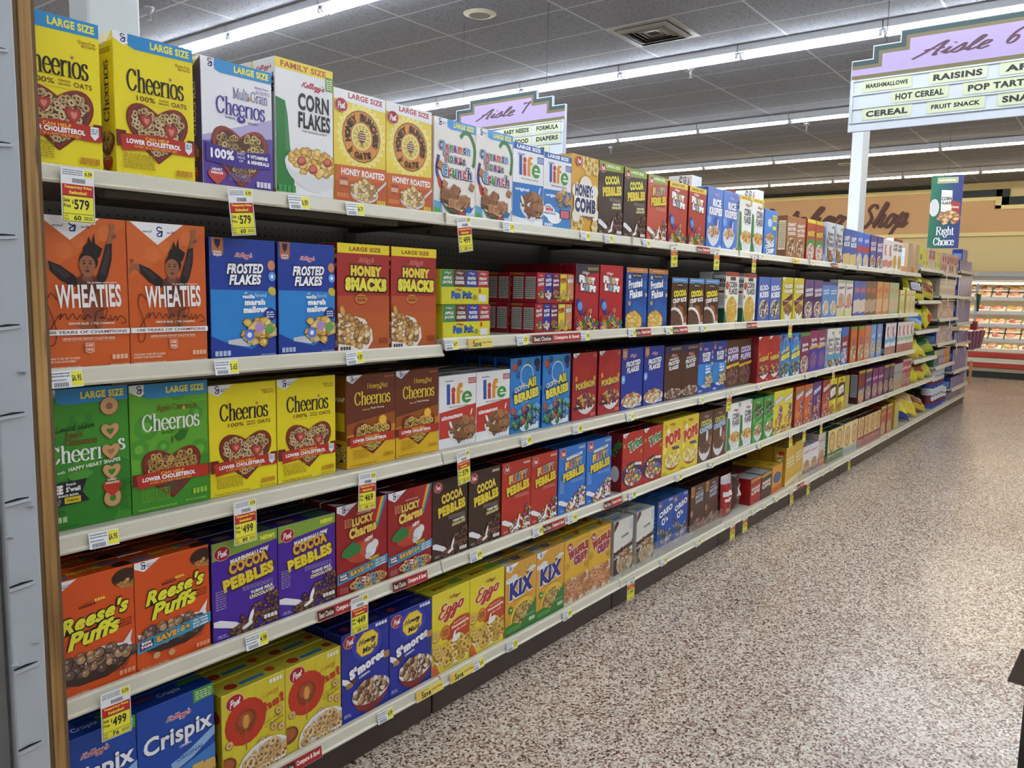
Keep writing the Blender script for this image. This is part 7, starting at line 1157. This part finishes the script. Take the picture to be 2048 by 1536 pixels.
# ---------------------------------------------------------------- price tags
LZ = [1.705, 1.305, .925, .555, .147]
TL = {}
def near_box(r, x):
    b = min(ROWS[r], key=lambda q: abs(q[1]-x)); return BX[b[0]][0]
def price_tag(r, kind, x, txt=None, save=None, idx=0):
    z = LZ[r]-(.02 if r == 1 and x < B0+BW else 0); R = random.Random(idx*7+r)
    nb = near_box(r, x)
    if kind == 'P':
        a = Art(.066, .036); a.r(0, 0, 100, 100, 'e9edf0'); a.tiny(4, 60, 60, 92, 2, '6a6e78'); a.tiny(4, 36, 50, 56, 1, '8a8e98')
        for k in range(9): a.r(10+k*5, 6, 12.6+k*5, 32, '30343c')
        a.r(64, 8, 99, 92, 'ece63a'); a.t(('$' if idx % 3 == 0 else '')+(txt or '4.99'), 80, 52, 30, 42, '2a2a24', .03)
        o = (max(x, .783)+(.012 if abs(x-6.863) < .001 else 0), -.0195, z-.038); rot = (-.17, R.uniform(-.05, .05), R.uniform(-.03, .03)); W_, H_ = .066, .036; lab = 'white price label under the '+nb; cat = 'price label'; nm = 'price_label'
    elif kind == 'S':
        W_, H_ = .068, .112; a = Art(W_, H_); a.r(0, 0, 100, 100, 'eef0f2'); a.tiny(6, 86, 66, 97, 3, '6a6e78'); a.r(70, 84, 96, 98, 'ece63a'); a.t(str(round(float(txt)+.6, 2)), 83, 91, 22, 7, '2a2a24', .03)
        for k in range(11): a.r(34+k*3.6, 73, 36+k*3.6, 81, '30343c')
        a.r(3, 50, 97, 70, 'c4222e'); a.t('Temporary Price', 50, 64.5, 82, 6.5, 'f4e83a', .05); a.t('Reduction!', 50, 55.5, 52, 6.5, 'f4e83a', .05); a.r(3, 2, 97, 50, '2a2a20'); a.r(4.5, 17, 95.5, 48.5, 'ece63a'); a.r(4.5, 3, 95.5, 16, 'ece63a')
        a.t('Sale', 15, 41, 18, 7, '20201c', .03); a.t('Price', 16, 31, 20, 7, '20201c', .03); a.t(txt.replace('.', ''), 60, 34, 46, 19, '20201c', .03); a.t('$', 33, 38, 5, 8, '20201c', .03); a.t('You', 12, 12.4, 11, 3.6, '20201c', .02); a.t('Save', 13, 7, 13, 3.6, '20201c', .02); a.t(save or '80', 46, 9.5, 22, 9, '20201c', .03); a.tiny(66, 6, 92, 13, 2, '4a4a3a')
        o = (x, -.0212, z-.004-H_); rot = (0, (R.uniform(-.16, .04) if r != 2 else R.uniform(-.1, .05)), R.uniform(-.04, .04)); lab = 'hanging sale tag under the '+nb; cat = 'sale tag'; nm = 'sale_tag'
    elif kind == 'B':
        W_ = .16 if not (r == 1 and x < 3) else .34; H_ = .034; a = Art(W_, H_); a.r(0, 0, 100, 100, 'a8201f'); a.r(2, 14, 40, 86, '2a1a18'); a.t('Best Choice', 21, 50, 32, 46, 'e8d8c0', .03); a.t('Compare & Save!', 70, 50, 52, 52, 'f0e6d8', .05, .15)
        o = (x, -.0188, z-.037); rot = (-.17, 0, 0); lab = 'red strip under the '+nb; cat = 'shelf strip'; nm = 'promotion_strip'
    else:
        W_ = .13; H_ = .034; a = Art(W_, H_); a.r(0, 0, 100, 100, 'e2cf5c'); a.r(0, 0, 22, 100, 'dcb84c'); a.t('Save', 36, 44, 34, 60, '20201c', .03, .1); a.t('always', 34, 84, 24, 20, 'c0702c', .02, .2); a.t('Lower Prices', 76, 54, 40, 24, 'a8402c', .03, .1)
        o = (x, -.0188, z-.037); rot = (-.17, 0, 0); lab = 'yellow strip under the '+nb; cat = 'shelf strip'; nm = 'promotion_strip'
    V, F, K = [], [], []; mb = MB().box(-W_/2, -.0003, 0, W_/2, .0003, H_); V += mb.V; F += mb.F; K += [lin('e4e6e8')]*len(mb.F)
    art_to(V, F, K, a, lambda u, v, q: (u-W_/2, -.0003-q*.35, v))
    ob = obj(nm, ink_mesh(nm, V, F, K), M['paper'], None, o, rot)
    n_ = TL.get(lab, 0); TL[lab] = n_+1
    w_ = lab.split()+[[], ['right', 'one'], ['farther', 'one'], ['third', 'along'], ['fourth', 'along'], ['fifth', 'along'], ['last', 'along']][min(n_, 6)]; w_[-1] += '' ; tag(ob, ' '.join(w_[:16]), cat, 'shelf edge tickets')
    if kind == 'S':   # pivot the tilt about the top edge
        ob.location.x -= math.sin(rot[1])*H_
for i, tg in enumerate(TAGS): price_tag(tg[0], tg[1], tg[2], *(tg[3:5] if len(tg) > 3 else ()), idx=i) if len(tg) < 6 else 0

# ---------------------------------------------------------------- far bays: bags, canisters, small cartons
YB = [(0, 0, 100, 22, 'c9a41c'), (18, 26, 84, 56, 'b8342c'), (10, 60, 90, 84, 'e2d83c')]
def bag(x, y, z, w_, h_, d_, col, arts, rot, lab, seed):
    from mathutils import Euler
    o = pouch('cereal_bag', w_, h_, d_, col, arts, (0, 0, 0), (rot[0], rot[1], -.55+rot[2]), lab, 'cereal bag', 'bagged cereal in the eighth bay', seed=seed)
    Rm = Euler(o.rotation_euler).to_matrix(); Q = [Rm @ v.co for v in o.data.vertices]
    o.location = (x+.05, .016-min(q.y for q in Q), max(z, z)+.001-min(q.z for q in Q)); return o
L7 = 'in the bag bay'
bag(9.5, .13, 1.426, .30, .27, .10, 'c4b82c', [(14, 20, 86, 70, '2a2430'), (24, 30, 76, 60, 'b8b4c0')], (-.35, .12, 0), 'yellow and black foil cereal bag leaning on the upper bag shelf', 1)
bag(10.0, .14, 1.426, .26, .24, .09, 'c9b83c', [(20, 20, 80, 60, '8a4a24')], (-.4, .3, 0), 'gold foil cereal bag slumped right on the upper bag shelf', 2)
bag(9.5, .12, 1.106, .27, .24, .09, 'd2ca34', [(10, 40, 90, 62, '2a74b4'), (10, 18, 90, 40, '9cb8d8')], (-.3, .2, 0), 'yellow bag with blue band on the second bag shelf', 3)
bag(9.98, .12, 1.106, .22, .19, .09, 'd8c82c', [(40, 30, 80, 70, 'b84a34')], (-.3, .9, 0), 'yellow bag with red seal tipped over on the second bag shelf', 4)
bag(9.48, .12, .796, .30, .25, .12, 'd8cc2c', YB[:1], (-.5, .2, 0), 'plain yellow bag on the third bag shelf, lower front', 5)
bag(9.86, .2, .796, .30, .2, .08, 'd2c42c', [(20, 30, 80, 70, 'e8dc60')], (-.9, .3, .1), 'yellow bag lying on others on the third bag shelf', 6)
bag(10.26, .15, .796, .3, .22, .12, 'a8b42c', [(10, 40, 90, 80, '1f6a34')], (-.6, -.2, 0), 'green and yellow bag on the third bag shelf', 7)
bag(9.48, .12, .546, .28, .19, .12, 'dccc24', [(10, 60, 60, 90, 'a8301c')], (-.5, 0, 0), 'yellow and red bag on the lowest bag shelf, left', 8)
bag(9.86, .12, .546, .28, .17, .12, 'd8c82c', [(20, 40, 80, 80, 'a83a1c')], (-.5, .1, 0), 'yellow bag with red label on the lowest bag shelf, middle', 9)
bag(10.24, .16, .546, .26, .2, .09, 'c9c43c', [(0, 60, 60, 100, '2a7a78')], (-.5, -.1, 0), 'teal and yellow bag on the lowest bag shelf, right', 10)
bag(9.2, .12, .148, .34, .28, .12, 'e0d030', [(8, 60, 70, 92, '1c3a9c'), (0, 0, 100, 16, '16307c')], (-.75, .25, 0), 'blue and yellow bag at the front of the base deck', 11)
bag(9.6, .15, .155, .34, .32, .11, 'dcc63c', [(0, 80, 100, 100, 'b85a2c'), (20, 40, 76, 70, 'c9a878')], (-.75, .3, 0), 'orange edged yellow bag beside the blue one on the base deck', 12)
bag(10.1, .2, .15, .32, .2, .11, 'c9a82c', [(10, 20, 70, 60, '7a3a1c')], (-.9, .3, 0), 'brown and gold bag farther right on the base deck', 13)
def smallbox(w_, h_, d_, base, art, side=None, cs=None):
    fr = Art(w_, h_); art(fr); sd = None
    if side: sd = Art(d_, h_); side(sd)
    me = carton('small_carton', w_, h_, d_, fr, sd, None, base, cs or tint(base, -.2)); me.materials.append(M['carton']); return me
oat = smallbox(.125, .2, .16, 'cdbfa8', lambda a: (a.r(0, 84, 100, 100, 'b8a890'), a.tiny(20, 62, 80, 76, 2, '6a4a3c'), a.e(50, 28, 36, 'b48a6c', 18)), s_txt('OATS', '6a5a4a'), '9c9484')
oat2 = smallbox(.125, .2, .16, 'c9a58c', lambda a: (a.r(0, 80, 100, 100, 'b07a64'), a.tiny(20, 62, 80, 76, 2, '7a3a2c'), a.e(50, 28, 36, 'dcc0a0', 18)), None, 'a88c78')
blu = smallbox(.135, .14, .12, '2f4a9c', lambda a: (a.r(34, 0, 66, 100, 'c9a8b4'), a.r(70, 0, 84, 100, 'd8c4bc')), lambda a: (a.r(10, 8, 90, 62, '7c9cc8'), a.tiny(14, 12, 86, 56, 6, '5a74a0')), '1c3488')
org = smallbox(.14, .19, .1, 'c9743c', lambda a: (a.r(0, 60, 100, 100, 'd08a4c'), a.e(50, 30, 34, 'e2b078', 20)))
grn2 = smallbox(.14, .19, .1, '4f8a5c', lambda a: (a.r(0, 60, 100, 100, 'c9c070'), a.e(50, 30, 34, '5f5a80', 20)))
pur = smallbox(.14, .19, .1, '7a78b0', lambda a: (a.r(0, 60, 100, 100, 'a8b4c8'), a.e(50, 30, 34, 'c9bcc4', 20)))
low = smallbox(.13, .10, .12, 'b8a4b0', lambda a: (a.r(0, 0, 40, 100, '5a4a84'), a.r(60, 0, 74, 100, 'a8503c')))
lime = smallbox(.17, .23, .14, 'cfd03c', lambda a: (a.r(0, 0, 100, 20, '8aa8d0'), a.e(50, 50, 30, '7a6a4c', 14)), lambda a: (a.tiny(20, 70, 70, 86, 2, '3a4a2c'), a.tiny(20, 46, 70, 56, 1, '3a4a2c'), a.tiny(20, 14, 80, 30, 2, '2a2a1c')), 'd0d424')
pnk = smallbox(.17, .23, .12, 'c9b4a8', lambda a: (a.r(10, 50, 90, 90, 'b8384c'), a.r(20, 66, 80, 80, '7a84b8'), a.e(50, 18, 30, 'd9c8b4', 16)))
yl2 = smallbox(.15, .21, .12, 'c9bf50', lambda a: (a.r(40, 0, 90, 100, 'd8cc78'), a.e(50, 30, 24, '9c8a40', 12)))
drk = smallbox(.15, .24, .14, 'c9a094', lambda a: (a.e(50, 70, 34, '9c3a34', 16), a.e(50, 28, 34, '8c4438', 16)), None, 'b8a08c')
def sb(me, x, z, lab, grp, y=.03, rz=0): return tag(obj('small_carton', me, None, None, (x, y, z), (0, 0, rz)), lab, 'carton', grp)
NM = {id(oat): 'cream oatmeal carton', id(oat2): 'peach oatmeal carton', id(blu): 'blue pastry carton', id(org): 'orange breakfast carton', id(low): 'short mauve breakfast carton', id(grn2): 'green breakfast carton', id(pur): 'lavender breakfast carton', id(lime): 'lime yellow carton', id(pnk): 'pink and blue carton', id(yl2): 'straw yellow carton', id(drk): 'dusty red carton'}
def rowof(seq, x0, x1, z, where, grp, stack=1, hh=0, y=.03):
    xs = x0
    for k, me in enumerate(seq):
        w_ = max(v.co.x for v in me.vertices)*2
        if xs+w_ > x1: break
        for s in range(stack):
            sb(me, xs+w_/2, z+s*hh, '%s, %s from the left%s, %s' % (NM[id(me)], (ORD+['eleventh', 'twelfth', 'thirteenth'])[k], '' if stack == 1 else (' bottom', ' top')[s] if s < 2 else '', where), grp, y)
        xs += w_+.004
rowof([lime, yl2, yl2, pnk, pnk, yl2, yl2], 9.33, 10.52, 1.765, 'top of the bag bay', 'cartons above the bag shelves')
rowof([drk, drk, pnk, drk, drk, pnk, drk], 10.58, 11.7, 1.745, 'top of the ninth bay', 'cartons in the ninth bay')
rowof([oat]*8, 10.57, 11.72, 1.485, 'upper shelf of the ninth bay', 'cartons in the ninth bay')
rowof([oat2, oat, oat2, oat2, oat2, oat, oat2, oat2], 10.57, 11.72, 1.215, 'second shelf of the ninth bay', 'cartons in the ninth bay')
rowof([blu, oat, oat2, oat, oat, pur, oat2, oat], 10.57, 11.72, .925, 'third shelf of the ninth bay', 'cartons in the ninth bay')
rowof([grn2, grn2, pur, pur, org, org, org], 10.57, 11.72, .65, 'fourth shelf of the ninth bay', 'cartons in the ninth bay')
rowof([blu, blu, blu, blu, blu, blu, blu], 11.79, 12.9, 1.8045, 'top shelf of the tenth bay', 'blue cartons in the tenth bay')
rowof([blu, blu, blu], 11.93, 12.45, 1.9462, 'stacked above the tenth bay', 'blue cartons in the tenth bay')
rowof([blu]*8, 11.79, 12.9, 1.475, 'upper shelf of the tenth bay', 'blue cartons in the tenth bay', 2, .1412)
rowof([blu]*8, 11.79, 12.9, 1.14, 'second shelf of the tenth bay', 'blue cartons in the tenth bay', 2, .1412)
rowof([blu]*8, 11.79, 12.9, .875, 'third shelf of the tenth bay', 'blue cartons in the tenth bay')
rowof([blu]*8, 11.79, 12.9, .515, 'fourth shelf of the tenth bay', 'blue cartons in the tenth bay', 2, .1412)
rowof([blu]*8, 11.79, 12.9, .29, 'fifth shelf of the tenth bay', 'blue cartons in the tenth bay')
rowof([low]*7, 11.79, 12.9, .1436, 'base of the tenth bay', 'cartons in the tenth bay')
mc = [mat('canister_paper', 'c9ccce', .4), mat('canister_maroon', '6a2430', .4), mat('canister_blue', '2c4a9c', .4), mat('canister_lid', 'dadcdd', .4)]
def canister(x, y, z, r, h, lab):
    t = thing('oat_canister', lab, 'canister', (x, y, z), group='round oat canisters in the ninth bay')
    MB().lathe([(.001, 0), (r, 0), (r, h*.2)], 24, 2).lathe([(r, h*.2), (r, h*.66)], 24, 1).lathe([(r, h*.66), (r, h*.94), (.001, h*.94)], 24, 0).build('tub', mc, t, smooth=False)
    MB().lathe([(.001, h*.93), (r*1.03, h*.93), (r*1.03, h), (.001, h)], 24).build('lid', mc[3], t)
    MB().lathe([(.001, 0), (r*.4, 0), (r*.4, .002), (.001, .002)], 16).build('label_disc', mc[0], t, (-r*.55, -r*.86, h*.5), (PI/2, 0, -.55))
for k, (x, z, r, h) in enumerate(((10.72, .143, .075, .24), (10.9, .143, .075, .24), (11.08, .143, .075, .24), (11.26, .143, .075, .24), (10.72, .384, .075, .22), (10.9, .384, .075, .22), (11.08, .384, .075, .22), (11.26, .384, .075, .22), (11.5, .143, .06, .2), (11.62, .143, .055, .18))):
    canister(x, .1, z+.0006, r, h, 'white and maroon oat canister, %s of the %s canisters by the base' % ((ORD[k % 4]+' from left'), ['lower', 'upper', 'small'][k//4]))
for k in range(10):   # long hanging tags at the far bays
    x = 10.65+k*.22; z = [1.75, 1.49, 1.22][k % 3]-.13 if x < 11.75 else [1.475, 1.14, .875][k % 3]-.13
    V, F, K = [], [], []; mb = MB().box(-.02, -.0004, 0, .02, .0004, .12); V += mb.V; F += mb.F; K += [lin('e8dfb8')]*6
    tag(obj('sale_tag', ink_mesh('sale_tag', V, F, K), M['paper'], None, (x, -.0185, z), (0, -.25 if k % 2 else .1, 0)), 'tiny pale tag hanging askew from the far bays, %s from the left' % ORD[k], 'sale tag', 'pale tags on the far bays')

# ---------------------------------------------------------------- meat case and packages
CX = 17.25
t = thing('refrigerated_meat_case', 'lit refrigerated meat case with red bumpers by the back wall', 'refrigerated case', (CX, 0, 0))
Y0, Y1 = -3.2, 2.2
red, cw, tan_, grey = mat('red_bumper', 'a8301c', .35), mat('case_enamel', 'cfc9b8', .4), mat('case_tan', '9c8f74', .5), mat('case_grey', '9a9a96', .4)
MB().box(.0, Y0, 0, .8, Y1, .12).build('base', M['black'], t); MB().box(-.02, Y0, .12, .8, Y1, .19).build('kick_band', tan_, t)
MB().box(-.05, Y0, .19, .8, Y1, .27, c=.01).build('bumper', red, t); MB().box(-.03, Y0, .28, .8, Y1, .37).build('front_panel', cw, t); MB().box(-.06, Y0, .375, .8, Y1, .475, c=.01).build('bumper', red, t)
MB().box(-.03, Y0, .475, .1, Y1, .545, c=.008).build('front_lip', cw, t); MB().box(.1, Y0, .475, .8, Y1, .5).build('bottom_tray', cw, t)
MB().box(.82, Y0, 0, .9, Y1, 1.9).build('back_wall', cw, t)
MB().box(.05, Y0, 1.80, .9, Y1, 1.95, c=.01).box(.02, Y0, 1.86, .06, Y1, 1.93).build('canopy', grey, t); MB().box(.05, Y0, 1.76, .3, Y1, 1.8).build('light_cover', cw, t)
for zz in (1.47, 1.21, .97, .70):
    s = MB().box(.3, Y0, zz-.02, .82, Y1, zz).build('shelf', cw, t); MB().box(.285, Y0, zz-.045, .3, Y1, zz+.015).build('price_strip', M['white'], s); 
    MB().tube([(.314, Y0, zz-.032), (.314, Y1, zz-.032)], .009, 6).build('shelf_lamp', M['caselight'], s)
MB().tube([(.12, Y0, 1.735), (.12, Y1, 1.735)], .016, 8).build('canopy_lamp', M['caselight'], t)
def tray(w_, h_, d_, cols, seed):
    R = random.Random(seed); V, F, K = [], [], []; mb = MB().box(-d_/2, -w_/2, 0, d_/2, w_/2, h_*.4, c=.004); V += mb.V; F += mb.F; K += [lin('e8e4dc')]*len(mb.F)
    for k in range(7):
        m2 = MB().lathe([(.001, -.02), (.03, -.015), (.042, 0), (.03, .018), (.001, .022)], 10); x, y = R.uniform(-d_/2+.04, d_/2-.04), R.uniform(-w_/2+.045, w_/2-.045); b = len(V)
        V += [(x+a*R.uniform(1, 1.05)*.9, y+c*1.2, h_*.55+z_) for a, c, z_ in m2.V]; F += [tuple(b+i for i in f) for f in m2.F]; K += [lin(R.choice(cols))]*len(m2.F)
    me = ink_mesh('tray', V, F, K); me.materials.append(M['foil']); return me
MT = [tray(.24, .07, .18, ['c97a5c', 'd89a7c', 'e0b49c'], 1), tray(.24, .07, .18, ['d8b45c', 'e2c880', 'd89a6c'], 2), tray(.24, .07, .18, ['a84a3c', 'c06a54', 'e0c0b0'], 3)]
zn = ['top case shelf', 'second case shelf', 'third case shelf', 'fourth case shelf', 'bottom case tray']
for k, zz in enumerate((1.47, 1.21, .97, .70, .5)):
    for j in range(7):
        y = .75-j*.26
        o = obj('meat_tray', MT[(j+k) % 3], None, None, (CX+.42-(.2 if k == 4 else 0), y, zz+.043), (0, -.38, 0))
        tag(o, 'shrink-wrapped meat tray, %s from the left on the %s' % (ORD[j], zn[k]), 'meat tray', 'wrapped meat in the case')
        if k in (0, 3): 
            o = obj('meat_tray', MT[(j+k+1) % 3], None, None, (CX+.56, y, zz+.155), (0, -.38, 0)); tag(o, 'shrink-wrapped meat tray, %s from the left, upper layer, %s' % (ORD[j], zn[k]), 'meat tray', 'wrapped meat in the case')
# hanging clip strip with utensils beside the far shelves
t = thing('clip_strip', 'hanging strip of plum plastic cups at the far shelf end', 'clip strip', (B0+10*BW+.06, -.03, .72))
MB().box(-.004, -.012, 0, .004, .012, .95).build('strip', M['white'], t)
pm = mat('plum_plastic', '8c5a64', .35); rm = mat('red_plastic', '9c2c28', .35); gm_ = mat('green_plastic', '1f4f3c', .4)
for k in range(4): MB().lathe([(.02, 0), (.035, .25), (.034, .25), (.019, .004), (.001, .004)], 12).build('cup', pm, t, (0, -.02-.035*k+.05, .02+.01*k), (.06*(k-1), 0, 0))
for k in range(3): MB().tube([(0, -.02+.03*k, .30), (0, -.02+.03*k, .42)], .016, 8).build('red_handle', rm, t)
MB().tube([(0, -.02, .56), (0, -.02, .8)], [.012, .03], 8).build('green_tool', gm_, t)
t = thing('cord_tags', 'orange edged hanging tag at the far shelf corner', 'sale tag', (B0+10*BW+.03, -.03, .25))
MB().box(-.002, -.018, 0, .002, .018, .34).build('card', mat('tag_card', 'b88a5c', .6), t)

# ---------------------------------------------------------------- dark things at the right edge
t = thing('display_stand', 'black slanted display stand with brown cardboard flap at the right edge', 'display stand', (0, 0, 0))
MB().add([(2.80, -1.619, 0.001), (2.254, -1.652, .5), (2.254, -2.1, .5), (2.8, -2.1, .001), (2.83, -1.619, 0.001), (2.284, -1.652, .5), (2.284, -2.1, .5), (2.83, -2.1, .001)], [(0, 1, 2, 3), (7, 6, 5, 4), (0, 4, 5, 1), (1, 5, 6, 2), (2, 6, 7, 3), (3, 7, 4, 0)]).build('slanted_panel', M['black'], t)
MB().box(2.25, -2.1, 0, 2.27, -1.7, .499).box(2.27, -2.1, 0, 2.8, -2.08, .02).build('base_frame', M['black'], t)
MB().add([(2.818, -1.577, .3), (2.72, -1.613, .45), (2.3, -1.80, .5), (2.848, -1.611, .33), (2.818, -1.571, .303), (2.72, -1.607, .453), (2.3, -1.794, .503), (2.848, -1.605, .333)], [(0, 1, 2, 3), (7, 6, 5, 4), (0, 4, 5, 1), (1, 5, 6, 2), (2, 6, 7, 3), (3, 7, 4, 0)]).build('cardboard_flap', mat('dark_cardboard', '4f403a', .6), t)
